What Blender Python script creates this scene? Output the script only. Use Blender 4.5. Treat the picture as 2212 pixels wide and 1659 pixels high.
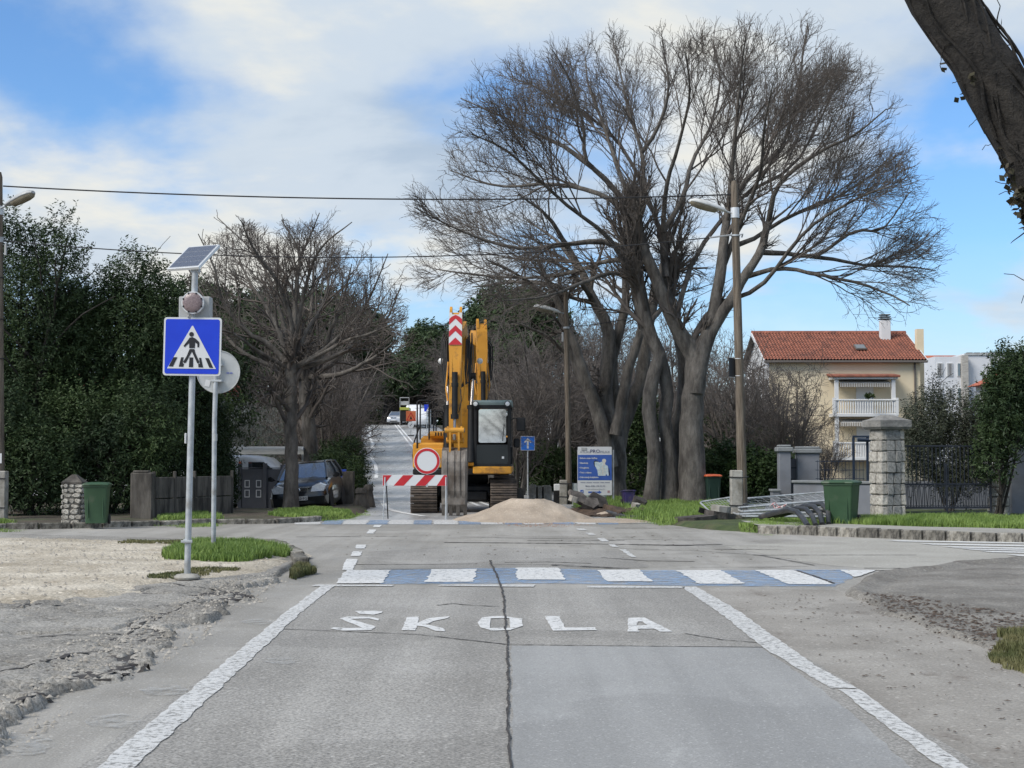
import bpy, bmesh, math, random
import numpy as np
from mathutils import Vector, Matrix, noise as mnoise

for _o in list(bpy.data.objects):
    bpy.data.objects.remove(_o)
scene = bpy.context.scene
COL = scene.collection
PI = math.pi
rad = math.radians

# ------------------------------------------------------------------ camera
EYE = 1.45                       # seat height of the driver who took the picture
FOC, PCX, PCY = 3200.0, 1106.0, 829.5
TILT = math.atan((990.0 - PCY) / FOC)
cam_data = bpy.data.cameras.new('camera')
cam_data.sensor_width = 36.0
cam_data.lens = FOC / 2212.0 * 36.0
cam_data.clip_start = 0.1
cam_data.clip_end = 6000.0
cam = bpy.data.objects.new('camera', cam_data)
COL.objects.link(cam)
cam.location = (0, 0, EYE)
cam.rotation_euler = (PI / 2 + TILT, 0, 0)
scene.camera = cam

# ------------------------------------------------------------------ exposure
vs = scene.view_settings
vs.view_transform = 'Standard'
vs.look = 'None'
vs.gamma = 1.0
vs.use_curve_mapping = False
vs.exposure = 1.0

# ------------------------------------------------------------------ world: sky with broken cloud
SUN_EL, SUN_AZ = rad(44), rad(234)        # azimuth clockwise from +Y
world = bpy.data.worlds.new('World')
scene.world = world
world.use_nodes = True
wn, wl = world.node_tree.nodes, world.node_tree.links
wn.clear()


def wnode(t, **kw):
    n = wn.new(t)
    for k, v in kw.items():
        setattr(n, k, v)
    return n


def wmath(op, a, b=None, clamp=False):
    n = wnode('ShaderNodeMath', operation=op, use_clamp=clamp)
    for i, s in enumerate((a, b)):
        if s is None:
            continue
        if isinstance(s, (int, float)):
            n.inputs[i].default_value = s
        else:
            wl.new(s, n.inputs[i])
    return n.outputs[0]


sky = wnode('ShaderNodeTexSky', sky_type='NISHITA', sun_disc=False, sun_elevation=SUN_EL,
            sun_rotation=SUN_AZ, air_density=1.0, dust_density=0.6, ozone_density=1.6)
tc = wnode('ShaderNodeTexCoord')
sep = wnode('ShaderNodeSeparateXYZ')
wl.new(tc.outputs['Generated'], sep.inputs[0])
zc = wmath('MAXIMUM', sep.outputs[2], 0.0)
zden = wmath('ADD', zc, 0.34)
comb = wnode('ShaderNodeCombineXYZ')
wl.new(wmath('DIVIDE', sep.outputs[0], zden), comb.inputs[0])
wl.new(wmath('DIVIDE', sep.outputs[1], zden), comb.inputs[1])


def wnoise(off, scale, detail, rough, dist, sx=1.0, sy=1.0):
    m = wnode('ShaderNodeMapping')
    m.inputs['Location'].default_value = off
    m.inputs['Scale'].default_value = (sx, sy, 1)
    wl.new(comb.outputs[0], m.inputs[0])
    n = wnode('ShaderNodeTexNoise')
    n.inputs['Scale'].default_value = scale
    n.inputs['Detail'].default_value = detail
    n.inputs['Roughness'].default_value = rough
    n.inputs['Distortion'].default_value = dist
    wl.new(m.outputs[0], n.inputs['Vector'])
    return n.outputs['Fac']


def wramp(fac, stops):
    r = wnode('ShaderNodeValToRGB')
    r.color_ramp.interpolation = 'EASE'
    while len(r.color_ramp.elements) < len(stops):
        r.color_ramp.elements.new(0.5)
    for e, (p, c) in zip(r.color_ramp.elements, stops):
        e.position = p
        e.color = (*c, 1)
    wl.new(fac, r.inputs[0])
    return r.outputs[0]


CLOUD_OFF = (4.4, 18.6, 0.0)
cov = wnoise(CLOUD_OFF, 1.75, 9.0, 0.515, 0.2, 1.0, 1.15)
cover = wramp(cov, [(0.40, (0, 0, 0)), (0.555, (1, 1, 1))])
# nearly closed towards the horizon
low = wmath('SUBTRACT', 1.0, wmath('MULTIPLY', zc, 7.0), clamp=True)
coverf = wmath('MAXIMUM', cover, wmath('MULTIPLY', low, 0.75))
shade = wnoise((11.0, 2.0, 4.0), 2.4, 9.0, 0.55, 0.2, 1.0, 1.4)
ccol = wramp(shade, [(0.34, (0.235, 0.29, 0.36)), (0.50, (0.315, 0.36, 0.41)), (0.64, (0.43, 0.43, 0.405))])
warm = wnode('ShaderNodeMix', data_type='RGBA')
wl.new(wmath('MULTIPLY', low, 0.45), warm.inputs[0])
wl.new(ccol, warm.inputs[6])
warm.inputs[7].default_value = (0.47, 0.46, 0.425, 1)
ccol = warm.outputs[2]
skymul = wnode('ShaderNodeMix', data_type='RGBA', blend_type='MULTIPLY')
skymul.inputs[0].default_value = 1.0
wl.new(sky.outputs[0], skymul.inputs[6])
skymul.inputs[7].default_value = (0.049, 0.068, 0.088, 1)
mixc = wnode('ShaderNodeMix', data_type='RGBA')
wl.new(coverf, mixc.inputs[0])
wl.new(skymul.outputs[2], mixc.inputs[6])
wl.new(ccol, mixc.inputs[7])
bg = wnode('ShaderNodeBackground')
bg.inputs[1].default_value = 1.0
wl.new(mixc.outputs[2], bg.inputs[0])
wout = wnode('ShaderNodeOutputWorld')
wl.new(bg.outputs[0], wout.inputs[0])

# ------------------------------------------------------------------ sun behind thin cloud
sl = bpy.data.lights.new('sun', 'SUN')
sl.energy = 1.8
sl.angle = rad(28)
sl.color = (1.0, 0.95, 0.88)
sun = bpy.data.objects.new('sun', sl)
COL.objects.link(sun)
_sd = Vector((math.sin(SUN_AZ) * math.cos(SUN_EL), math.cos(SUN_AZ) * math.cos(SUN_EL), math.sin(SUN_EL)))
sun.rotation_euler = (-_sd).to_track_quat('-Z', 'Y').to_euler()

# ------------------------------------------------------------------ surveying: where a sight line meets a depth or the ground
_ct, _st = math.cos(TILT), math.sin(TILT)


def ray(px, py):
    x, v = (px - PCX) / FOC, (PCY - py) / FOC
    return x / (_ct - v * _st), (_st + v * _ct) / (_ct - v * _st)


def W(px, py, d):
    a, b = ray(px, py)
    return Vector((a * d, d, EYE + b * d))


def G(px, py, z=0.0):
    a, b = ray(px, py)
    d = (z - EYE) / b
    return Vector((a * d, d, z))


def XA(px, d):
    return (px - PCX) / FOC * d / _ct


def road_left(y):
    y = np.asarray(y, float)
    return -3.45 - 0.0996 * (y - 40)


def ground_z(x, y):
    x = np.asarray(x, float)
    y = np.asarray(y, float)
    t = np.clip((y - 56.0), 0, 114.0)
    z = 0.0463 * (np.sqrt(t * t + 36.0) - 6.0) * (5.28 / (0.0463 * (math.sqrt(114 * 114 + 36) - 6)))
    off = x - (road_left(y) + 4.5)
    s = np.clip((off - 6.0) / 16.0, 0, 1)
    s = s * s * (3 - 2 * s)
    z = z * (1 - 0.85 * s)
    # the verge where the small car stands falls away to the gate
    a = np.clip((-4.6 - x) / 2.2, 0, 1) * np.clip((y - 40.0) / 6.0, 0, 1) * (1 - np.clip((y - 58) / 14, 0, 1))
    return z - 0.26 * a


def gz(x, y):
    return float(ground_z(x, y))


# ------------------------------------------------------------------ scene graph helpers
def tag(o, label=None, cat=None, group=None, kind=None):
    if label:
        o['label'] = label
    if cat:
        o['category'] = cat
    if group:
        o['group'] = group
    if kind:
        o['kind'] = kind
    return o


def thing(name, label, cat, loc=(0, 0, 0), rz=0.0, group=None, rot=None):
    o = bpy.data.objects.new(name, None)
    o.empty_display_size = 0.2
    COL.objects.link(o)
    o.location = loc
    o.rotation_euler = rot if rot else (0, 0, rz)
    return tag(o, label, cat, group)


def put(name, me, parent=None, loc=None, rot=None, scale=None):
    o = bpy.data.objects.new(name, me)
    COL.objects.link(o)
    if parent is not None:
        o.parent = parent
    if loc is not None:
        o.location = loc
    if rot is not None:
        o.rotation_euler = rot
    if scale is not None:
        o.scale = scale
    return o


def kids(o):
    return [c for c in bpy.data.objects if c.parent == o]


def copy_tree(o, parent=None):
    c = o.copy()
    COL.objects.link(c)
    c.parent = parent
    for k in kids(o):
        copy_tree(k, c)
    return c


def raw_mesh(name, verts, quads=None, tris=None, mat=None, smooth=False):
    """numpy arrays -> mesh, quickly"""
    me = bpy.data.meshes.new(name)
    verts = np.asarray(verts, np.float32).reshape(-1, 3)
    idx, starts, n = [], [], 0
    if quads is not None and len(quads):
        q = np.asarray(quads, np.int32).reshape(-1, 4)
        idx.append(q.ravel())
        starts.append(np.arange(len(q)) * 4 + n)
        n += q.size
    if tris is not None and len(tris):
        t = np.asarray(tris, np.int32).reshape(-1, 3)
        idx.append(t.ravel())
        starts.append(np.arange(len(t)) * 3 + n)
        n += t.size
    idx = np.concatenate(idx).astype(np.int32)
    starts = np.concatenate(starts).astype(np.int32)
    me.vertices.add(len(verts))
    me.vertices.foreach_set('co', verts.ravel())
    me.loops.add(len(idx))
    me.loops.foreach_set('vertex_index', idx)
    me.polygons.add(len(starts))
    me.polygons.foreach_set('loop_start', starts)
    me.update(calc_edges=True)
    me.validate()
    if smooth:
        me.shade_smooth()
    if mat:
        me.materials.append(mat)
    return me


class MB:
    """collects shapes, then links them as ONE mesh"""

    def __init__(self):
        self.v, self.f = [], []

    def add(self, vs_, fs_):
        n = len(self.v)
        self.v.extend(tuple(p) for p in vs_)
        self.f.extend(tuple(i + n for i in f) for f in fs_)
        return self

    def box(self, c, s, b=0.0, rot=None):
        hx, hy, hz = s[0] / 2, s[1] / 2, s[2] / 2
        b = min(b, hx * .95, hy * .95, hz * .95)
        M = Matrix.Identity(3) if rot is None else (rot if isinstance(rot, Matrix) else Matrix.Rotation(rot, 3, 'Z'))
        c = Vector(c)
        if b <= 0:
            vv = [(x, y, z) for x in (-hx, hx) for y in (-hy, hy) for z in (-hz, hz)]
            ff = [(0, 1, 3, 2), (4, 6, 7, 5), (0, 4, 5, 1), (2, 3, 7, 6), (0, 2, 6, 4), (1, 5, 7, 3)]
        else:
            vv, ix = [], {}
            for sx in (-1, 1):
                for sy in (-1, 1):
                    for sz in (-1, 1):
                        for ax in range(3):
                            p = [sx * (hx - b), sy * (hy - b), sz * (hz - b)]
                            p[ax] = (sx * hx, sy * hy, sz * hz)[ax]
                            ix[(sx, sy, sz, ax)] = len(vv)
                            vv.append(p)
            ff = []
            for ax in range(3):
                o1, o2 = [a for a in range(3) if a != ax]
                for s0 in (-1, 1):
                    q = []
                    for s1, s2 in ((-1, -1), (1, -1), (1, 1), (-1, 1)):
                        k = [0, 0, 0]
                        k[ax], k[o1], k[o2] = s0, s1, s2
                        q.append(ix[(*k, ax)])
                    ff.append(q)
                for s1 in (-1, 1):
                    for s2 in (-1, 1):
                        def K(s0, a):
                            k = [0, 0, 0]
                            k[ax], k[o1], k[o2] = s0, s1, s2
                            return ix[(*k, a)]
                        ff.append((K(-1, o1), K(1, o1), K(1, o2), K(-1, o2)))
            for sx in (-1, 1):
                for sy in (-1, 1):
                    for sz in (-1, 1):
                        ff.append(tuple(ix[(sx, sy, sz, a)] for a in range(3)))
        return self.add([M @ Vector(p) + c for p in vv], ff)

    def tube(self, pts, r, n=8, caps=True):
        P = [Vector(p) for p in pts]
        m = len(P)
        rr = [r] * m if isinstance(r, (int, float)) else list(r)
        T = []
        for i in range(m):
            t = P[min(i + 1, m - 1)] - P[max(i - 1, 0)]
            T.append(t.normalized() if t.length > 1e-9 else Vector((0, 0, 1)))
        ref = Vector((0, 0, 1)) if abs(T[0].z) < 0.9 else Vector((1, 0, 0))
        u = T[0].cross(ref).normalized()
        vv = []
        for i in range(m):
            u = (u - T[i] * u.dot(T[i]))
            u = u.normalized() if u.length > 1e-6 else T[i].orthogonal().normalized()
            w = T[i].cross(u)
            for k in range(n):
                a = 2 * PI * k / n
                vv.append(P[i] + (u * math.cos(a) + w * math.sin(a)) * rr[i])
        ff = [(i * n + k, i * n + (k + 1) % n, (i + 1) * n + (k + 1) % n, (i + 1) * n + k) for i in range(m - 1) for k in range(n)]
        if caps:
            ff.append(tuple(range(n))[::-1])
            ff.append(tuple((m - 1) * n + k for k in range(n)))
        return self.add(vv, ff)

    def prism(self, poly, axis, lo, hi):
        n = len(poly)

        def pt(a, b, t):
            return {'x': (t, a, b), 'y': (a, t, b), 'z': (a, b, t)}[axis]
        vv = [pt(a, b, lo) for a, b in poly] + [pt(a, b, hi) for a, b in poly]
        ff = [(i, (i + 1) % n, n + (i + 1) % n, n + i) for i in range(n)]
        ff += [tuple(range(n))[::-1], tuple(range(n, 2 * n))]
        return self.add(vv, ff)

    def loft(self, rings, caps=True, closed=True):
        n = len(rings[0])
        vv = [p for r in rings for p in r]
        ff = []
        for i in range(len(rings) - 1):
            for k in range(n if closed else n - 1):
                ff.append((i * n + k, i * n + (k + 1) % n, (i + 1) * n + (k + 1) % n, (i + 1) * n + k))
        if caps and closed:
            ff.append(tuple(range(n))[::-1])
            ff.append(tuple((len(rings) - 1) * n + k for k in range(n)))
        return self.add(vv, ff)

    def lathe(self, prof, n=16, c=(0, 0, 0), axis='z', caps=True):
        rings = []
        for r, h in prof:
            ring = []
            for k in range(n):
                a = 2 * PI * k / n
                x, y = r * math.cos(a), r * math.sin(a)
                p = {'z': (x, y, h), 'y': (x, h, y), 'x': (h, x, y)}[axis]
                ring.append((p[0] + c[0], p[1] + c[1], p[2] + c[2]))
            rings.append(ring)
        return self.loft(rings, caps)

    def mesh(self, name, mat, smooth=None):
        me = bpy.data.meshes.new(name)
        me.from_pydata(self.v, [], self.f)
        bm = bmesh.new()
        bm.from_mesh(me)
        bmesh.ops.recalc_face_normals(bm, faces=bm.faces)
        bm.to_mesh(me)
        bm.free()
        if smooth is not None:
            me.shade_smooth()
            me.set_sharp_from_angle(angle=rad(smooth))
        me.materials.append(mat)
        return me

    def build(self, name, mat, parent=None, smooth=None, loc=None, rot=None):
        return put(name, self.mesh(name, mat, smooth), parent, loc, rot)


def disc_poly(cx, cy, r, n=32, a0=0.0):
    return [(cx + r * math.cos(a0 + 2 * PI * k / n), cy + r * math.sin(a0 + 2 * PI * k / n)) for k in range(n)]


def round_rect(x0, y0, x1, y1, r, n=5):
    out = []
    for cx, cy, a in ((x1 - r, y1 - r, 0), (x0 + r, y1 - r, 90), (x0 + r, y0 + r, 180), (x1 - r, y0 + r, 270)):
        for k in range(n + 1):
            t = rad(a + 90 * k / n)
            out.append((cx + r * math.cos(t), cy + r * math.sin(t)))
    return out


def lettering(text, height, mat, parent, loc, rot=(PI / 2, 0, 0), width=None, bold=0.0, align='LEFT', depth=0.0015):
    cu = bpy.data.curves.new('lettering', 'FONT')
    cu.body = text
    cu.size = height / 0.72
    cu.align_x = align
    cu.extrude = depth
    cu.offset = bold
    cu.resolution_u = 2
    tmp = bpy.data.objects.new('lettering_tmp', cu)
    COL.objects.link(tmp)
    dg = bpy.context.evaluated_depsgraph_get()
    dg.update()
    me = bpy.data.meshes.new_from_object(tmp.evaluated_get(dg))
    bpy.data.objects.remove(tmp)
    bpy.data.curves.remove(cu)
    me.materials.clear()
    me.materials.append(mat)
    o = put('lettering', me, parent, loc, rot)
    if width:
        xs = [v.co.x for v in me.vertices]
        w = max(xs) - min(xs)
        if w > 1e-6:
            for v in me.vertices:
                v.co.x *= width / w
    return o


# ------------------------------------------------------------------ materials
def nd(nt, t, **kw):
    n = nt.nodes.new(t)
    for k, v in kw.items():
        setattr(n, k, v)
    return n


MATS = {}


def mat(name, c1, c2=None, scale=4.0, rough=0.7, rough2=None, metal=0.0, bump=0.0, bscale=None, bdist=0.02, detail=6.0,
        lo=0.35, hi=0.65, spec=0.5, stretch=(1, 1, 1), coat=0.0, dirt=None, dscale=2.0, dlo=0.5, dhi=0.7, obj_rand=0.0,
        trans=0.0, subs=0.0, emit=None, geo=False, ncrough=0.6):
    if name in MATS:
        return MATS[name]
    m = bpy.data.materials.new(name)
    m.use_nodes = True
    nt = m.node_tree
    L = nt.links
    b = nt.nodes['Principled BSDF']
    b.inputs['Roughness'].default_value = rough
    b.inputs['Metallic'].default_value = metal
    b.inputs['Specular IOR Level'].default_value = spec
    b.inputs['Coat Weight'].default_value = coat
    b.inputs['Coat Roughness'].default_value = 0.06
    if trans:
        b.inputs['Transmission Weight'].default_value = trans
    b.inputs['Base Color'].default_value = (*c1, 1)
    MATS[name] = m
    if c2 is None and not bump and dirt is None and not obj_rand:
        return m
    tcn = nd(nt, 'ShaderNodeTexCoord')
    vec = nd(nt, 'ShaderNodeNewGeometry').outputs['Position'] if geo else tcn.outputs['Object']
    mp = nd(nt, 'ShaderNodeMapping')
    mp.inputs['Scale'].default_value = stretch
    L.new(vec, mp.inputs[0])
    col = None

    def noise(sc, det, rg=ncrough, off=0.0):
        n = nd(nt, 'ShaderNodeTexNoise')
        n.inputs['Scale'].default_value = sc
        n.inputs['Detail'].default_value = det
        n.inputs['Roughness'].default_value = rg
        if off:
            m2 = nd(nt, 'ShaderNodeMapping')
            m2.inputs['Location'].default_value = (off, off * 1.7, off * .3)
            L.new(mp.outputs[0], m2.inputs[0])
            L.new(m2.outputs[0], n.inputs['Vector'])
        else:
            L.new(mp.outputs[0], n.inputs['Vector'])
        return n.outputs['Fac']

    def ramp(f, stops):
        r = nd(nt, 'ShaderNodeValToRGB')
        for e, (p, c) in zip(r.color_ramp.elements, stops):
            e.position = p
            e.color = c
        L.new(f, r.inputs[0])
        return r.outputs[0]
    if c2 is not None:
        nf = noise(scale, detail)
        col = ramp(nf, [(lo, (*c1, 1)), (hi, (*c2, 1))])
        if rough2 is not None:
            rr = nd(nt, 'ShaderNodeMapRange')
            rr.inputs[1].default_value, rr.inputs[2].default_value = lo, hi
            rr.inputs[3].default_value, rr.inputs[4].default_value = rough, rough2
            L.new(nf, rr.inputs[0])
            L.new(rr.outputs[0], b.inputs['Roughness'])
    if dirt is not None:
        f = ramp(noise(dscale, 7.0, 0.65, 9.3), [(dlo, (0, 0, 0, 1)), (dhi, (1, 1, 1, 1))])
        mx = nd(nt, 'ShaderNodeMix', data_type='RGBA')
        L.new(f, mx.inputs[0])
        if col is not None:
            L.new(col, mx.inputs[6])
        else:
            mx.inputs[6].default_value = (*c1, 1)
        mx.inputs[7].default_value = (*dirt, 1)
        col = mx.outputs[2]
    if obj_rand:
        oi = nd(nt, 'ShaderNodeObjectInfo')
        hs = nd(nt, 'ShaderNodeHueSaturation')
        mr = nd(nt, 'ShaderNodeMapRange')
        mr.inputs[3].default_value, mr.inputs[4].default_value = 1 - obj_rand, 1 + obj_rand
        L.new(oi.outputs['Random'], mr.inputs[0])
        L.new(mr.outputs[0], hs.inputs['Value'])
        if col is not None:
            L.new(col, hs.inputs['Color'])
        else:
            hs.inputs['Color'].default_value = (*c1, 1)
        col = hs.outputs[0]
    if col is not None:
        L.new(col, b.inputs['Base Color'])
    if bump:
        bn = nd(nt, 'ShaderNodeBump')
        bn.inputs['Strength'].default_value = bump
        bn.inputs['Distance'].default_value = bdist
        L.new(noise(bscale or scale * 3, 5.0), bn.inputs['Height'])
        L.new(bn.outputs[0], b.inputs['Normal'])
    return m

# ================================================================== GROUND
def _hash(ix, iy, seed):
    h = (ix * 374761393 + iy * 668265263 + seed * 144665) & 0xFFFFFFFF
    h = ((h ^ (h >> 13)) * 1274126177) & 0xFFFFFFFF
    return ((h ^ (h >> 16)) & 0xFFFF) / 65535.0


def vnoise(x, y, seed=0):
    x = np.asarray(x, float)
    y = np.asarray(y, float)
    xi, yi = np.floor(x).astype(np.int64), np.floor(y).astype(np.int64)
    fx, fy = x - xi, y - yi
    fx, fy = fx * fx * (3 - 2 * fx), fy * fy * (3 - 2 * fy)
    a, b = _hash(xi, yi, seed), _hash(xi + 1, yi, seed)
    c, d = _hash(xi, yi + 1, seed), _hash(xi + 1, yi + 1, seed)
    return (a * (1 - fx) + b * fx) * (1 - fy) + (c * (1 - fx) + d * fx) * fy


def fbm(x, y, sc, octv=4, seed=0, g=0.5):
    s, a, t = 0.0, 1.0, 0.0
    for k in range(octv):
        s = s + a * vnoise(np.asarray(x) * sc, np.asarray(y) * sc, seed + 17 * k)
        t += a
        sc *= 2.03
        a *= g
    return s / t


def worley(x, y, sc, seed=0):
    """distance to cell border, 0 at joints"""
    x, y = np.asarray(x) * sc, np.asarray(y) * sc
    xi, yi = np.floor(x).astype(np.int64), np.floor(y).astype(np.int64)
    d1 = np.full(x.shape, 9.0)
    d2 = np.full(x.shape, 9.0)
    cid = np.zeros(x.shape)
    for dx in (-1, 0, 1):
        for dy in (-1, 0, 1):
            cx, cy = xi + dx, yi + dy
            px_, py_ = cx + _hash(cx, cy, seed), cy + _hash(cx, cy, seed + 5)
            d = np.hypot(px_ - x, py_ - y)
            n = d < d1
            d2 = np.where(n, d1, np.minimum(d2, d))
            cid = np.where(n, _hash(cx, cy, seed + 9), cid)
            d1 = np.where(n, d, d1)
    return d2 - d1, cid


def sdf(x, y, poly):
    """signed distance to a polygon, positive inside"""
    x, y = np.asarray(x, float), np.asarray(y, float)
    d = np.full(x.shape, 1e9)
    ins = np.zeros(x.shape, bool)
    n = len(poly)
    for i in range(n):
        ax, ay = poly[i][0], poly[i][1]
        bx, by = poly[(i + 1) % n][0], poly[(i + 1) % n][1]
        ex, ey = bx - ax, by - ay
        t = np.clip(((x - ax) * ex + (y - ay) * ey) / (ex * ex + ey * ey + 1e-12), 0, 1)
        d = np.minimum(d, np.hypot(x - ax - t * ex, y - ay - t * ey))
        c = ((ay > y) != (by > y))
        with np.errstate(divide='ignore', invalid='ignore'):
            xc = ax + (y - ay) / (by - ay if by != ay else 1e-9) * ex
        ins ^= c & (x < xc)
    return np.where(ins, d, -d)


def sstep(a, b, t):
    t = np.clip((t - a) / (b - a), 0, 1)
    return t * t * (3 - 2 * t)


def hfield(name, xs, ys, fn, material, parent=None, keep=None, smooth=True):
    X, Y = np.meshgrid(np.asarray(xs, float), np.asarray(ys, float))
    Z = fn(X, Y)
    nx, ny = X.shape[1], X.shape[0]
    I = np.arange(nx * ny).reshape(ny, nx)
    q = np.stack([I[:-1, :-1], I[:-1, 1:], I[1:, 1:], I[1:, :-1]], -1).reshape(-1, 4)
    if keep is not None:
        k = keep(X, Y)
        kq = (k[:-1, :-1] | k[:-1, 1:] | k[1:, 1:] | k[1:, :-1]).reshape(-1)
        q = q[kq]
    V = np.stack([X, Y, Z], -1).reshape(-1, 3)
    used = np.unique(q)
    remap = np.full(len(V), -1)
    remap[used] = np.arange(len(used))
    return put(name, raw_mesh(name, V[used], quads=remap[q], mat=material, smooth=smooth), parent)


def asphalt(name, c_lo, c_hi, tracks=0.0, grain=(0.65, 1.25), rough=0.8, rough_lo=None, big=0.45, streak=0.25, stain=None, bump=0.35, gscale=75.0):
    m = bpy.data.materials.new(name)
    m.use_nodes = True
    nt = m.node_tree
    L = nt.links
    b = nt.nodes['Principled BSDF']
    pos = nd(nt, 'ShaderNodeNewGeometry').outputs['Position']

    def nz(sc, det, rg=0.6, mscale=(1, 1, 1), off=0.0):
        mp = nd(nt, 'ShaderNodeMapping')
        mp.inputs['Scale'].default_value = mscale
        mp.inputs['Location'].default_value = (off, off * .7, 0)
        L.new(pos, mp.inputs[0])
        n = nd(nt, 'ShaderNodeTexNoise')
        n.inputs['Scale'].default_value = sc
        n.inputs['Detail'].default_value = det
        n.inputs['Roughness'].default_value = rg
        L.new(mp.outputs[0], n.inputs['Vector'])
        return n.outputs['Fac']

    def rng(f, a, b_, c, d):
        r = nd(nt, 'ShaderNodeMapRange')
        for i, v in zip((1, 2, 3, 4), (a, b_, c, d)):
            r.inputs[i].default_value = v
        L.new(f, r.inputs[0])
        return r.outputs[0]

    def mixc(f, a, b_, mode='MIX'):
        x = nd(nt, 'ShaderNodeMix', data_type='RGBA', blend_type=mode)
        for i, s in ((0, f), (6, a), (7, b_)):
            if isinstance(s, (int, float)):
                x.inputs[i].default_value = s
            elif isinstance(s, tuple):
                x.inputs[i].default_value = (*s, 1)
            else:
                L.new(s, x.inputs[i])
        return x.outputs[2]
    blot = nz(big, 8.0, 0.62)
    col = mixc(rng(blot, 0.33, 0.67, 0, 1), c_lo, c_hi)
    st = nz(1.0, 5.0, 0.6, (2.2, 0.09, 1), 3.0)
    col = mixc(streak, col, mixc(rng(st, 0.35, 0.65, 0, 1), tuple(c * .55 for c in c_lo), tuple(min(1, c * 1.35) for c in c_hi)))
    if stain:
        sp = nz(1.7, 7.0, 0.7, (1, .6, 1), 11.0)
        col = mixc(rng(sp, 0.58, 0.70, 0, 0.75), col, stain)
    # darker repairs and pale scuffs, each with its own outline
    pv = nz(0.23, 3.0, 0.5, (1, 1, 1), 31.0)
    col = mixc(rng(pv, 0.56, 0.575, 0, 0.35), col, tuple(c * .78 for c in c_lo))
    sc_ = nz(2.6, 9.0, 0.75, (1, .35, 1), 17.0)
    col = mixc(rng(sc_, 0.60, 0.72, 0, 0.45), col, tuple(min(1, c * 1.3) for c in c_hi))
    pit = nz(30.0, 2.0, 0.5, (1, 1, 1), 23.0)
    col = mixc(rng(pit, 0.68, 0.76, 0, 0.5), col, tuple(c * .42 for c in c_lo))
    if tracks:
        sx = nd(nt, 'ShaderNodeSeparateXYZ')
        L.new(pos, sx.inputs[0])
        wv = nd(nt, 'ShaderNodeMath', operation='SINE')
        ml = nd(nt, 'ShaderNodeMath', operation='MULTIPLY_ADD')
        L.new(sx.outputs[0], ml.inputs[0])
        ml.inputs[1].default_value = 2 * PI / 1.75
        ml.inputs[2].default_value = -PI / 2 + .3
        L.new(ml.outputs[0], wv.inputs[0])
        wob_ = nd(nt, 'ShaderNodeMath', operation='MULTIPLY')
        L.new(wv.outputs[0], wob_.inputs[0])
        L.new(nz(0.6, 4.0, 0.6, (1, .25, 1), 41.0), wob_.inputs[1])
        col = mixc(rng(wob_.outputs[0], -.5, .5, tracks * 2.4, 0), col, tuple(c * .70 for c in c_lo))
    gr = nz(gscale, 3.0, 0.75)
    vo = nd(nt, 'ShaderNodeTexVoronoi')
    vo.inputs['Scale'].default_value = gscale * 0.9
    L.new(pos, vo.inputs['Vector'])
    g2 = nd(nt, 'ShaderNodeCombineColor')
    gv = rng(gr, 0.30, 0.70, grain[0], grain[1])
    for i in range(3):
        L.new(gv, g2.inputs[i])
    col = mixc(1.0, col, g2.outputs[0], 'MULTIPLY')
    pebble = rng(vo.outputs['Color'], 0.80, 0.95, 0.0, 0.45)
    col = mixc(pebble, col, tuple(min(1, c * 1.7) for c in c_hi))
    L.new(col, b.inputs['Base Color'])
    wet = nz(0.9, 6.0, 0.6, (1, .5, 1), 5.5)
    L.new(rng(wet, 0.35, 0.65, rough_lo if rough_lo is not None else rough, rough), b.inputs['Roughness'])
    b.inputs['Specular IOR Level'].default_value = 0.28 if rough > .5 else 0.5
    if bump:
        bn = nd(nt, 'ShaderNodeBump')
        bn.inputs['Strength'].default_value = bump
        bn.inputs['Distance'].default_value = 0.006
        L.new(gr, bn.inputs['Height'])
        L.new(bn.outputs[0], b.inputs['Normal'])
    MATS[name] = m
    return m


def worn_paint(name, col, lo=0.36, hi=0.55, sc=9.0):
    m = bpy.data.materials.new(name)
    m.use_nodes = True
    nt = m.node_tree
    L = nt.links
    b = nt.nodes['Principled BSDF']
    pos = nd(nt, 'ShaderNodeNewGeometry').outputs['Position']
    b.inputs['Roughness'].default_value = 0.7

    def nz(sc_, det, rg):
        n = nd(nt, 'ShaderNodeTexNoise')
        n.inputs['Scale'].default_value = sc_
        n.inputs['Detail'].default_value = det
        n.inputs['Roughness'].default_value = rg
        L.new(pos, n.inputs['Vector'])
        return n.outputs['Fac']
    r = nd(nt, 'ShaderNodeMapRange')
    for i, v in zip((1, 2, 3, 4), (lo, hi, 0, 1)):
        r.inputs[i].default_value = v
    L.new(nz(sc, 9.0, 0.78), r.inputs[0])
    hs = nd(nt, 'ShaderNodeMix', data_type='RGBA')
    L.new(nz(2.0, 6.0, 0.7), hs.inputs[0])
    hs.inputs[6].default_value = (*[c * .72 for c in col], 1)
    hs.inputs[7].default_value = (*col, 1)
    L.new(hs.outputs[2], b.inputs['Base Color'])
    tr = nd(nt, 'ShaderNodeBsdfTransparent')
    mx = nd(nt, 'ShaderNodeMixShader')
    L.new(r.outputs[0], mx.inputs[0])
    L.new(tr.outputs[0], mx.inputs[1])
    L.new(b.outputs[0], mx.inputs[2])
    L.new(mx.outputs[0], nt.nodes['Material Output'].inputs[0])
    MATS[name] = m
    return m


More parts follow.
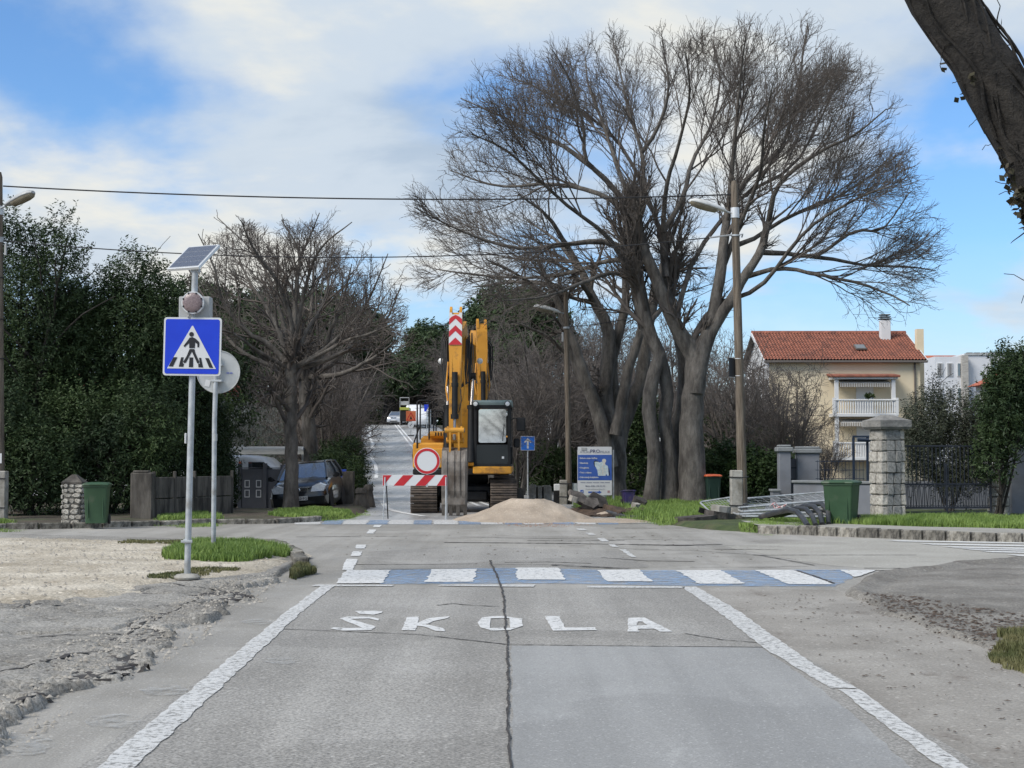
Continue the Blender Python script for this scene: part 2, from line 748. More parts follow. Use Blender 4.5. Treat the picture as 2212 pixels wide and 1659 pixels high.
m_road = asphalt('road_asphalt', (0.25, 0.235, 0.205), (0.38, 0.362, 0.33), rough=0.85, rough_lo=0.6, streak=0.22, stain=(0.20, 0.182, 0.158))
m_lane = asphalt('lane_asphalt', (0.255, 0.242, 0.218), (0.36, 0.345, 0.317), grain=(0.42, 1.5), rough=0.85, rough_lo=0.7, streak=0.20, gscale=55.0, tracks=.10)
m_patch = asphalt('patch_asphalt', (0.29, 0.287, 0.275), (0.355, 0.352, 0.338), grain=(0.72, 1.2), rough=0.75, rough_lo=0.6, streak=0.22, tracks=.08, gscale=95.0, bump=0.15)
m_far = asphalt('wet_asphalt_sheen', (0.31, 0.305, 0.29), (0.45, 0.445, 0.435), grain=(0.9, 1.1), rough=0.42, rough_lo=0.22, streak=0.40, gscale=20.0, bump=0.05)  # wet gloss; the whitish sky sheen is painted in as a paler base
m_pave = asphalt('broken_pavement', (0.19, 0.178, 0.157), (0.345, 0.328, 0.295), grain=(0.40, 1.5), rough=0.9, streak=0.0, big=0.9, stain=(0.155, 0.145, 0.128), gscale=48.0, bump=0.7)
m_rpave = asphalt('dark_pavement', (0.15, 0.138, 0.12), (0.255, 0.24, 0.213), grain=(0.55, 1.35), rough=0.9, streak=0.0, big=1.1, stain=(0.075, 0.058, 0.048), gscale=45.0, bump=0.7)
m_shoulder = asphalt('dusty_shoulder', (0.23, 0.212, 0.185), (0.345, 0.325, 0.292), grain=(0.72, 1.22), rough=0.92, streak=0.12, big=0.8, stain=(0.13, 0.105, 0.085), gscale=48.0, bump=0.6)
m_gravel = asphalt('pale_gravel', (0.36, 0.31, 0.235), (0.58, 0.525, 0.43), grain=(0.5, 1.35), rough=0.95, streak=0.0, big=1.0, stain=(0.27, 0.22, 0.16), gscale=30.0, bump=1.0)
m_soil = mat('soil', (0.045, 0.036, 0.026), (0.10, 0.082, 0.058), scale=1.6, rough=0.95, bump=0.8, bscale=14, bdist=0.05, dirt=(0.05, 0.07, 0.025), dscale=0.8, geo=True)
m_turf = mat('turf', (0.035, 0.055, 0.016), (0.075, 0.095, 0.032), scale=2.5, rough=0.95, bump=0.8, bscale=20, bdist=0.04, dirt=(0.085, 0.068, 0.045), dscale=1.2, geo=True)
m_walk = asphalt('pale_walk', (0.30, 0.285, 0.25), (0.39, 0.375, 0.335), grain=(0.8, 1.15), rough=0.9, streak=0.0, gscale=40.0)
m_white = worn_paint('road_white', (0.64, 0.635, 0.61), lo=0.36, hi=0.51, sc=26.0)
m_white2 = worn_paint('road_white_fresh', (0.70, 0.695, 0.67), lo=0.35, hi=0.47, sc=14.0)
m_blue = worn_paint('road_blue', (0.30, 0.455, 0.68), lo=0.35, hi=0.74, sc=6.0)
m_line = worn_paint('road_line_solid', (0.80, 0.80, 0.78), lo=0.22, hi=0.36, sc=3.0)
m_tar = mat('tar', (0.035, 0.032, 0.03), (0.07, 0.062, 0.055), scale=8, rough=0.9, bump=0.4, bscale=60, geo=True)

# one sheet out to the horizon
_xs = np.concatenate([[-2500, -1200, -500, -250], np.linspace(-160, -40, 25), np.linspace(-38, 38, 77), np.linspace(40, 160, 25), [250, 500, 1200, 2500]])
_ys = np.concatenate([[-300, -60], np.linspace(-10, 60, 71), np.linspace(62, 240, 90), [260, 300, 400, 700, 1400, 3000]])
ground = hfield('ground', _xs, _ys, lambda x, y: ground_z(x, y) - 0.06, m_soil)
tag(ground, kind='structure')


def flat_poly(name, pts, z, material, parent=None):
    """a thin sheet of paint or surfacing laid on the ground"""
    me = bpy.data.meshes.new(name)
    me.from_pydata([(p[0], p[1], z) for p in pts], [], [tuple(range(len(pts)))])
    bm = bmesh.new()
    bm.from_mesh(me)
    bmesh.ops.triangulate(bm, faces=bm.faces)
    bmesh.ops.recalc_face_normals(bm, faces=bm.faces)
    for f in bm.faces:
        if f.normal.z < 0:
            f.normal_flip()
    bm.to_mesh(me)
    bm.free()
    me.materials.append(material)
    return put(name, me, parent)


road = hfield('road', np.linspace(-60, 60, 61), np.linspace(-8, 37, 46), lambda x, y: 0 * x, m_road)
tag(road, kind='structure')


def pxpoly(pts, z=0.0):
    return [G(a, b, z) for a, b in pts]


def jagged(pts, amp, step, seed):
    rnd = random.Random(seed)
    out = []
    n = len(pts)
    for i in range(n):
        a, b = Vector(pts[i][:2]), Vector(pts[(i + 1) % n][:2])
        L_ = (b - a).length
        k = max(1, int(L_ / step))
        nrm = Vector((-(b - a).y, (b - a).x)).normalized()
        for j in range(k):
            p = a.lerp(b, j / k) + nrm * rnd.uniform(-amp, amp)
            out.append((p.x, p.y))
    return out


# the lane between the edge lines, its dusty shoulder, and the smoother repair in its right half
flat_poly('lane_surface', jagged([(-2.05, 2.0), (2.3, 2.0), (2.02, 16.6), (-2.05, 16.6)], 0.03, 0.4, 2), 0.004, m_lane, road)
flat_poly('shoulder_surface', jagged([(1.9, 2.0), (5.0, 2.0), (4.6, 12), (3.6, 16.4), (2.0, 16.9)], 0.04, 0.3, 3), 0.002, m_shoulder, road)
flat_poly('lane_patch', jagged(pxpoly([(1104, 1396), (1640, 1399), (1745, 1470), (1860, 1560), (1990, 1680), (2100, 1800), (1106, 1800)]), 0.012, 0.12, 4), 0.006, m_patch, road)
flat_poly('junction_patch', jagged(pxpoly([(800, 1192), (1000, 1180), (1330, 1190), (1400, 1226), (780, 1230)]), 0.06, 0.25, 5), 0.002, m_lane, road)
flat_poly('junction_patch', jagged(pxpoly([(1560, 1180), (1900, 1160), (2400, 1172), (2400, 1215), (1900, 1232), (1740, 1215)]), 0.06, 0.3, 6), 0.002, m_walk, road)

C3 = lambda c: (604.8 + c[0] * .336, 1088.6 + c[1] * .336)
C4 = lambda c: (1347.8 + c[0] * .3906, 1088.6 + c[1] * .3906)
ZP = 0.010


def paint(name, px, material=m_white, z=ZP, amp=0.012, seed=1, step=0.15):
    return flat_poly(name, jagged(pxpoly(px), amp, step, seed), z, material, road)


# edge lines of the lane
def edge_line(name, left, right, seed):
    L_ = [G(*p) for p in left]
    R_ = [G(*p) for p in right]
    return flat_poly(name, jagged(L_ + R_[::-1], 0.010, 0.12, seed), ZP, m_white, road)


edge_line('edge_line', [(692, 1268), (600, 1338), (470, 1445), (330, 1560), (212, 1659), (60, 1790)], [(722, 1268), (650, 1325), (540, 1428), (400, 1560), (292, 1659), (150, 1790)], 11)
edge_line('edge_line', [(1472, 1269), (1560, 1330), (1650, 1402), (1720, 1445), (1796, 1490)], [(1504, 1269), (1590, 1318), (1690, 1390), (1760, 1440), (1850, 1490)], 12)
edge_line('edge_line', [(1812, 1492), (1900, 1560), (2030, 1659), (2200, 1790)], [(1856, 1492), (1960, 1570), (2090, 1659), (2290, 1790)], 13)
# stop line
for i, q in enumerate(([(672, 1268), (684, 1264.5), (850, 1265), (846, 1268)], [(944, 1267), (952, 1264.5), (1158, 1264.5), (1152, 1269.5)], [(1270, 1271), (1268, 1267), (1480, 1268), (1478, 1272)])):
    paint('stop_line', q, seed=20 + i)
# blue and white crossing
paint('blue_crossing', [(835, 1232), (1110, 1228), (1300, 1232), (1460, 1233), (1640, 1233), (1830, 1231), (1842, 1248), (1802, 1268), (1500, 1267), (1200, 1261), (818, 1263)], m_blue, z=0.008, amp=0.03, seed=30)
for i, q in enumerate(([(749, 1233), (845, 1233), (825, 1262), (724, 1262)], [(931, 1231), (1029, 1231), (1023, 1259), (919, 1259)],
                       [(1115.5, 1228), (1206, 1228), (1220, 1254), (1117, 1254)], [(1290, 1233), (1379, 1232), (1410, 1258), (1312, 1258)],
                       [(1461, 1234), (1555, 1233), (1609, 1263), (1508, 1263)], [(1631, 1233), (1717, 1233), (1801, 1264), (1703, 1264)],
                       [(1816, 1233), (1891, 1233), (1856, 1247), (1846, 1248)])):
    paint('crossing_stripe', q, m_white2, z=0.012, amp=0.02, seed=31 + i)
# lane dashes across the junction
for i, q in enumerate(([(490, 265), (555, 265), (545, 290), (485, 290)], [(470, 307), (530, 307), (515, 338), (455, 338)], [(430, 357), (500, 357), (470, 428), (395, 428)],
                       [(605, 137), (655, 137), (640, 152), (598, 152)], [(575, 167), (620, 167), (600, 193), (555, 193)],
                       [(1900, 160), (1950, 160), (1975, 172), (1925, 172)], [(1965, 188), (2010, 188), (2030, 202), (1985, 202)],
                       [(2040, 222), (2085, 222), (2115, 244), (2065, 244)], [(2110, 262), (2150, 262), (2180, 280), (2140, 280)], [(2180, 295), (2220, 295), (2290, 345), (2260, 345)])):
    paint('lane_dash', [C3(c) for c in q], m_white2 if i < 5 else m_white, z=0.009, seed=50 + i)
# far crossing at the works
for i, (a, b, blue) in enumerate(((90, 255, 0), (265, 395, 1), (395, 550, 0), (555, 690, 1), (695, 860, 0), (860, 975, 1), (985, 1145, 0), (1150, 1290, 1), (1295, 1440, 0), (1450, 1560, 1), (1570, 1700, 0), (1760, 1900, 1), (1910, 2040, 0), (2050, 2180, 1))):
    sk = 24 if a < 600 else (0 if a < 1200 else -26)
    paint('far_crossing_stripe', [C3(c) for c in ((a + sk, 106), (b + sk, 106), (b, 134), (a, 134))], m_blue if blue else m_white, z=0.009, amp=0.03, seed=70 + i)
# zebra of the side street
for i, (xl, y0, y1) in enumerate(((1913, 1168.0, 1171.0), (1985, 1175.0, 1178.0), (2032, 1181.5, 1184.5), (2070, 1186, 1189.0), (2113, 1191.0, 1194.5), (2172, 1199.0, 1202.5))):
    paint('zebra_stripe', [(xl, y0), (2700, y0 + 12), (2700, y1 + 13), (xl + 30, y1)], m_white2, z=0.012, amp=0.01, seed=90 + i, step=0.5)

# the word on the road
LET = {
    'S': ([[(480, 695), (600, 693), (662, 696), (655, 706), (600, 719), (510, 712)],
           [(385, 742), (430, 731), (575, 731), (640, 745), (630, 757), (575, 743), (450, 746), (600, 790), (612, 798), (585, 818), (400, 822), (325, 808), (345, 800), (440, 805), (530, 803), (400, 752)]], C3),
    'K': ([[(815, 735), (895, 730), (884, 772), (960, 740), (1095, 728), (1080, 741), (985, 760), (940, 781), (1050, 805), (1060, 826), (1000, 823), (928, 795), (880, 790), (870, 820), (780, 818)]], C3),
    'L': ([[(1700, 727), (1795, 727), (1830, 795), (1834, 802), (2025, 800), (2038, 818), (1760, 822), (1740, 800)]], C3),
    'A': ([[(25, 636), (110, 632), (270, 712), (200, 713), (165, 696), (75, 697), (85, 712), (22, 712), (22, 678), (72, 678), (130, 676), (103, 656), (78, 656), (70, 676), (22, 676)]], C4)}
for k, (polys, cv) in LET.items():
    for j, pl in enumerate(polys):
        paint('painted_letter', [cv(c) for c in pl], m_white2, amp=0.006, seed=ord(k) + j, step=0.1)
_o = [C3(c) for c in ((1300, 735), (1370, 728), (1440, 727), (1555, 745), (1562, 790), (1480, 818), (1360, 822), (1285, 800), (1268, 770))]
_i = [C3(c) for c in ((1355, 742), (1415, 741), (1475, 740), (1478, 803), (1415, 804), (1350, 805))]
_half = [_o[0], _o[1], _o[2], _i[1], _i[0], _i[5], _i[4], _o[6], _o[7], _o[8]]
_half2 = [_o[2], _o[3], _o[4], _o[5], _o[6], _i[4], _i[3], _i[2], _i[1]]
paint('painted_letter', _half, m_white2, amp=0.004, seed=7, step=0.2)
paint('painted_letter', _half2, m_white2, amp=0.004, seed=8, step=0.2)


# cracks: narrow tar-dark strips with ragged sides
def crack(px, w0, seed, w1=None, name='crack', z=0.0085, mt=None):
    rnd = random.Random(seed)
    P = [G(*p) for p in px]
    pts = []
    for i in range(len(P) - 1):
        n = max(2, int((P[i + 1] - P[i]).length / 0.05))
        for j in range(n):
            pts.append(P[i].lerp(P[i + 1], j / n))
    pts.append(P[-1])
    l, r = [], []
    wob = 0.0
    for i, p in enumerate(pts):
        q = pts[min(i + 1, len(pts) - 1)] - pts[max(i - 1, 0)]
        nrm = Vector((-q.y, q.x, 0)).normalized()
        wob = wob * .88 + rnd.uniform(-.0045, .0045)
        w = (w0 + ((w1 if w1 is not None else w0) - w0) * i / len(pts)) * rnd.uniform(.35, 1.3)
        c = p + nrm * wob
        l.append(c + nrm * w / 2)
        r.append(c - nrm * w / 2)
    n = len(l)
    vv = [(p.x, p.y, z) for p in l + r]
    me = bpy.data.meshes.new(name)
    me.from_pydata(vv, [], [(i, n + i, n + i + 1, i + 1) for i in range(n - 1)])
    me.materials.append(mt or m_tar)
    return put(name, me, road)


crack([(1058, 1212), (1070, 1240), (1083, 1265), (1088, 1300), (1091, 1340), (1096, 1420), (1098, 1500), (1097, 1560), (1099, 1680)], 0.030, 1, 0.012, z=0.014)
crack([(945, 1309), (980, 1305), (1000, 1308), (1080, 1312)], 0.03, 2)
crack([(1480, 1370), (1560, 1384), (1660, 1392)], 0.02, 3)
crack([(600, 1360), (900, 1372), (1100, 1394), (1400, 1398), (1650, 1400)], 0.02, 5)
crack([(960, 1172), (1200, 1174), (1480, 1178), (1560, 1176)], 0.16, 6, z=0.004)
crack([(1000, 1160), (1200, 1164), (1500, 1167)], 0.05, 7, z=0.004)
crack([(690, 1160), (780, 1158), (880, 1160)], 0.05, 8, z=0.004)
crack([(1190, 1222), (1290, 1226), (1360, 1230)], 0.09, 9, z=0.0125)
crack([(1340, 1186), (1500, 1190), (1640, 1200), (1760, 1222)], 0.035, 10)
crack([(1300, 1205), (1400, 1212), (1500, 1213)], 0.07, 13, z=0.004)
crack([(1720, 1234), (1770, 1250), (1800, 1262)], 0.06, 14, z=0.0135)

rj = random.Random(12)
for k_ in range(13):
    yy_ = rj.uniform(18.8, 31.0)
    xx_ = rj.uniform(-4.5, 5.5)
    ln_ = rj.uniform(.8, 3.2)
    def _pt(a, b):
        return (PCX + a / b * FOC * _ct, 990 + EYE / b * FOC)
    crack([_pt(xx_, yy_), _pt(xx_ + ln_ * .5, yy_ + rj.uniform(-.12, .12)), _pt(xx_ + ln_, yy_ + rj.uniform(-.2, .2))], rj.uniform(.02, .10), 300 + k_, z=0.004)
m_scuff = worn_paint('pale_scuff', (0.50, 0.50, 0.48), lo=.44, hi=.72, sc=5.0)
for k_, (cx_s, cy_s, rx_s, ry_s) in enumerate(((358, 1493, 52, 11), (607, 1430, 34, 7), (20, 1612, 95, 26), (250, 1560, 60, 14), (560, 1345, 40, 6))):
    flat_poly('pale_scuff', jagged([G(cx_s + rx_s * math.cos(a), cy_s + ry_s * math.sin(a)) for a in [2 * PI * j / 18 for j in range(18)]], .03, .1, 400 + k_), .009, m_scuff, road)

# ---- broken raised pavement beside the lane, gravel lot and grassed corner behind it
LEFT_BLOCK = [(-2.35, 2), (-2.55, 7.6), (-2.74, 13), (-2.85, 17.8), (-2.9, 20.4), (-3.2, 22), (-3.76, 23.8), (-4.3, 24.8), (-6.15, 26), (-9.6, 27.6), (-22, 31.5), (-22, 2)]


def left_pave_z(x, y):
    s = sdf(x, y, LEFT_BLOCK)
    rough = sstep(19.5, 16.5, y)
    e = s + rough * ((fbm(x, y, 1.1, 5, 3) - .5) * 0.55 + (fbm(x, y, 7.0, 3, 8) - .5) * .18)
    lift = 0.10 * sstep(-0.01, 0.05, e)
    band = np.exp(-np.maximum(e - .15 * fbm(x, y, .9, 3, 41), 0) / 0.42) * rough * sstep(.30, .62, fbm(x, y, .45, 3, 40) + .16 * sstep(13, 8, y))
    near = np.maximum(band, .55 * rough * sstep(.60, .72, fbm(x, y, .6, 4, 43)))
    w, cid = worley(x + .20 * fbm(x, y, 3.0, 3, 5), y * .8 + .2 * fbm(x, y, 3, 3, 6), 6.5, 4)
    w3, cid3 = worley(x, y, 17.0, 14)
    crumble = near * ((cid - .6) * 0.055 - 0.055 * sstep(0.16, 0.0, w) + (cid3 - .5) * .022 - .014 * sstep(.2, 0, w3))
    w2, cid2 = worley(x + .9 * fbm(x, y, .8, 4, 6), (y + .9 * fbm(x, y, .8, 4, 7)) * 1.25, 0.50, 11)
    slab = (-0.085 * sstep(0.034, 0.0, w2) * sstep(.30, .5, fbm(x, y, .5, 2, 3)) - .06 * sstep(.022, 0, worley(x + .3 * fbm(x, y, 1.6, 3, 50), y + .3 * fbm(x, y, 1.6, 3, 51), 1.3, 52)[0]) * sstep(.45, .6, fbm(x, y, .7, 2, 53)) + (cid2 - .5) * .020 + (fbm(x, y, .5, 3, 31) - .5) * .03) * rough
    hole = -0.03 * sstep(.60, .66, fbm(x * 1.0, y * .7, .55, 4, 21)) * rough * sstep(2.5, .8, s)
    return lift - 0.035 + (fbm(x, y, 16, 3, 2) - .5) * .016 * rough + lift / .11 * (crumble + slab + hole + 0.012 * (fbm(x, y, 1.2, 4, 12) - .5))


pave = hfield('pavement', np.concatenate([np.arange(-9.5, -5.2, .07), np.arange(-5.2, -2.05, 0.026)]), np.concatenate([np.arange(6.2, 12, 0.026), np.arange(12, 18.5, 0.04), np.arange(18.5, 27.8, .09)]), left_pave_z, m_pave, smooth=False)
tag(pave, kind='structure')


def under_z(x, y):
    s = sdf(x, y, LEFT_BLOCK)
    e = s + sstep(19.5, 16.5, y) * ((fbm(x, y, 1.1, 5, 3) - .5) * 0.55 + (fbm(x, y, 7.0, 3, 8) - .5) * .18)
    return np.where(e > .07, .020 + (fbm(x, y, 12, 3, 71) - .5) * .02, -.2)


under = hfield('soil_bed', np.arange(-9.5, -2.05, .05), np.arange(6.2, 19.0, .05), under_z, m_tar, pave)
GRAVEL = [tuple(G(*p, .1)[:2]) for p in ((-700, 1310), (0, 1292), (110, 1284), (240, 1268), (380, 1246), (480, 1238), (600, 1222), (628, 1200), (600, 1186), (540, 1178), (350, 1168), (0, 1159), (-900, 1140))]


def gravel_z(x, y):
    s = sdf(x, y, GRAVEL) + (fbm(x, y, 1.5, 4, 5) - .5) * .7
    return 0.02 + 0.085 * sstep(-0.25, 0.25, s) + (fbm(x, y, 9, 3, 4) - .5) * .03 + (fbm(x, y, 1.0, 3, 44) - .5) * .05


lot = hfield('gravel_lot', np.arange(-16, -2.9, 0.07), np.arange(13.0, 29.2, 0.08), gravel_z, m_gravel, keep=lambda x, y: sdf(x, y, GRAVEL) > -0.35)
tag(lot, kind='structure')

# ---- darker raised ground on the other side of the lane
RIGHT_BLOCK = [(3.95, 2), (3.72, 8), (3.62, 10.5), (3.48, 14.5), (3.5, 15.7), (3.9, 17.2), (4.6, 18.5), (5.7, 19.9), (7.6, 21.5), (14, 24.0), (30, 28), (30, 2)]


def right_pave_z(x, y):
    s = sdf(x, y, RIGHT_BLOCK)
    e = s + (fbm(x, y, 1.3, 5, 13) - .5) * 0.34
    return -0.03 + 0.075 * sstep(0.0, 0.10, e) + (fbm(x, y, 8, 3, 14) - .5) * .024 + (fbm(x, y, .7, 3, 15) - .5) * .03 * sstep(0, 1, s) - .02 * np.exp(-((e - .42) / .10) ** 2) + .030 * np.exp(-((e - .16) / .09) ** 2) * sstep(14, 16, y)


rpave = hfield('pavement_corner', np.arange(3.1, 12.5, 0.05), np.arange(6.5, 24.5, 0.055), right_pave_z, m_rpave)
tag(rpave, kind='structure')


# ---- far verges (raised a kerb above the side street)
FAR_KERB_L = [G(*p) for p in ((-700, 1168), (-200, 1150), (0, 1143.5), (120, 1142.5), (250, 1138.5), (380, 1134.5), (480, 1132), (600, 1131), (690, 1127), (765, 1121))]
FAR_KERB_R = [G(*p) for p in ((1500, 1143), (1560, 1147), (1639, 1152), (1720, 1154.5), (1833, 1159.5), (1917, 1163), (2070, 1169), (2212, 1172.6), (2500, 1182))]
VERGE_L = [(p.x, p.y) for p in FAR_KERB_L] + [(-3.8, 40), (-4.2, 45), (-4.6, 48), (-40, 48), (-40, 30)]
VERGE_R = [(p.x, p.y) for p in FAR_KERB_R] + [(30, 26), (40, 40), (40, 50), (2.2, 50), (1.6, 44), (2.6, 36), (3.4, 32)]


def verge_z(poly, seed):
    def f(x, y):
        s = sdf(x, y, poly)
        return ground_z(x, y) - .07 + .175 * sstep(-.05, .35, s) + (fbm(x, y, 1.4, 4, seed) - .5) * .07 * sstep(.1, 1.2, s)
    return f


vl = hfield('verge', np.arange(-26, -3.0, .14), np.arange(29.0, 48, .14), verge_z(VERGE_L, 3), m_soil, keep=lambda x, y: sdf(x, y, VERGE_L) > -.3)
tag(vl, kind='structure')
vr = hfield('verge', np.arange(1.2, 30, .14), np.arange(24.0, 50, .14), verge_z(VERGE_R, 4), m_turf, keep=lambda x, y: sdf(x, y, VERGE_R) > -.3)
tag(vr, kind='structure')
# pale footway on the far verge
_fw = FAR_KERB_R[2:]
fw = flat_poly('footway', [(p.x, p.y + .06) for p in _fw] + [(p.x, p.y + 2.2 + .1 * (i % 2)) for i, p in reversed(list(enumerate(_fw)))], 0.152, m_walk)
tag(fw, kind='structure')

m_kerb = mat('kerb_stone', (0.17, 0.155, 0.125), (0.32, 0.30, 0.26), scale=7, rough=0.9, bump=0.9, bscale=26, bdist=.03, obj_rand=.40, dirt=(.065, .06, .052), dscale=4.5, dlo=.46, dhi=.60, detail=9)


def kerb_run(pts, length, w, h, parent, seed, name='kerb_stone', z0=-.03):
    rnd = random.Random(seed)
    base = MB().box((0, 0, h / 2), (1, w, h), b=0.02).mesh(name, m_kerb)
    segs = [(pts[i], pts[i + 1]) for i in range(len(pts) - 1)]
    tot = sum((b - a).length for a, b in segs)
    n = int(tot / length)

    def at(t):
        t *= tot
        for a, b in segs:
            l = (b - a).length
            if t <= l:
                return a.lerp(b, t / l)
            t -= l
        return segs[-1][1]
    for i in range(n):
        a, b = at(i / n), at((i + 1) / n)
        c = (a + b) / 2
        c.z = z0 + rnd.uniform(-.012, .012)
        an = math.atan2(b.y - a.y, b.x - a.x)
        put(name, base, parent, c, (rnd.uniform(-.04, .04), rnd.uniform(-.02, .02), an + rnd.uniform(-.03, .03)), ((b - a).length * rnd.uniform(.94, .985), 1, rnd.uniform(.95, 1.05)))


kr = thing('kerb', None, None)
kerb_run(FAR_KERB_R[2:], 0.42, 0.16, 0.195, kr, 3)
tag(kr, kind='structure')
kl = thing('kerb', None, None)
kerb_run(FAR_KERB_L[1:-1], 0.62, 0.17, 0.15, kl, 4)
tag(kl, kind='structure')
kc = thing('kerb', None, None)
kerb_run([Vector((-2.78, 19.6, 0)), Vector((-2.95, 20.6, 0)), Vector((-3.2, 22, 0)), Vector((-3.76, 23.8, 0)), Vector((-4.3, 24.8, 0))], 0.75, 0.2, 0.16, kc, 5)
tag(kc, kind='structure')

# ---- the road beyond the works, climbing to the crest
ysr = np.concatenate([np.arange(33, 60, 1.0), np.arange(60, 178, 2.0)])
far_pts = []
Lf = road_left(ysr)


def ribbon(name, xl, xr, ys, dz, material, parent=None, nx=2):
    xl, xr = np.asarray(xl) + 0 * ys, np.asarray(xr) + 0 * ys
    T = np.linspace(0, 1, nx)
    X = xl[:, None] * (1 - T) + xr[:, None] * T
    Y = np.repeat(ys[:, None], nx, 1)
    Z = ground_z((xl + xr) / 2, ys)[:, None] + 0 * X + dz
    I = np.arange(X.size).reshape(X.shape)
    q = np.stack([I[:-1, :-1], I[:-1, 1:], I[1:, 1:], I[1:, :-1]], -1).reshape(-1, 4)
    return put(name, raw_mesh(name, np.stack([X, Y, Z], -1).reshape(-1, 3), quads=q, mat=material, smooth=True), parent)


fr = ribbon('road_uphill', Lf - .9 - .3 * np.sin(ysr * .21), Lf + 7.4, ysr, 0.006, m_far, nx=6)
tag(fr, kind='structure')
_yy = ysr[4:]
wob = 0.10 * np.sin(_yy * .18)
bend = np.clip((44 - _yy) / 8, 0, 1) ** 2 * 1.2
ribbon('edge_line', road_left(_yy) - .08 + wob + bend, road_left(_yy) + .10 + wob + bend, _yy, 0.016, m_line, fr)
_y2 = ysr[12:]
ribbon('centre_line', road_left(_y2) + 2.88, road_left(_y2) + 3.02, _y2, 0.016, m_line, fr)
ribbon('centre_line', road_left(_y2) + 3.22, road_left(_y2) + 3.36, _y2, 0.016, m_line, fr)
m_wetsheen = asphalt('standing_water', (0.16, 0.16, 0.16), (0.22, 0.22, 0.22), grain=(.95, 1.05), rough=0.16, rough_lo=0.05, streak=0.1, gscale=8.0, bump=0)
for i, (y0, y1, a, b) in enumerate(()):
    ys_ = np.linspace(y0, y1, 14)
    hw = np.sin(np.linspace(0, PI, 14)) * (b - a) / 2 * (.75 + .25 * np.sin(ys_ * 1.7))
    ribbon('puddle', road_left(ys_) + (a + b) / 2 - hw, road_left(ys_) + (a + b) / 2 + hw, ys_, 0.012, m_wetsheen, fr)


# ---- grass: blades too many to count
m_grass = mat('grass_blades', (0.085, 0.155, 0.022), (0.235, 0.33, 0.075), scale=1.3, rough=0.6, geo=True, lo=.3, hi=.7)
m_grass_dry = mat('dry_grass_blades', (0.07, 0.085, 0.025), (0.19, 0.17, 0.075), scale=1.5, rough=0.7, geo=True)


def grass(label, poly, n, h, seed, zf, name='grass', material=None, soft=0.25, lean=0.5):
    rs = np.random.RandomState(seed)
    P = np.array(poly, float)[:, :2]
    lo, hi = P.min(0), P.max(0)
    pts = np.zeros((0, 2))
    while len(pts) < n:
        q = lo + rs.rand(n * 2, 2) * (hi - lo)
        s = sdf(q[:, 0], q[:, 1], P) + (fbm(q[:, 0], q[:, 1], 2.2, 3, seed) - .5) * soft * 2
        q = q[s > 0]
        pts = np.concatenate([pts, q])
    pts = pts[:n]
    z = zf(pts[:, 0], pts[:, 1])
    hh = h * (.35 + .75 * rs.rand(n)) * (.45 + 1.1 * fbm(pts[:, 0], pts[:, 1], 2.5, 3, seed + 5))
    az = rs.rand(n) * 2 * PI
    w = .0025 + .003 * rs.rand(n) + 0.0016 * (pts[:, 1] / 15)
    ln = hh * lean * rs.rand(n)
    la = rs.rand(n) * 2 * PI
    dx, dy = np.cos(az) * w, np.sin(az) * w
    b0 = np.stack([pts[:, 0] - dx, pts[:, 1] - dy, z - .02], -1)
    b1 = np.stack([pts[:, 0] + dx, pts[:, 1] + dy, z - .02], -1)
    mx, my = pts[:, 0] + np.cos(la) * ln * .35, pts[:, 1] + np.sin(la) * ln * .35
    m0 = np.stack([mx - dx * .7, my - dy * .7, z + hh * .6], -1)
    m1 = np.stack([mx + dx * .7, my + dy * .7, z + hh * .6], -1)
    tp = np.stack([pts[:, 0] + np.cos(la) * ln, pts[:, 1] + np.sin(la) * ln, z + hh], -1)
    V = np.stack([b0, b1, m1, m0, tp], 1).reshape(-1, 3)
    k = np.arange(n) * 5
    q = np.stack([k, k + 1, k + 2, k + 3], -1)
    t = np.stack([k + 3, k + 2, k + 4], -1)
    o = put(name, raw_mesh(name, V, quads=q, tris=t, mat=material or m_grass))
    return tag(o, label, 'grass', kind='stuff')


def gpoly(px, z=.1):
    return [tuple(G(a, b, z)[:2]) for a, b in px]


lift = lambda f, d: (lambda x, y: f(x, y) + d)
grass('bright green grass tuft round the foot of the round sign post', gpoly(((345, 1203), (395, 1184), (470, 1170), (560, 1172), (625, 1190), (600, 1206), (520, 1214), (430, 1212))), 28000, .137, 1, gravel_z)
grass('thin worn strip of grass at the edge of the gravel', gpoly(((250, 1170), (330, 1165), (440, 1170), (400, 1178), (300, 1176))), 6000, .043, 2, gravel_z, material=m_grass_dry)
grass('dry weeds growing out of the kerb corner by the junction', gpoly(((610, 1232), (640, 1212), (672, 1216), (676, 1226), (640, 1238))), 2400, .094, 3, lambda x, y: 0 * x + .03, material=m_grass_dry)
grass('sparse weeds in the crack behind the solar sign post', gpoly(((330, 1244), (420, 1230), (520, 1228), (440, 1240), (350, 1250))), 2800, .036, 4, lift(gravel_z, .0), material=m_grass_dry)
zr_ = verge_z(VERGE_R, 4)
zl_ = verge_z(VERGE_L, 3)
_gr = [(p.x, p.y + 2.35) for p in FAR_KERB_R[4:]] + [(11.6, 31.2), (8.0, 31.8), (7.2, 30.4), (7.0, 29.2)]
grass('lush green grass strip in front of the iron gate', _gr, 52000, .187, 5, zr_)
grass('short grass under the stacked fence panels by the concrete post', gpoly(((1600, 1138), (1660, 1120), (1740, 1125), (1790, 1132), (1760, 1142), (1640, 1146))), 14000, .072, 6, zr_)
grass('rough grass round the foot of the big grey trunks', gpoly(((1330, 1112), (1380, 1090), (1460, 1084), (1560, 1078), (1600, 1095), (1530, 1118), (1430, 1126))), 22000, .144, 7, zr_)
grass('grass behind the billboard and the purple bin', gpoly(((1235, 1085), (1290, 1072), (1400, 1068), (1420, 1082), (1340, 1098), (1270, 1100))), 12000, .144, 8, zr_)
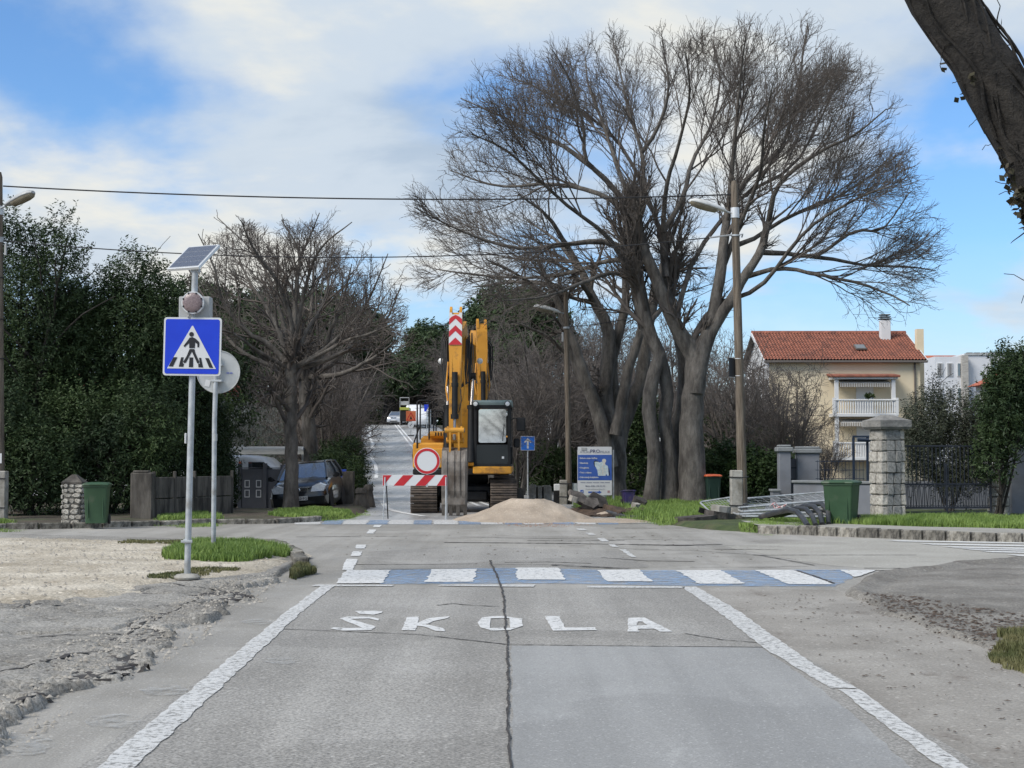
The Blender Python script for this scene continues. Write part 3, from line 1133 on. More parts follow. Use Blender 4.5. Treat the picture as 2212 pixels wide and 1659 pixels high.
grass('bright grass in front of the small black car', gpoly(((575, 1114), (600, 1103), (700, 1100), (770, 1108), (800, 1098), (805, 1104), (770, 1116), (640, 1119))), 18000, .086, 9, zl_)
grass('grass between the concrete fence and the kerb', gpoly(((335, 1125), (370, 1112), (440, 1110), (470, 1118), (480, 1126), (400, 1130))), 10000, .115, 10, zl_)
grass('grass at the foot of the wooden pole beside the stone pillar', gpoly(((-80, 1136), (-40, 1126), (30, 1128), (60, 1136), (0, 1139))), 5000, .101, 11, zl_)
grass('clump of grass on the dark corner by the leaf litter', gpoly(((2120, 1400), (2140, 1372), (2200, 1352), (2300, 1350), (2320, 1420), (2230, 1432))), 12000, .072, 12, right_pave_z, material=m_grass_dry)

# ---- fallen leaves, dirt band and loose stones
m_leaf_dead = mat('dead_leaf', (0.035, 0.024, 0.018), (0.10, 0.065, 0.04), scale=30, rough=0.9, geo=True)
m_stone = mat('loose_stone', (0.22, 0.2, 0.17), (0.42, 0.39, 0.34), scale=6, rough=0.9, geo=True)


def litter(name, label, cat, poly, n, size, seed, zf, material, flat=True):
    rs = np.random.RandomState(seed)
    P = np.array(poly, float)[:, :2]
    lo, hi = P.min(0), P.max(0)
    pts = np.zeros((0, 2))
    while len(pts) < n:
        q = lo + rs.rand(n * 3, 2) * (hi - lo)
        q = q[sdf(q[:, 0], q[:, 1], P) + (fbm(q[:, 0], q[:, 1], 1.0, 3, seed) - .5) * .8 > 0]
        pts = np.concatenate([pts, q])
    pts = pts[:n]
    z = zf(pts[:, 0], pts[:, 1]) + .006
    s = size * (.35 + rs.rand(n) ** 2)
    az = rs.rand(n) * 2 * PI
    V = []
    up = .25 if flat else .8
    for k, (r_, dh) in enumerate(((1, 0), (.5, .3), (1, .1), (.45, .2))):
        a = az + k * PI / 2
        V.append(np.stack([pts[:, 0] + np.cos(a) * s * r_, pts[:, 1] + np.sin(a) * s * r_, z + s * up * dh * rs.rand(n)], -1))
    V.append(np.stack([pts[:, 0], pts[:, 1], z + s * up], -1))
    V = np.stack(V, 1).reshape(-1, 3)
    k = np.arange(n) * 5
    t = np.concatenate([np.stack([k + a, k + b, k + 4], -1) for a, b in ((0, 1), (1, 2), (2, 3), (3, 0))])
    o = put(name, raw_mesh(name, V, tris=t, mat=material))
    return tag(o, label, cat, kind='stuff')


litter('fallen_leaves', 'dark fallen leaves scattered over the dusty shoulder', 'leaves', [(2.2, 5.5), (4.6, 5.5), (4.0, 11), (3.6, 15), (2.3, 16)], 620, .020, 1, lambda x, y: 0 * x + .004, m_leaf_dead)
litter('leaf_litter', 'dark band of leaf litter along the pavement corner', 'leaves', [(3.55, 9.5), (4.6, 10), (4.7, 13), (3.9, 15.8), (3.45, 15.2)], 1800, .03, 2, right_pave_z, m_leaf_dead)
litter('loose_stones', 'crumbled stones along the broken pavement edge', 'stones', [(-2.9, 6.6), (-2.45, 6.6), (-2.6, 13), (-2.7, 18), (-3.3, 18), (-3.35, 13), (-3.2, 8)], 1500, .020, 3, lambda x, y: np.maximum(left_pave_z(x, y), 0), m_stone, flat=False)
litter('gravel_stones', 'pale loose gravel on the corner lot', 'stones', GRAVEL, 4500, .022, 4, gravel_z, m_stone, flat=False)
litter('wet_leaves', 'few leaves and clods lying on the junction asphalt', 'leaves', gpoly(((760, 1150), (1600, 1150), (1700, 1220), (700, 1220)), 0), 160, .03, 5, lambda x, y: 0 * x, m_leaf_dead)


# ragged cracks running over the broken pavement
def draped_crack(px, w, seed, zf=left_pave_z, parent=pave):
    rnd = random.Random(seed)
    P = [G(a, b, .08) for a, b in px]
    pts = []
    for i in range(len(P) - 1):
        n = max(2, int((P[i + 1] - P[i]).length / 0.06))
        pts += [P[i].lerp(P[i + 1], j / n) for j in range(n)]
    l, r, wob = [], [], 0.0
    for i in range(len(pts)):
        q = pts[min(i + 1, len(pts) - 1)] - pts[max(i - 1, 0)]
        nn = Vector((-q.y, q.x, 0)).normalized()
        wob = wob * .9 + rnd.uniform(-.02, .02)
        ww = w * rnd.uniform(.25, 1.4) * min(1, .3 + i / 8, .3 + (len(pts) - i) / 8)
        c = pts[i] + nn * wob
        l.append(c + nn * ww / 2)
        r.append(c - nn * ww / 2)
    V = np.array([(p.x, p.y, 0) for p in l + r])
    zc = zf(np.array([p.x for p in pts]), np.array([p.y for p in pts])) + .006
    V[:, 2] = np.concatenate([np.maximum(zc, zf(V[:len(l), 0], V[:len(l), 1]) + .003), np.maximum(zc, zf(V[len(l):, 0], V[len(l):, 1]) + .003)])
    n = len(l)
    q = np.array([(i, n + i, n + i + 1, i + 1) for i in range(n - 1)])
    put('crack', raw_mesh('crack', V, quads=q, mat=m_tar), parent)


for sd_c, (pts_c, w_c) in enumerate((
        ([(0, 1372), (120, 1358), (270, 1355), (300, 1340), (420, 1288), (430, 1278)], .03), ([(-20, 1440), (60, 1425), (150, 1400), (260, 1392)], .05),
        ([(150, 1452), (260, 1440), (340, 1412), (350, 1398)], .04), ([(330, 1255), (440, 1263), (560, 1275), (612, 1290)], .035), ([(440, 1332), (500, 1326), (545, 1330)], .09),
        ([(0, 1520), (100, 1490), (220, 1495), (260, 1510)], .06), ([(660, 1236), (700, 1228), (735, 1222)], .03), ([(600, 1262), (640, 1250), (690, 1247)], .03), ([(20, 1310), (90, 1300), (160, 1302)], .05))):
    draped_crack(pts_c, w_c, 200 + sd_c)

# ================================================================== TREES
m_bark = mat('grey_bark', (0.055, 0.048, 0.041), (0.190, 0.172, 0.150), scale=4.5, rough=0.9, bump=1.0, bscale=16, bdist=.05, stretch=(1, 1, .35), dirt=(.045, .038, .032), dscale=2.2, geo=True, detail=9, ncrough=.7)
m_twig = mat('bare_twigs', (0.072, 0.061, 0.053), (0.135, 0.115, 0.10), scale=2.0, rough=0.9, geo=True)
m_twig_far = mat('grey_brown_twigs', (0.085, 0.072, 0.064), (0.15, 0.13, 0.116), scale=.8, rough=0.95, geo=True)
m_bark_dark = mat('shade_dark_bark', (0.014, 0.012, 0.010), (0.050, 0.043, 0.035), scale=7.0, rough=0.9, bump=1.0, bscale=24, bdist=.05, geo=True, detail=9, ncrough=.7)  # tone lowered to paint in the crown's shade on the leaning trunk


def leaf_mat(name, c1, c2, sc=1.2):
    m = mat(name, c1, c2, scale=sc, rough=0.6, geo=True, lo=.32, hi=.68, spec=.25, detail=5)
    return m


m_laurel = leaf_mat('laurel_leaf', (0.013, 0.027, 0.011), (0.052, 0.082, 0.027), .8)
m_pine = leaf_mat('pine_needles', (0.020, 0.040, 0.016), (0.062, 0.092, 0.036), .35)
m_olive = leaf_mat('olive_leaf', (0.022, 0.030, 0.018), (0.070, 0.078, 0.050))
m_shrub = leaf_mat('shrub_leaf', (0.016, 0.034, 0.010), (0.050, 0.080, 0.022))
m_ivy_leaf = leaf_mat('ivy_leaf', (0.012, 0.017, 0.007), (0.075, 0.062, 0.038), 9.0)
m_grey_leaf = leaf_mat('silvery_leaf', (0.10, 0.115, 0.10), (0.19, 0.205, 0.19), 3.0)


def nrm(v):
    return v / (np.linalg.norm(v, axis=-1, keepdims=True) + 1e-9)


def tube_arrays(P, R, sides):
    """P (B,N,3) R (B,N) -> verts, quads"""
    B, N = R.shape
    T = np.empty_like(P)
    T[:, 1:-1] = P[:, 2:] - P[:, :-2]
    T[:, 0] = P[:, 1] - P[:, 0]
    T[:, -1] = P[:, -1] - P[:, -2]
    T = nrm(T)
    ref = np.where(np.abs(T[:, :1, 2:3]) < .8, np.array([0, 0, 1.0]), np.array([1.0, 0, 0]))
    U = nrm(np.cross(T, np.broadcast_to(ref, T.shape)))
    Wv = np.cross(T, U)
    a = np.arange(sides) * 2 * PI / sides
    V = P[:, :, None, :] + R[:, :, None, None] * (np.cos(a)[None, None, :, None] * U[:, :, None, :] + np.sin(a)[None, None, :, None] * Wv[:, :, None, :])
    I = np.arange(B * N * sides).reshape(B, N, sides)
    J = np.roll(I, -1, axis=2)
    q = np.stack([I[:, :-1], J[:, :-1], J[:, 1:], I[:, 1:]], -1).reshape(-1, 4)
    return V.reshape(-1, 3), q


def join_tubes(batches):
    Vs, Qs, n = [], [], 0
    for P, R, s in batches:
        if len(P) == 0:
            continue
        v, q = tube_arrays(P, R, s)
        Vs.append(v)
        Qs.append(q + n)
        n += len(v)
    return np.concatenate(Vs), np.concatenate(Qs)


def resample(pts, radii, n):
    """Catmull-Rom through hand-set points"""
    P = np.array([list(p) for p in pts], float)
    r = np.array(radii, float)
    if len(r) != len(P):
        r = np.interp(np.linspace(0, 1, len(P)), np.linspace(0, 1, len(r)), r)
    Q = np.vstack([2 * P[0] - P[1], P, 2 * P[-1] - P[-2]])
    seg = np.linalg.norm(np.diff(P, axis=0), axis=1)
    cum = np.concatenate([[0], np.cumsum(seg)])
    out, ro = [], []
    for t in np.linspace(0, cum[-1], n):
        i = min(int(np.searchsorted(cum, t, side='right')) - 1, len(P) - 2)
        u = (t - cum[i]) / max(seg[i], 1e-9)
        p0, p1, p2, p3 = Q[i], Q[i + 1], Q[i + 2], Q[i + 3]
        out.append(.5 * ((2 * p1) + (-p0 + p2) * u + (2 * p0 - 5 * p1 + 4 * p2 - p3) * u * u + (-p0 + 3 * p1 - 3 * p2 + p3) * u ** 3))
        ro.append(r[i] * (1 - u) + r[i + 1] * u)
    return np.array(out), np.array(ro)


def sprout(P, R, per, rs, N=6, t0=.25, t1=1.0, ang=(25, 55), ratio=(.35, .6), wig=.16, up=.05, rfac=.62, rmin=.007, tip=.35, lmin=.12, lmax=99., env=None, away=None, awayw=0.0, flat=None):
    """children along every parent path, all at once"""
    B, M = R.shape
    L = np.linalg.norm(np.diff(P, axis=1), axis=2).sum(1)
    cnt = np.maximum(1, (per * np.clip(L / np.median(L), .5, 1.8)).round().astype(int))
    idx = np.repeat(np.arange(B), cnt)
    C = len(idx)
    t0 = np.broadcast_to(np.asarray(t0, float), (B,))[idx]
    t = t0 + (t1 - t0) * rs.rand(C) ** .85
    f = t * (M - 1)
    i = np.minimum(f.astype(int), M - 2)
    u = (f - i)[:, None]
    O = P[idx, i] * (1 - u) + P[idx, i + 1] * u
    T = nrm(P[idx, i + 1] - P[idx, i])
    rp = R[idx, i] * (1 - u[:, 0]) + R[idx, i + 1] * u[:, 0]
    perp = nrm(np.cross(T, rs.randn(C, 3)))
    a = np.radians(ang[0] + (ang[1] - ang[0]) * rs.rand(C))[:, None]
    D = T * np.cos(a) + perp * np.sin(a)
    if away is not None:
        D = nrm(D + awayw * nrm(O - away))
    if flat:
        D[:, 2] *= flat
    D = nrm(D)
    ln = L[idx] * (ratio[0] + (ratio[1] - ratio[0]) * rs.rand(C)) * (1.12 - .62 * t)
    ln = np.clip(ln, lmin, lmax)
    if env is not None:
        end = O + D * ln[:, None]
        pad = (1.05 + .45 * rs.rand(C))[:, None]
        for _ in range(4):
            out = ~env(O + D * ln[:, None] * pad)
            ln = np.where(out, ln * .7, ln)
            end = O + D * ln[:, None]
        ok = env(O + (end - O) * .5) | (rs.rand(C) < .3)
        O, D, ln, rp = O[ok], D[ok], ln[ok], rp[ok]
        C = len(ln)
    Q = np.empty((C, N, 3))
    Q[:, 0] = O
    st = (ln / (N - 1))[:, None]
    for j in range(1, N):
        Q[:, j] = Q[:, j - 1] + D * st
        D = nrm(D + wig * rs.randn(C, 3) + np.array([0, 0, up]))
    r0 = np.maximum(rp * rfac, rmin)
    Rr = r0[:, None] * (1 - (1 - tip) * np.linspace(0, 1, N)[None, :])
    Rr = np.maximum(Rr, rmin * .8)
    return Q, Rr


def make_tree(name, label, base, limbs, levels, seed, bark, twig, cat='tree', group=None, thick=None, env=None, trunk_sides=12, away=None, trunks=0):
    """limbs: (points, radii) in world metres, trunks first; levels: keyword dicts for sprout, coarse to fine"""
    rs = np.random.RandomState(seed)
    base = np.array(base, float)
    t = thing(name, label, cat, tuple(base), group=group)
    NL = 14
    P, R = [], []
    for pts, rr in limbs:
        p, r = resample(pts, rr, NL)
        k = np.linspace(0, 1, NL)[:, None]
        p = p + rs.randn(NL, 3) * (0.055 * np.minimum(r, .10))[:, None] * np.sin(k * PI) * 3
        P.append(p - base)
        R.append(r)
    P, R = np.array(P), np.array(R)
    V, q = join_tubes([(P, R, trunk_sides)])
    # knobbly bark
    ph = rs.rand(3) * 9
    n3 = V * 2.4 + ph
    bumpy = .035 * (np.sin(n3[:, 0] * 1.7 + n3[:, 2]) * np.sin(n3[:, 1] * 2.1 + n3[:, 2] * 1.3)) + .02 * np.sin(n3[:, 0] * 6 + n3[:, 2] * 3) * np.sin(n3[:, 1] * 5)
    rad_v = np.repeat(R.reshape(-1), trunk_sides)
    cen = np.repeat(P.reshape(-1, 3), trunk_sides, axis=0)
    V = cen + (V - cen) * (1 + np.clip(bumpy * 2.2, -.3, .3) * np.clip(rad_v / .15, 0, 1))[:, None]
    put('trunk', raw_mesh('trunk', V, quads=q, mat=bark, smooth=True), t)
    batches = []
    aw = None if away is None else np.array(away) - base
    e2 = None if env is None else (lambda X: env(X + base))
    for kw in levels:
        kw = dict(kw)
        s = kw.pop('sides', 3)
        src = kw.pop('src', None)
        use_env = e2 if kw.pop('clip', True) else None
        PP, RR = (P, R) if src is None else src
        if trunks and src is None and kw.get('first'):
            pr_ = np.full(len(P), float(kw['per']))
            pr_[:trunks] *= .45
            tt_ = np.full(len(P), float(kw['t0']))
            tt_[:trunks] = .68
            kw['per'], kw['t0'] = pr_, tt_
        kw.pop('first', None)
        P, R = sprout(PP, RR, rs=rs, env=use_env, away=aw, **kw)
        batches.append((P, R, s))
    V, q = join_tubes(batches)
    put('crown', raw_mesh('crown', V, quads=q, mat=twig, smooth=False), t)
    return t


def shoots_mesh(name, O, D, rs, material, leaves=12, length=.35, leaf=(.10, .032), spread=.75):
    """leafy shoots: narrow leaf blades set round short axes"""
    S = len(O)
    k = np.tile(np.arange(leaves), S)
    s = np.repeat(np.arange(S), leaves)
    C = len(s)
    t = (k + rs.rand(C)) / leaves
    pos = O[s] + D[s] * (t * length * (.7 + .6 * rs.rand(S)[s]))[:, None]
    per = nrm(np.cross(D[s], rs.randn(C, 3)))
    d = nrm(D[s] * (1 - spread) + per * spread + rs.randn(C, 3) * .18)
    side = nrm(np.cross(d, rs.randn(C, 3)))
    ll = leaf[0] * (.6 + .8 * rs.rand(C))
    ww = leaf[1] * (.7 + .6 * rs.rand(C))
    a = pos
    b = pos + d * (ll * .5)[:, None] + side * (ww * .5)[:, None]
    c = pos + d * ll[:, None]
    e = pos + d * (ll * .5)[:, None] - side * (ww * .5)[:, None]
    V = np.stack([a, b, c, e], 1).reshape(-1, 3)
    q = np.arange(C * 4).reshape(-1, 4)
    return raw_mesh(name, V, quads=q, mat=material)


def crown_points(rs, n, lobes, shell=.55):
    """points filling a group of ellipsoid lobes, denser towards their skins, with outward directions"""
    w = np.array([l[3] * l[4] * l[5] for l in lobes]) ** .75
    w /= w.sum()
    i = rs.choice(len(lobes), n, p=w)
    L_ = np.array(lobes)[i]
    d = nrm(rs.randn(n, 3))
    r = shell + (1 - shell) * rs.rand(n) ** .7
    r = np.where(rs.rand(n) < .25, rs.rand(n) ** .5, r)
    # lumpy skin
    lump = 1 + .16 * np.sin(d[:, 0] * 5 + L_[:, 0] * 3) * np.sin(d[:, 2] * 6 + L_[:, 1]) + .10 * np.sin(d[:, 1] * 9 + d[:, 2] * 7)
    P = L_[:, :3] + d * L_[:, 3:6] * (r * lump)[:, None]
    return P, d


def leafy_tree(name, label, base, lobes, n, seed, material, cat='tree', group=None, leaves=12, length=.35, leaf=(.10, .032), up=.7, stems=5, stem_r=.06, bark=None, spread=.75, zmin=.05, shell=.55):
    rs = np.random.RandomState(seed)
    t = thing(name, label, cat, base, group=group)
    P, d = crown_points(rs, n, lobes, shell)
    ok = P[:, 2] > zmin
    P, d = P[ok], d[ok]
    D = nrm(d * .8 + np.array([0, 0, up]) + rs.randn(len(P), 3) * .35)
    put('crown', shoots_mesh('crown', P, D, rs, material, leaves, length, leaf, spread), t)
    sp, sr = [], []
    for k in range(stems):
        l = lobes[k % len(lobes)]
        top = np.array(l[:3]) + np.array([0, 0, l[5] * .4]) + rs.randn(3) * .15
        a = np.array([rs.randn() * stem_r * 1.5, rs.randn() * stem_r * 1.5, -.1])
        p, r = resample([a, a * .5 + top * .45 + rs.randn(3) * .12, top], [stem_r, stem_r * .75, stem_r * .25], 10)
        sp.append(p)
        sr.append(r)
    sp, sr = np.array(sp), np.array(sr)
    b1, r1 = sprout(sp, sr, 9, rs, N=6, t0=.3, ang=(30, 65), ratio=(.25, .5), rmin=.008)
    V, q = join_tubes([(sp, sr, 8), (b1, r1, 4)])
    put('trunk', raw_mesh('trunk', V, quads=q, mat=bark or m_bark_dark, smooth=True), t)
    return t


# ---------------------------------------------------------------- the great bare tree by the works
DB = 44.5


def limb(px, dz, r0, r1, d0=DB, d1=None):
    """hand-surveyed limb: sight-line points, depth drifting by dz along the limb"""
    n = len(px)
    pts = [W(x, y, d0 + dz * (k / (n - 1)) ** 1.3) for k, (x, y) in enumerate(px)]
    return pts, list(np.linspace(r0, r1, n))


def trunkl(px, radii, d):
    return [W(x, y, dd) for (x, y), dd in zip(px, d if hasattr(d, '__len__') else [d] * len(px))], radii


B_limbs = [
    # four stems rising from one stool
    trunkl([(1404, 1104), (1409, 1060), (1414, 985), (1403, 890), (1410, 820), (1424, 765), (1398, 700), (1384, 620), (1372, 560)], [.30, .24, .21, .22, .21, .19, .17, .15, .13], 44.4),
    trunkl([(1452, 1104), (1446, 1050), (1446, 985), (1436, 915), (1440, 850), (1428, 770), (1394, 705), (1376, 640), (1362, 560), (1364, 470)], [.34, .26, .22, .20, .20, .20, .19, .17, .15, .11], 44.7),
    trunkl([(1500, 1106), (1496, 1050), (1494, 960), (1496, 880), (1504, 815), (1503, 775), (1490, 746), (1468, 720)], [.56, .43, .37, .34, .325, .31, .25, .18], 44.2),
    trunkl([(1472, 1104), (1470, 1040), (1462, 960), (1470, 880), (1478, 800), (1458, 700), (1440, 600), (1432, 500)], [.34, .26, .22, .19, .16, .15, .14, .11], 45.2),
    # fork of the thick stem
    trunkl([(1503, 830), (1494, 760), (1464, 715), (1436, 650), (1412, 590), (1392, 545), (1371, 459)], [.20, .25, .225, .20, .18, .16, .13], [44.2, 44.2, 44.1, 44, 44, 44, 44]),
    trunkl([(1504, 850), (1510, 790), (1528, 730), (1546, 656), (1554, 600), (1562, 536), (1574, 450)], [.22, .27, .235, .19, .17, .15, .12], 44.0),
    trunkl([(1520, 755), (1546, 700), (1575, 655), (1606, 600), (1641, 545), (1660, 480)], [.17, .18, .165, .145, .125, .11], [44.0, 43.9, 43.7, 43.6, 43.6, 43.6]),
    # crown limbs, traced one by one
    limb([(1371, 459), (1300, 380), (1264, 345), (1260, 268), (1230, 172), (1195, 110)], -2.0, 0.096, .016),
    limb([(1280, 362), (1220, 318), (1172, 295), (1076, 249), (995, 212)], 1.0, 0.080, .016),
    limb([(1383, 548), (1300, 522), (1230, 528), (1115, 536), (1000, 500), (895, 448)], -2.5, 0.104, .016),
    limb([(1376, 480), (1300, 421), (1191, 398), (1076, 402), (972, 368)], 2.5, 0.096, .016),
    limb([(1364, 470), (1390, 400), (1383, 318), (1360, 249), (1344, 172), (1325, 100)], 1.5, 0.088, .016),
    limb([(1386, 330), (1421, 276), (1444, 191), (1430, 85)], -1.0, 0.072, .016),
    limb([(1432, 500), (1474, 430), (1497, 345), (1536, 268), (1555, 172), (1540, 85)], 2.5, 0.088, .016),
    limb([(1574, 450), (1580, 383), (1589, 287), (1600, 160), (1612, 70)], -2.0, 0.096, .016),
    limb([(1574, 450), (1620, 380), (1680, 330), (1694, 305), (1723, 203), (1735, 110), (1745, 50)], 1.0, 0.088, .016),
    limb([(1660, 480), (1682, 400), (1763, 332), (1845, 292), (1915, 235)], -2.5, 0.088, .016),
    limb([(1641, 545), (1700, 548), (1763, 552), (1845, 500), (1906, 495), (1965, 415)], 0.5, 0.088, .016),
    limb([(1720, 550), (1800, 560), (1865, 573), (1967, 577), (2022, 585)], 2.5, 0.072, .016),
    limb([(1606, 600), (1680, 580), (1743, 589), (1845, 609), (1926, 638), (1965, 660)], -3.0, 0.080, .016),
    limb([(1562, 536), (1620, 520), (1700, 470), (1800, 430), (1880, 380), (1930, 330)], 4.0, 0.088, .016),
    limb([(1412, 590), (1330, 560), (1230, 590), (1120, 600), (1000, 590), (935, 580)], 4.5, 0.088, .016),
    limb([(1384, 620), (1330, 590), (1260, 610), (1180, 640), (1080, 650)], -4.5, 0.088, .016),
    limb([(1371, 459), (1330, 350), (1300, 260), (1270, 180), (1265, 120)], 4.5, 0.080, .016),
    limb([(1432, 500), (1440, 400), (1470, 300), (1490, 200), (1480, 110)], -4.5, 0.080, .016),
    limb([(1554, 600), (1600, 480), (1640, 380), (1650, 280), (1670, 180)], -5.0, 0.088, .016),
    limb([(1440, 600), (1420, 480), (1330, 300), (1180, 200), (1100, 165)], 6.0, 0.088, .016),
    limb([(1458, 700), (1500, 560), (1600, 430), (1720, 350), (1800, 200), (1830, 160)], 6.0, 0.088, .016),
    limb([(1376, 640), (1320, 520), (1220, 440), (1100, 330), (1020, 290)], -6.0, 0.080, .016),
    limb([(1546, 656), (1640, 620), (1740, 500), (1850, 430), (1930, 400)], -6.0, 0.080, .016),
]


def b_env(X):
    # outline of the crown as seen in the photograph, swept round as a lens-shaped dome
    d = X[:, 1]
    px = PCX + X[:, 0] / d * FOC
    py = 990 - (X[:, 2] - EYE) / d * FOC
    xs = [840, 872, 890, 960, 1010, 1100, 1200, 1300, 1420, 1550, 1660, 1760, 1830, 1900, 1960, 1985, 2050, 2075]
    top = [620, 480, 385, 330, 205, 112, 90, 72, 52, 55, 25, 25, 70, 150, 250, 370, 440, 560]
    xb = [840, 870, 950, 1000, 1200, 1400, 1600, 1800, 1950, 2050, 2075]
    bot = [600, 640, 650, 690, 760, 800, 760, 740, 720, 640, 600]
    ok = (py > np.interp(px, xs, top)) & (py < np.interp(px, xb, bot)) & (px > 862) & (px < 2058)
    return ok & (np.abs(X[:, 1] - DB) < 7.5)


BASE_B = W(1455, 1094, DB)
BASE_B.z = 0.05
make_tree('bare_tree', 'huge bare tree with several grey trunks beside the wooden lamp pole', BASE_B, B_limbs, [
    dict(first=True, per=10.5, N=8, t0=.15, ang=(20, 52), ratio=(.32, .66), wig=.11, up=.03, rfac=.50, rmin=.011, sides=5, lmin=.9, awayw=.35),
    dict(per=7.6, N=7, t0=.12, ang=(20, 52), ratio=(.38, .72), wig=.14, up=.03, rfac=.60, rmin=.008, sides=4, lmin=.5, awayw=.30),
    dict(per=4.1, N=6, t0=.12, ang=(20, 52), ratio=(.45, .85), wig=.17, up=.015, rfac=.72, rmin=.0062, sides=3, lmin=.40, awayw=.25, clip=False),
    dict(per=1.7, N=4, t0=.15, ang=(22, 55), ratio=(.45, .85), wig=.22, up=.0, rfac=.75, rmin=.0046, sides=3, lmin=.22, clip=False, awayw=.2),
], 5, m_bark, m_twig, env=b_env, away=(BASE_B.x, DB, 4.5), trunks=7)

# second big tree, behind the billboard
DA = 51.0
A_limbs = [
    trunkl([(1322, 1096), (1322, 1040), (1324, 985), (1320, 935), (1312, 890), (1310, 840)], [.62, .50, .45, .40, .30, .20], DA),
    trunkl([(1318, 1010), (1298, 915), (1272, 840), (1248, 790), (1232, 740), (1215, 690), (1212, 620)], [.30, .25, .22, .19, .16, .14, .11], DA - .5),
    trunkl([(1318, 950), (1304, 880), (1312, 800), (1316, 740), (1304, 690), (1282, 650), (1262, 600), (1230, 540)], [.34, .28, .26, .24, .19, .17, .14, .10], DA),
    trunkl([(1328, 950), (1332, 880), (1322, 810), (1326, 760), (1345, 690), (1352, 640), (1350, 560)], [.28, .24, .2, .18, .16, .14, .1], DA + .4),
    trunkl([(1326, 1000), (1350, 900), (1382, 830), (1392, 760), (1400, 700), (1420, 620), (1440, 540)], [.32, .28, .26, .22, .19, .15, .1], DA + .6),
    trunkl([(1330, 940), (1345, 860), (1360, 790), (1378, 740), (1385, 690), (1372, 640)], [.22, .19, .17, .15, .13, .1], DA - .8),
    trunkl([(1272, 840), (1246, 760), (1224, 700), (1200, 640), (1160, 560)], [.18, .15, .13, .11, .06], DA - 1.4),
]
for k, (p, q, dz) in enumerate((((1215, 680), (1050, 560), -3), ((1262, 600), (1130, 470), 3), ((1230, 540), (1120, 420), -2), ((1350, 560), (1330, 430), 2), ((1440, 540), (1480, 420), -3), ((1212, 620), (1020, 620), 2), ((1282, 650), (1180, 560), -5), ((1400, 700), (1500, 590), 4), ((1248, 790), (1100, 690), -1))):
    A_limbs.append(limb([p, ((p[0] + q[0]) / 2 + 8, (p[1] + q[1]) / 2 - 12), q], dz, .10, .02, d0=DA))
BASE_A = W(1322, 1092, DA)
BASE_A.z = 0.05
make_tree('bare_tree', 'bare forked tree rising behind the blue and white billboard', BASE_A, A_limbs, [
    dict(first=True, per=8, N=7, t0=.30, ang=(25, 60), ratio=(.30, .5), wig=.16, up=.02, rfac=.55, rmin=.012, sides=4, lmin=.8),
    dict(per=5.5, N=6, t0=.15, ang=(25, 60), ratio=(.35, .62), wig=.2, up=.0, rfac=.65, rmin=.009, sides=3, lmin=.4),
    dict(per=4, N=5, t0=.12, ang=(25, 60), ratio=(.4, .7), wig=.24, up=-.04, rfac=.7, rmin=.0065, sides=3, lmin=.3),
], 15, m_bark, m_twig, trunks=7)

# ---------------------------------------------------------------- bare tree in front of the small car, and its neighbour
DC = 40.6
C_limbs = [
    trunkl([(627, 1108), (628, 1075), (629, 1000), (630, 900), (628, 830), (630, 782)], [.28, .215, .185, .175, .175, .18], DC),
    limb([(628, 795), (580, 745), (537, 720), (482, 655), (463, 579), (428, 505)], -1.0, 0.094, .012, d0=DC),
    limb([(628, 790), (592, 690), (537, 606), (505, 525)], 1.5, 0.086, .012, d0=DC),
    limb([(630, 785), (630, 702), (600, 612), (548, 538), (520, 475)], -2.5, 0.086, .012, d0=DC),
    limb([(632, 785), (641, 620), (646, 546), (608, 475)], .5, 0.086, .012, d0=DC),
    limb([(632, 790), (660, 720), (696, 661), (712, 592), (722, 500)], 2.0, 0.078, .012, d0=DC),
    limb([(634, 795), (701, 756), (760, 700), (797, 647), (838, 548)], -1.5, 0.086, .012, d0=DC),
    limb([(634, 800), (700, 778), (756, 751), (832, 694), (868, 612)], 1.0, 0.086, .012, d0=DC),
    limb([(626, 800), (560, 780), (500, 740), (440, 640), (395, 560)], 2.0, 0.078, .012, d0=DC),
    limb([(646, 560), (670, 510), (690, 460)], -1.0, 0.039, .012, d0=DC),
    limb([(630, 780), (655, 640), (690, 540), (760, 480)], -3.0, 0.070, .012, d0=DC),
    limb([(630, 782), (600, 660), (560, 560), (470, 470)], 3.5, 0.070, .012, d0=DC),
    limb([(634, 798), (740, 740), (800, 720), (870, 690)], -3.0, 0.062, .012, d0=DC),
    limb([(626, 798), (560, 760), (500, 720), (420, 700)], -3.0, 0.062, .012, d0=DC),
]


def c_env(X):
    px = PCX + X[:, 0] / X[:, 1] * FOC
    py = 990 - (X[:, 2] - EYE) / X[:, 1] * FOC
    top = np.interp(px, [380, 420, 450, 520, 600, 690, 760, 840, 880, 900], [640, 540, 485, 475, 470, 470, 515, 580, 640, 700])
    return (py > top) & (px > 395) & (px < 885) & (py < 900)


BASE_C = W(627, 1104, DC)
BASE_C.z = .08
make_tree('bare_tree', 'bare fan shaped tree whose straight trunk hides part of the black car', BASE_C, C_limbs, [
    dict(per=13, N=7, t0=.22, ang=(22, 50), ratio=(.35, .62), wig=.16, up=.05, rfac=.5, rmin=.010, sides=4, lmin=.6, awayw=.25),
    dict(per=6.5, N=6, t0=.15, ang=(25, 55), ratio=(.36, .65), wig=.22, up=.03, rfac=.66, rmin=.0075, sides=3, lmin=.35, awayw=.15),
    dict(per=3.6, N=5, t0=.15, ang=(25, 60), ratio=(.4, .75), wig=.28, up=.02, rfac=.7, rmin=.005, sides=3, lmin=.25),
], 25, m_bark, m_twig, away=(BASE_C.x, DC, 3.0), env=c_env)
DD = 48.5
D_limbs = [trunkl([(676, 1085), (672, 1010), (668, 930), (660, 850), (662, 800)], [.34, .25, .23, .22, .2], DD)]
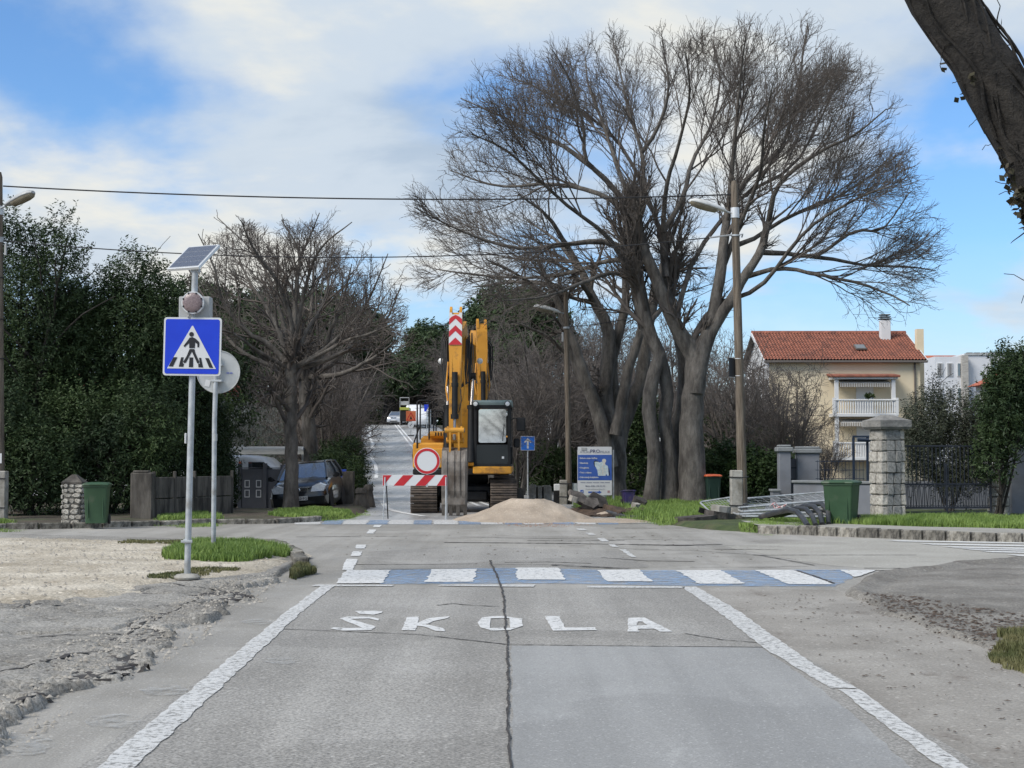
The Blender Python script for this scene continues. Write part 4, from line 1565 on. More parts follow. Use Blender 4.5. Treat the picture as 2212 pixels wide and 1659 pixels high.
for k, (q, dz) in enumerate((((560, 620), 1), ((610, 560), -2), ((680, 520), 2), ((760, 570), -1), ((830, 640), 2), ((520, 720), -2), ((850, 740), -3), ((740, 640), 5), ((600, 660), 5), ((790, 690), 3))):
    D_limbs.append(limb([(661, 845 - 5 * k), (661 + (q[0] - 661) * .4, 845 + (q[1] - 845) * .35), (661 + (q[0] - 661) * .8, 845 + (q[1] - 845) * .72), q], dz, .11, .015, d0=DD))
BASE_D = W(676, 1083, DD)
BASE_D.z = 0.02
make_tree('bare_tree', 'darker bare tree standing behind the carport next to the fan shaped tree', BASE_D, D_limbs, [
    dict(per=9, N=6, t0=.25, ang=(25, 55), ratio=(.35, .62), wig=.18, up=.03, rfac=.55, rmin=.010, sides=4, lmin=.6),
    dict(per=6, N=5, t0=.15, ang=(25, 58), ratio=(.36, .65), wig=.24, up=.01, rfac=.66, rmin=.008, sides=3, lmin=.35),
    dict(per=3, N=4, t0=.15, ang=(25, 60), ratio=(.4, .75), wig=.28, up=.0, rfac=.7, rmin=.006, sides=3, lmin=.25),
], 35, m_bark, m_twig)


# ---------------------------------------------------------------- bare thicket trees behind (three kinds, copied)
def bush_limbs(rs, h, n, spread, r):
    out = []
    for k in range(n):
        a = 2 * PI * (k + rs.rand()) / n
        q = spread * (.35 + .65 * rs.rand())
        tip = np.array([math.cos(a) * q, math.sin(a) * q, h * (.65 + .35 * rs.rand())])
        b = np.array([math.cos(a) * .15, math.sin(a) * .15, -.1])
        m = b * .55 + tip * .35 + np.array([0, 0, h * .12]) + rs.randn(3) * .12
        out.append(([b, m, tip], [r * (.7 + .5 * rs.rand()), r * .6, r * .15]))
    return out


def thicket_proto(seed, h, n, spread, r, dens):
    rs = np.random.RandomState(seed)
    return bush_limbs(rs, h, n, spread, r), [
        dict(per=9 * dens, N=6, t0=.12, ang=(20, 55), ratio=(.3, .6), wig=.2, up=.03, rfac=.55, rmin=.011, sides=4, lmin=.5),
        dict(per=6 * dens, N=5, t0=.12, ang=(22, 60), ratio=(.35, .65), wig=.25, up=.0, rfac=.66, rmin=.0085, sides=3, lmin=.3),
        dict(per=3.5, N=4, t0=.12, ang=(22, 60), ratio=(.4, .8), wig=.28, up=-.03, rfac=.7, rmin=.0065, sides=3, lmin=.25)]


TP = []
for sd, h, n, sp, r in ((101, 6.0, 9, 2.6, .09), (102, 5.2, 12, 2.4, .06), (103, 7.2, 7, 2.8, .12)):
    lm, lv = thicket_proto(sd, h, n, sp, r, 1.0)
    TP.append(make_tree('bare_thicket_tree', None, (0, 0, 0), lm, lv, sd, m_bark, m_twig_far, trunk_sides=7))
_used = set()


def thicket(kind, px, d, s, rz, label, sz=None):
    o = TP[kind] if kind not in _used else copy_tree(TP[kind])
    _used.add(kind)
    x = XA(px, d)
    o.location = (x, d, gz(x, d) - .08)
    o.rotation_euler = (0, 0, rz)
    o.scale = (s, s, sz or s)
    tag(o, label, 'tree', 'bare thicket trees behind the works')
    return o


thicket(0, 700, 52, .9, .3, 'bare thicket tree above the hedge beside the blue letter boxes')
thicket(2, 705, 58, .95, 1.9, 'bare thicket tree showing between the two trunks by the carport')
thicket(1, 700, 66, 1.0, 2.2, 'bare thicket tree where the hedge meets the uphill road')
thicket(2, 560, 60, .9, 3.0, 'bare thicket tree behind the carport roof')
thicket(0, 1180, 62, 1.15, .9, 'bare thicket tree behind the blue arrow sign')
thicket(1, 1120, 58, 1.1, 2.7, 'bare thicket tree seen past the excavator mirror')
thicket(2, 1245, 66, 1.15, 4.0, 'bare thicket tree between the thin lamp pole and the billboard')
thicket(0, 1080, 74, 1.25, 5.0, 'bare thicket tree above the excavator cab roof')
thicket(1, 1390, 64, 1.1, 1.2, 'bare thicket tree seen between the two big trees')
thicket(0, 1580, 58, 1.0, 3.6, 'bare thicket tree behind the bin with the orange lid')
thicket(2, 1650, 64, .78, 5.5, 'bare thicket tree in front of the gable of the cream house')
thicket(1, 1700, 52, .82, .4, 'bare spreading shrub between the wooden lamp pole and the grey gate post')
thicket(1, 1780, 56, .50, 1.4, 'small twiggy shrub below the cream house balcony')
thicket(0, 1520, 72, 1.1, 2.0, 'bare thicket tree hidden behind the thick grey trunk')
thicket(2, 690, 74, 1.1, .8, 'tall bare thicket tree rising behind the fan shaped tree')
thicket(0, 1310, 78, 1.2, 2.4, 'tall bare thicket tree far behind the billboard')

mir = copy_tree(TP[2])
mir.location = (-1.2, -11.0, -.1)
mir.rotation_euler = (0, 0, .7)
mir.scale = (1.5, 1.5, 1.25)
tag(mir, 'bare tree behind the viewer mirrored in the excavator windscreen', 'tree', 'bare thicket trees behind the works')


# ---------------------------------------------------------------- evergreen screen at the left edge of the junction
def lau(label, px, d, lobes, n, seed, **kw):
    x = XA(px, d)
    kw.setdefault('material', m_laurel)
    mtl = kw.pop('material')
    return leafy_tree('evergreen_tree', label, (x, d, .05), lobes, n, seed, mtl, group='evergreen trees along the concrete fence', **kw)


lau('tall dark evergreen tree beside the wooden lamp pole with grey lamp', 55, 37.5, [(0, 0, 4.6, 1.4, 1.3, 2.6), (-.5, .2, 6.3, .7, .6, 1.4), (.8, -.1, 6.3, .65, .6, 1.35), (.2, 0, 2.2, 1.6, 1.3, 1.9), (-1.2, .3, 3.6, 1.0, .9, 2.2)], 5200, 1, leaves=13, stem_r=.09, shell=.5)
lau('dense dark evergreen tree behind the rough stone pillar', 165, 38.5, [(0, 0, 3.4, 1.3, 1.2, 2.2), (.4, 0, 5.0, .8, .8, 1.0), (-.6, .2, 4.6, .8, .8, 1.3), (.1, -.2, 1.6, 1.5, 1.1, 1.5)], 4300, 2, leaves=13, shell=.5)
lau('dark evergreen tree with a pointed top behind the solar sign', 285, 38.5, [(0, 0, 4.2, 1.3, 1.2, 2.1), (.1, 0, 5.8, .75, .7, 1.0), (.7, .1, 4.9, .7, .7, 1.2), (0, -.2, 2.0, 1.5, 1.2, 1.7), (.9, 0, 3.0, .8, .9, 1.6)], 4800, 3, leaves=13, shell=.5)
lau('dark evergreen bush hanging over the concrete fence posts', 375, 40.0, [(0, 0, 2.9, 1.2, 1.1, 2.0), (.5, .1, 3.9, .8, .8, 1.1), (.2, -.1, 1.4, 1.2, 1.0, 1.3)], 3600, 4, leaves=12)
lau('low dark evergreen shrub between the stone pillar and the concrete slab', 245, 36.2, [(0, 0, 1.2, 1.2, .8, 1.2), (.7, .1, 2.0, .9, .7, 1.2), (-.9, .2, 1.8, .9, .7, 1.3)], 2600, 5, leaves=12, stem_r=.04)
lau('dark evergreen shrub filling the ground by the leaning pole stub', 75, 35.0, [(0, 0, 1.0, 1.0, .7, 1.1), (-.9, .2, 1.6, .9, .7, 1.4)], 2400, 6, leaves=12, stem_r=.04)
lau('dark evergreen bush beside the round sign pole and grey gate', 452, 41.5, [(0, 0, 1.5, .55, .7, 1.6), (-.5, .2, 2.4, .7, .8, 1.3), (.1, 0, .8, .5, .5, .9)], 2600, 7, leaves=12, stem_r=.05)
lau('dark evergreen tree far behind the evergreen screen', 215, 45, [(0, .5, 4.0, 2.6, 1.2, 2.6), (-2.5, .5, 3.4, 2.0, 1.2, 2.6), (2.8, .6, 3.4, 2.0, 1.2, 2.2)], 4200, 8, leaves=11, leaf=(.14, .05), length=.45)
leafy_tree('grey_shrub', 'small silvery rounded shrub by the concrete fence', (XA(425, 36.6), 36.6, .08), [(0, 0, .35, .30, .28, .36)], 420, 9, m_grey_leaf, 'shrub', leaves=12, length=.12, leaf=(.05, .016), stems=3, stem_r=.012)
leafy_tree('red_shrub', 'dark shrub in front of the grey sliding gate post', (XA(484, 41.5), 41.5, .0), [(0, 0, .5, .32, .3, .5), (.1, 0, .9, .22, .2, .35)], 700, 10, m_shrub, 'shrub', leaves=11, length=.2, leaf=(.07, .028), stems=4, stem_r=.015)
leafy_tree('olive_bush', 'grey green feathery bush above the carport roof', (XA(540, 55), 55, .0), [(0, 0, 1.9, 1.5, .9, 1.5), (-.7, .2, 2.4, .7, .7, .8)], 2200, 11, m_grey_leaf, 'bush', leaves=10, length=.4, leaf=(.09, .012), up=1.6, stems=6, stem_r=.03, spread=.35)
leafy_tree('hedge', 'dense green hedge beside the uphill road and the letter boxes', (XA(742, 47.5), 47.5, -.2), [(0, 0, .85, .7, 1.3, .95), (-.4, -.3, 1.35, .5, .8, .5), (-.4, 3.4, 1.1, .8, 2.2, 1.2)], 3600, 12, m_shrub, 'hedge', leaves=11, length=.22, leaf=(.075, .03), stems=6, stem_r=.03)
leafy_tree('hedge', 'second stretch of hedge higher up along the uphill road', (-9.6, 60, .1), [(0, 0, 1.2, 1.0, 3.0, 1.5), (-.5, 5, 1.6, 1.1, 3.4, 1.8), (-1.0, 10, 2.0, 1.1, 4.0, 2.2), (-1.7, 17, 2.4, 1.2, 5.0, 2.6), (-2.8, 28, 3.0, 1.4, 7.0, 3.2)], 3800, 13, m_shrub, 'hedge', leaves=10, length=.3, leaf=(.12, .05), stems=6, stem_r=.03)
leafy_tree('hedge', 'farthest stretch of hedge below the crest of the uphill road', (-13.6, 104, gz(-13.6, 104) - .2), [(0, 0, 1.6, 1.3, 5, 1.9), (-1.0, 9, 1.9, 1.3, 6, 2.2), (-2.0, 19, 2.3, 1.4, 6, 2.6), (-3.2, 31, 2.8, 1.6, 8, 3.0), (-4.8, 47, 3.4, 1.8, 9, 3.2), (-6.2, 62, 4.0, 2.0, 9, 3.4)], 4200, 18, m_shrub, 'hedge', leaves=10, length=.5, leaf=(.22, .10), stems=6, stem_r=.04)
leafy_tree('scrub', 'low dark scrub closing the view behind the crest', (XA(880, 196), 196, gz(-13, 196) - .3), [(-7, 0, 2.2, 4, 2, 2.8), (-2, 1, 2.4, 4, 2, 3.0), (3, 0, 2.2, 4, 2, 2.8), (8, 1, 2.4, 4, 2, 3.0), (-10.5, 1, 3.0, 3.5, 2, 3.6)], 2600, 19, m_shrub, 'scrub', leaves=10, length=.8, leaf=(.45, .2), stems=6, stem_r=.08)
leafy_tree('evergreen_shrub', 'dark evergreen shrub behind the blocks by the arrow sign', (XA(1190, 61), 61, .0), [(0, 0, .9, 1.2, .8, 1.1), (1.2, .2, .7, 1.0, .7, .9), (-.8, .3, .8, .8, .7, 1.0)], 2000, 14, m_shrub, 'shrub', leaves=11, length=.25, leaf=(.10, .04), stems=5, stem_r=.03)
leafy_tree('evergreen_shrub', 'dark leafy hedge behind the wooden lamp pole and orange bin', (XA(1620, 45.5), 45.5, .0), [(0, 0, .8, 1.1, .7, .9), (.9, .1, .7, .8, .6, .85), (-1.0, .2, .9, .8, .7, 1.0)], 2600, 15, m_shrub, 'shrub', leaves=11, length=.22, leaf=(.10, .045), stems=5, stem_r=.03)
leafy_tree('evergreen_shrub', 'dark ivy clad bush between the two groups of trunks', (XA(1368, 55), 55, .0), [(0, 0, 1.5, .9, .8, 1.6), (.3, .2, 2.8, .6, .6, 1.0)], 1700, 16, m_shrub, 'shrub', leaves=11, length=.25, leaf=(.11, .05), stems=5, stem_r=.03)
leafy_tree('evergreen_shrub', 'dark bush behind the orange lidded bin and the twiggy thicket', (XA(1560, 60), 60, .1), [(0, 0, 1.6, 2.0, .9, 1.3), (1.8, .2, 1.2, 1.4, .9, 1.2)], 2000, 17, m_shrub, 'shrub', leaves=11, length=.25, leaf=(.11, .05), stems=5, stem_r=.03)

# ---- olive trees behind the iron gate
leafy_tree('olive_tree', 'grey green olive bush growing through the iron gate', (XA(2050, 37.2), 37.2, .1), [(-.2, 0, 1.4, .95, .6, .95), (.5, .1, 2.1, .8, .6, .9), (-.55, 0, 2.1, .5, .5, .8), (1.0, .2, 1.6, .7, .5, .9), (.1, -.3, .8, .7, .4, .5)], 2600, 21, m_olive, leaves=12, length=.34, leaf=(.085, .024), stems=12, stem_r=.022, bark=m_bark, up=.9)
leafy_tree('olive_tree', 'leafy olive tree with a slanting stem beside the gate pillar', (XA(2150, 35.0), 35.0, .1), [(.15, 0, 2.3, .5, .5, .9), (.5, .1, 3.2, .55, .5, .8), (-.1, 0, 1.3, .35, .3, .6), (.7, .2, 2.6, .5, .4, .9)], 1700, 22, m_laurel, leaves=12, length=.28, leaf=(.10, .032), stems=6, stem_r=.035, up=.7)
leafy_tree('olive_tree', 'tall green bush by the blue grey wall at the frame edge', (XA(2215, 41), 41, .1), [(0, 0, 2.6, 1.0, .8, 1.2), (.5, .1, 3.4, .9, .8, .9), (-.7, .1, 2.0, .6, .6, 1.0)], 2300, 23, m_shrub, leaves=12, length=.3, leaf=(.10, .035), stems=6, stem_r=.05)
leafy_tree('olive_tree', 'slender olive sapling in front of the white apartment block', (XA(2005, 44), 44, .1), [(0, 0, 2.3, .6, .5, 1.0), (-.3, 0, 1.5, .6, .5, .8), (.2, 0, 3.2, .18, .18, .7)], 900, 24, m_olive, leaves=11, length=.3, leaf=(.08, .024), stems=5, stem_r=.02, up=1.2)


# ---------------------------------------------------------------- pines on the rise
def pine(label, px, d, top_py, width, seed, trunk_frac=.5, n=2600, flat=.42):
    x = XA(px, d)
    g = gz(x, d)
    topz = W(px, top_py, d).z - g
    rs = np.random.RandomState(seed)
    lobes = []
    rx = width / 2
    for k in range(9):
        a = rs.rand() * 2 * PI
        q = rx * .62 * math.sqrt(rs.rand())
        rr = rx * (.38 + .2 * rs.rand())
        lobes.append((math.cos(a) * q, math.sin(a) * q, topz * (1 - flat * (.35 + .45 * rs.rand())) - .3 * q, rr, rr, rr * .62))
    lobes.append((0, 0, topz - rx * .45, rx * .6, rx * .6, rx * .45))
    t = leafy_tree('pine_tree', label, (x, d, g - .1), lobes, n, seed, m_pine, group='pines on the rise', leaves=10, length=width * .09, leaf=(width * .05, width * .017), stems=5, stem_r=.16, bark=m_bark_dark, up=.5, shell=.6)
    return t


pine('dark umbrella pine seen behind the fan shaped bare tree', 700, 96, 632, 7.0, 1)
pine('dark pine rising behind the trees beside the uphill road', 772, 104, 668, 6.0, 2)
pine('dark pine behind the carport and silvery bush', 610, 92, 640, 8.0, 3)
pine('rounded green pine left of the chevron marked excavator arm', 928, 186, 700, 9.0, 4)
pine('broad dark pine above the second excavator arm', 1095, 104, 622, 7.6, 5)
pine('dark pine behind the twigs above the excavator cab', 1150, 92, 625, 5.5, 6)
pine('far pine closing the view at the top of the uphill road', 905, 190, 760, 12.0, 7)
pine('far dark pine standing behind the white van on the crest', 960, 200, 740, 13.0, 8)
pine('far pine standing over the hedge at the crest of the road', 830, 180, 770, 10.0, 9)
pine('pine behind the solar panel post', 420, 80, 610, 6.0, 10)
pine('low dark pine behind the evergreen screen and carport', 520, 82, 640, 7.0, 11)

# ---------------------------------------------------------------- far wood: one mass of grey brown twigs
rsw = np.random.RandomState(77)
wb = []
spots = [(XA(p, d), d, h) for p, d, h in ((650, 84, 9), (700, 96, 9), (735, 112, 9), (755, 130, 9), (770, 150, 8), (860, 186, 9), (890, 196, 9), (930, 188, 9), (965, 182, 10), (1010, 150, 10),
                                         (1030, 130, 10), (1070, 112, 9), (1110, 104, 9), (1160, 98, 9), (1210, 94, 9), (1270, 92, 9), (1340, 90, 9), (1410, 88, 8), (1480, 86, 8), (1550, 84, 7), (1610, 80, 7), (1655, 78, 6.5), (560, 84, 8), (600, 98, 9),
                                         (990, 120, 9), (1010, 100, 8), (1130, 84, 7), (1060, 92, 8), (720, 84, 7), (640, 110, 10), (1700, 78, 5.5), (480, 90, 9), (850, 184, 7), (745, 110, 7), (748, 96, 6))]
PL, RL = [], []
for x, y, h in spots:
    for k in range(5):
        a = rsw.rand() * 2 * PI
        q = h * .30 * (.4 + .6 * rsw.rand())
        b = np.array([x + math.cos(a) * .3, y + math.sin(a) * .3, gz(x, y) - .1])
        tip = np.array([x + math.cos(a) * q, y + math.sin(a) * q, gz(x, y) + h * (.7 + .3 * rsw.rand())])
        p, r = resample([b, b * .6 + tip * .4 + np.array([0, 0, h * .06]) + rsw.randn(3) * .2, tip], [.16, .09, .02], 10)
        PL.append(p)
        RL.append(r)
P0, R0 = np.array(PL), np.array(RL)
P1, R1 = sprout(P0, R0, 12, rsw, N=6, t0=.12, ang=(22, 58), ratio=(.28, .5), wig=.2, up=.03, rfac=.5, rmin=.02)
P2, R2 = sprout(P1, R1, 8, rsw, N=4, t0=.1, ang=(22, 60), ratio=(.35, .7), wig=.25, up=0, rfac=.6, rmin=.014, lmin=.5)
P3, R3 = sprout(P2, R2, 3, rsw, N=3, t0=.1, ang=(22, 60), ratio=(.4, .8), wig=.25, up=0, rfac=.7, rmin=.011, lmin=.4)
V, q = join_tubes([(P0, R0, 5), (P1, R1, 3), (P2, R2, 3), (P3, R3, 3)])
fw_ = put('far_woodland', raw_mesh('far_woodland', V, quads=q, mat=m_twig_far))
tag(fw_, 'grey brown mass of bare woodland behind the works and the uphill road', 'woodland', kind='stuff')

# ---------------------------------------------------------------- leaning ivy clad trunk overhead
DT = 11.0
tt = [W(2700, 1090, DT + .3), W(2540, 890, DT + .1), W(2420, 680, DT), W(2300, 460, DT), W(2238, 330, DT), W(2162, 196, DT), W(2014, -36, DT), W(1920, -170, DT - .1)]
bx = tt[0].x + .35
P_, R_ = resample([Vector((bx + .25, DT + .4, -.1)), Vector((bx + .1, DT + .35, .8))] + tt, [.50, .38, .31, .29, .25, .235, .225, .22, .215, .205], 40)
rt = np.random.RandomState(4)
BT = np.array([bx + .25, DT + .4, .05])
leaner = thing('leaning_tree', 'thick leaning trunk wrapped in ivy at the top corner', 'tree', tuple(BT))
V, q = tube_arrays((P_ - BT)[None], R_[None], 28)
ph = V * 4.0
Vn = V + (V - np.repeat(P_ - BT, 28, axis=0)) * (.09 * np.sin(ph[:, 0] * 1.3 + ph[:, 2] * .8) * np.sin(ph[:, 1] * 1.9 + 1) + .05 * np.sin(ph[:, 2] * 2.3 + ph[:, 1] * 3) + .02 * np.sin(ph[:, 0] * 7 + ph[:, 2] * 9))[:, None]
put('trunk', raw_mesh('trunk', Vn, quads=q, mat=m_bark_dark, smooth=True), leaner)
# a second stem fused along the first
P2_, R2_ = resample([P_[24] + [-.02, -.12, .02], P_[30] + [-.05, -.12, .02], P_[35] + [-.08, -.10, .02], P_[39] + [-.14, -.08, .02]], [.10, .13, .14, .14], 16)
V, q = tube_arrays((P2_ - BT)[None], R2_[None], 18)
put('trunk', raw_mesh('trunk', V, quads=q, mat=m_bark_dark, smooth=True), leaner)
# ivy stems winding along it
vp, vr_ = [], []
for k in range(70):
    a0 = rt.rand() * 2 * PI if k % 3 else rt.uniform(-.6, 1.2)
    i0 = rt.randint(8, 30)
    n_ = 12
    pts = []
    for j in range(n_):
        i = min(i0 + j * .8, 38.0)
        ii = int(i)
        c = P_[ii] * (1 - (i - ii)) + P_[min(ii + 1, 39)] * (i - ii)
        tg = nrm(P_[min(ii + 1, 39)] - P_[max(ii - 1, 0)])
        u = nrm(np.cross(tg, [0, 1, 0]))
        w = np.cross(tg, u)
        a = a0 + .25 * math.sin(j * .9 + k) + j * .06
        rr = R_[ii] * (1.03 + .10 * rt.rand())
        pts.append(c + (u * math.cos(a) + w * math.sin(a)) * rr)
    p, r = resample(pts, [.012 + .010 * rt.rand(), .006], 24)
    vp.append(p - BT)
    vr_.append(r)
vp, vr_ = np.array(vp), np.array(vr_)
s1, sr1 = sprout(vp, vr_, 4, rt, N=8, t0=.05, ang=(40, 90), ratio=(.10, .34), wig=.42, up=-.02, rfac=.5, rmin=.0035)
V, q = join_tubes([(vp, vr_, 5), (s1, sr1, 4)])
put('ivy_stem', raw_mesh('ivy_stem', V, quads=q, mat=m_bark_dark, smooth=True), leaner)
O, Dv = [], []
for k in range(3600):
    i = min(39, max(4, int(rt.normal(17, 6))))
    if i > 26 and rt.rand() < .85:
        continue
    tg = nrm(P_[min(i + 1, 39)] - P_[i - 1])
    u = nrm(np.cross(tg, [0, 1, 0]))
    w = np.cross(tg, u)
    a = rt.rand() * 2 * PI
    d_ = u * math.cos(a) + w * math.sin(a)
    O.append(P_[i] + d_ * R_[i] * (1.0 + .12 * rt.rand()) + tg * rt.uniform(-.1, .1) - BT)
    Dv.append(d_ * .6 + np.array([0, 0, -.5]) + rt.randn(3) * .3)
put('ivy_leaves', shoots_mesh('ivy_leaves', np.array(O), nrm(np.array(Dv)), rt, m_ivy_leaf, 3, .06, (.055, .05), .7), leaner)

# ================================================================== THINGS
m_galv = mat('galvanised_steel', (0.36, 0.38, 0.39), (0.50, 0.52, 0.53), scale=9, rough=0.5, metal=0.35, dirt=(.26, .25, .23), dscale=4)
m_alu = mat('aluminium', (0.60, 0.61, 0.61), (0.70, 0.71, 0.71), scale=3, rough=0.4, metal=0.3)
m_signwhite = mat('sign_white', (0.60, 0.605, 0.60), rough=0.4)
m_signblue = mat('sign_blue', (0.005, 0.035, 0.50), (0.007, 0.045, 0.56), scale=3, rough=0.35)
m_signred = mat('sign_red', (0.42, 0.012, 0.018), (0.48, 0.018, 0.024), scale=4, rough=0.4)
m_signblack = mat('sign_black', (0.008, 0.008, 0.009), rough=0.45)
m_signback = mat('sign_back', (0.42, 0.43, 0.42), (0.50, 0.51, 0.50), scale=3, rough=0.5, metal=.15, dirt=(.33, .34, .33), dscale=2)
m_cell = mat('solar_cell', (0.075, 0.085, 0.115), (0.10, 0.11, 0.14), scale=6, rough=0.25, spec=.6)
m_cellback = mat('solar_backsheet', (0.42, 0.44, 0.47), rough=0.35)
m_lens = mat('lamp_lens', (0.16, 0.115, 0.115), (0.26, 0.20, 0.20), scale=60, rough=0.3, bump=.6, bscale=90, bdist=.004)
m_greybox = mat('grey_box', (0.33, 0.335, 0.33), (0.40, 0.405, 0.40), scale=3, rough=0.6)
m_wood = mat('weathered_wood', (0.085, 0.066, 0.048), (0.20, 0.165, 0.125), scale=5, rough=0.9, bump=.8, bscale=16, bdist=.02, stretch=(5, 5, .35), dirt=(.06, .048, .038), dscale=2)
m_conc = mat('old_concrete', (0.22, 0.205, 0.175), (0.38, 0.365, 0.325), scale=4, rough=0.95, bump=.5, bscale=18, bdist=.02, dirt=(.12, .11, .085), dscale=2.4)
m_conc_dark = mat('stained_shaded_concrete', (0.055, 0.048, 0.040), (0.135, 0.122, 0.105), scale=2.6, rough=0.95, bump=.5, bscale=15, bdist=.02, stretch=(2.2, 2.2, .5), dirt=(.035, .032, .028), dscale=2.2, dlo=.48, dhi=.64)  # stains, with the hedge's shadow also worked into the base colour
m_limestone = mat('limestone', (0.34, 0.315, 0.27), (0.58, 0.55, 0.49), scale=5, rough=0.9, bump=.9, bscale=12, bdist=.03, dirt=(.15, .135, .11), dscale=3.5, obj_rand=.22)
m_limegrey = mat('limestone_grey', (0.20, 0.20, 0.19), (0.34, 0.335, 0.315), scale=5, rough=0.9, bump=.9, bscale=12, bdist=.03, dirt=(.10, .098, .09), dscale=3, obj_rand=.18)
m_mortar = mat('mortar', (0.10, 0.092, 0.08), (0.17, 0.16, 0.14), scale=8, rough=.95, bump=.5, bscale=30)
m_capstone = mat('cap_stone', (0.15, 0.145, 0.135), (0.27, 0.26, 0.24), scale=4, rough=.95, bump=.9, bscale=14, bdist=.03)
m_bingreen = mat('bin_green', (0.024, 0.062, 0.026), (0.036, 0.085, 0.038), scale=2, rough=0.5, dirt=(.07, .09, .055), dscale=3, dlo=.55, dhi=.75)
m_bindark = mat('bin_dark_green', (0.014, 0.036, 0.026), (0.024, 0.052, 0.038), scale=2, rough=0.5)
m_lidorange = mat('lid_orange', (0.55, 0.10, 0.035), (0.64, 0.14, 0.05), scale=3, rough=.5)
m_purple = mat('bin_purple', (0.035, 0.025, 0.10), (0.06, 0.04, 0.15), scale=4, rough=.5, dirt=(.09, .07, .08), dscale=4)
m_rubber = mat('rubber', (0.012, 0.012, 0.012), (0.028, 0.027, 0.026), scale=8, rough=.8)
m_lampwhite = mat('lamp_housing', (0.62, 0.625, 0.60), (0.70, 0.70, 0.68), scale=3, rough=.5, dirt=(.50, .49, .45), dscale=3)
m_lampgrey = mat('lamp_housing_grey', (0.33, 0.335, 0.33), (0.45, 0.455, 0.45), scale=3, rough=.5)
m_lampglass = mat('lamp_glass', (0.17, 0.145, 0.10), (0.25, 0.22, 0.16), scale=7, rough=.2)
m_yellow = mat('machine_yellow', (0.54, 0.245, 0.022), (0.64, 0.30, 0.032), scale=1.5, rough=.45, dirt=(.20, .095, .03), dscale=3.0, dlo=.55, dhi=.72)
m_black = mat('machine_black', (0.008, 0.008, 0.009), (0.018, 0.018, 0.018), scale=5, rough=.6, spec=.3)
m_steel = mat('worn_steel', (0.10, 0.086, 0.073), (0.24, 0.215, 0.188), scale=5, rough=.6, metal=.35, bump=.4, bscale=20, dirt=(.10, .075, .055), dscale=2.5, stretch=(1, 1, .6))
m_trackpad = mat('track_steel', (0.055, 0.043, 0.036), (0.145, 0.115, 0.092), scale=7, rough=.75, metal=.3, dirt=(.15, .115, .085), dscale=4, obj_rand=.25)
m_chrome = mat('cylinder_rod', (0.30, 0.28, 0.27), rough=.3, metal=.8)
m_cabgreen = mat('cab_roof', (0.15, 0.20, 0.19), (0.21, 0.26, 0.25), scale=3, rough=.4)
m_carpaint = mat('black_car_paint', (0.006, 0.008, 0.010), rough=.3, coat=.9, spec=.5)
m_whitepaint = mat('white_vehicle_paint', (0.68, 0.69, 0.70), (0.74, 0.75, 0.76), scale=2, rough=.35, coat=.5)
m_headlamp = mat('headlamp', (0.52, 0.53, 0.53), (0.72, 0.73, 0.73), scale=18, rough=.12, coat=1.0)
m_chromebright = mat('chrome_trim', (0.62, 0.63, 0.64), rough=.18, metal=.9)
m_wire = mat('cable_black', (0.012, 0.012, 0.014), rough=.6)
m_pipe = mat('pipe_black', (0.022, 0.024, 0.027), (0.045, 0.048, 0.052), scale=4, rough=.4, dirt=(.10, .09, .08), dscale=3)
m_greywall = mat('grey_render', (0.155, 0.165, 0.185), (0.205, 0.215, 0.235), scale=1.4, rough=.9, bump=.3, bscale=60, bdist=.006, dirt=(.14, .142, .15), dscale=1.2)
m_graycap = mat('grey_coping', (0.16, 0.17, 0.175), (0.23, 0.24, 0.24), scale=3, rough=.9, bump=.4, bscale=25)
m_iron = mat('wrought_iron', (0.010, 0.014, 0.024), (0.028, 0.033, 0.045), scale=6, rough=.55)
m_bluegate = mat('dark_blue_steel', (0.010, 0.020, 0.040), (0.02, 0.032, 0.055), scale=4, rough=.5)
m_gategrey = mat('gate_grey', (0.070, 0.072, 0.082), (0.092, 0.094, 0.105), scale=2, rough=.5)
m_sand = asphalt('sand', (0.35, 0.285, 0.22), (0.46, 0.385, 0.305), grain=(.72, 1.2), rough=.95, streak=0.0, big=2.0, stain=(.29, .23, .17), gscale=55.0, bump=.8)
m_dirt = mat('dug_soil', (0.035, 0.022, 0.015), (0.10, 0.065, 0.042), scale=5, rough=.95, bump=1.0, bscale=25, bdist=.04, geo=True)
m_slab = mat('asphalt_slab', (0.035, 0.030, 0.026), (0.115, 0.10, 0.088), scale=5, rough=.9, bump=.8, bscale=25, bdist=.02, obj_rand=.4)
m_cream = mat('cream_render', (0.68, 0.575, 0.40), (0.74, 0.635, 0.455), scale=.6, rough=.9, bump=.15, bscale=30, bdist=.01, dirt=(.62, .52, .36), dscale=.35)
m_whitewall = mat('white_render', (0.60, 0.605, 0.60), (0.66, 0.665, 0.66), scale=.8, rough=.9)
m_aptwall = mat('apartment_render', (0.60, 0.61, 0.63), (0.66, 0.67, 0.69), scale=.4, rough=.9)
m_aptstone = mat('stone_cladding', (0.32, 0.30, 0.27), (0.46, 0.44, 0.40), scale=3, rough=.9, stretch=(.6, 1, 3))
m_tile = mat('roof_tile', (0.20, 0.072, 0.046), (0.34, 0.125, 0.078), scale=3.5, rough=.9, dirt=(.115, .05, .038), dscale=1.2, dlo=.5, dhi=.7, geo=True)
m_redroof = mat('plain_red_roof', (0.33, 0.085, 0.045), (0.42, 0.125, 0.07), scale=.8, rough=.9)
m_gutter = mat('gutter', (0.12, 0.105, 0.092), rough=.6)
m_awning = mat('awning_cloth', (0.55, 0.53, 0.49), (0.62, 0.60, 0.56), scale=3, rough=.9)
m_awnstripe = mat('awning_stripe', (0.27, 0.24, 0.20), rough=.9)
m_shutter = mat('shutter', (0.26, 0.265, 0.27), (0.31, 0.315, 0.32), scale=3, rough=.7)
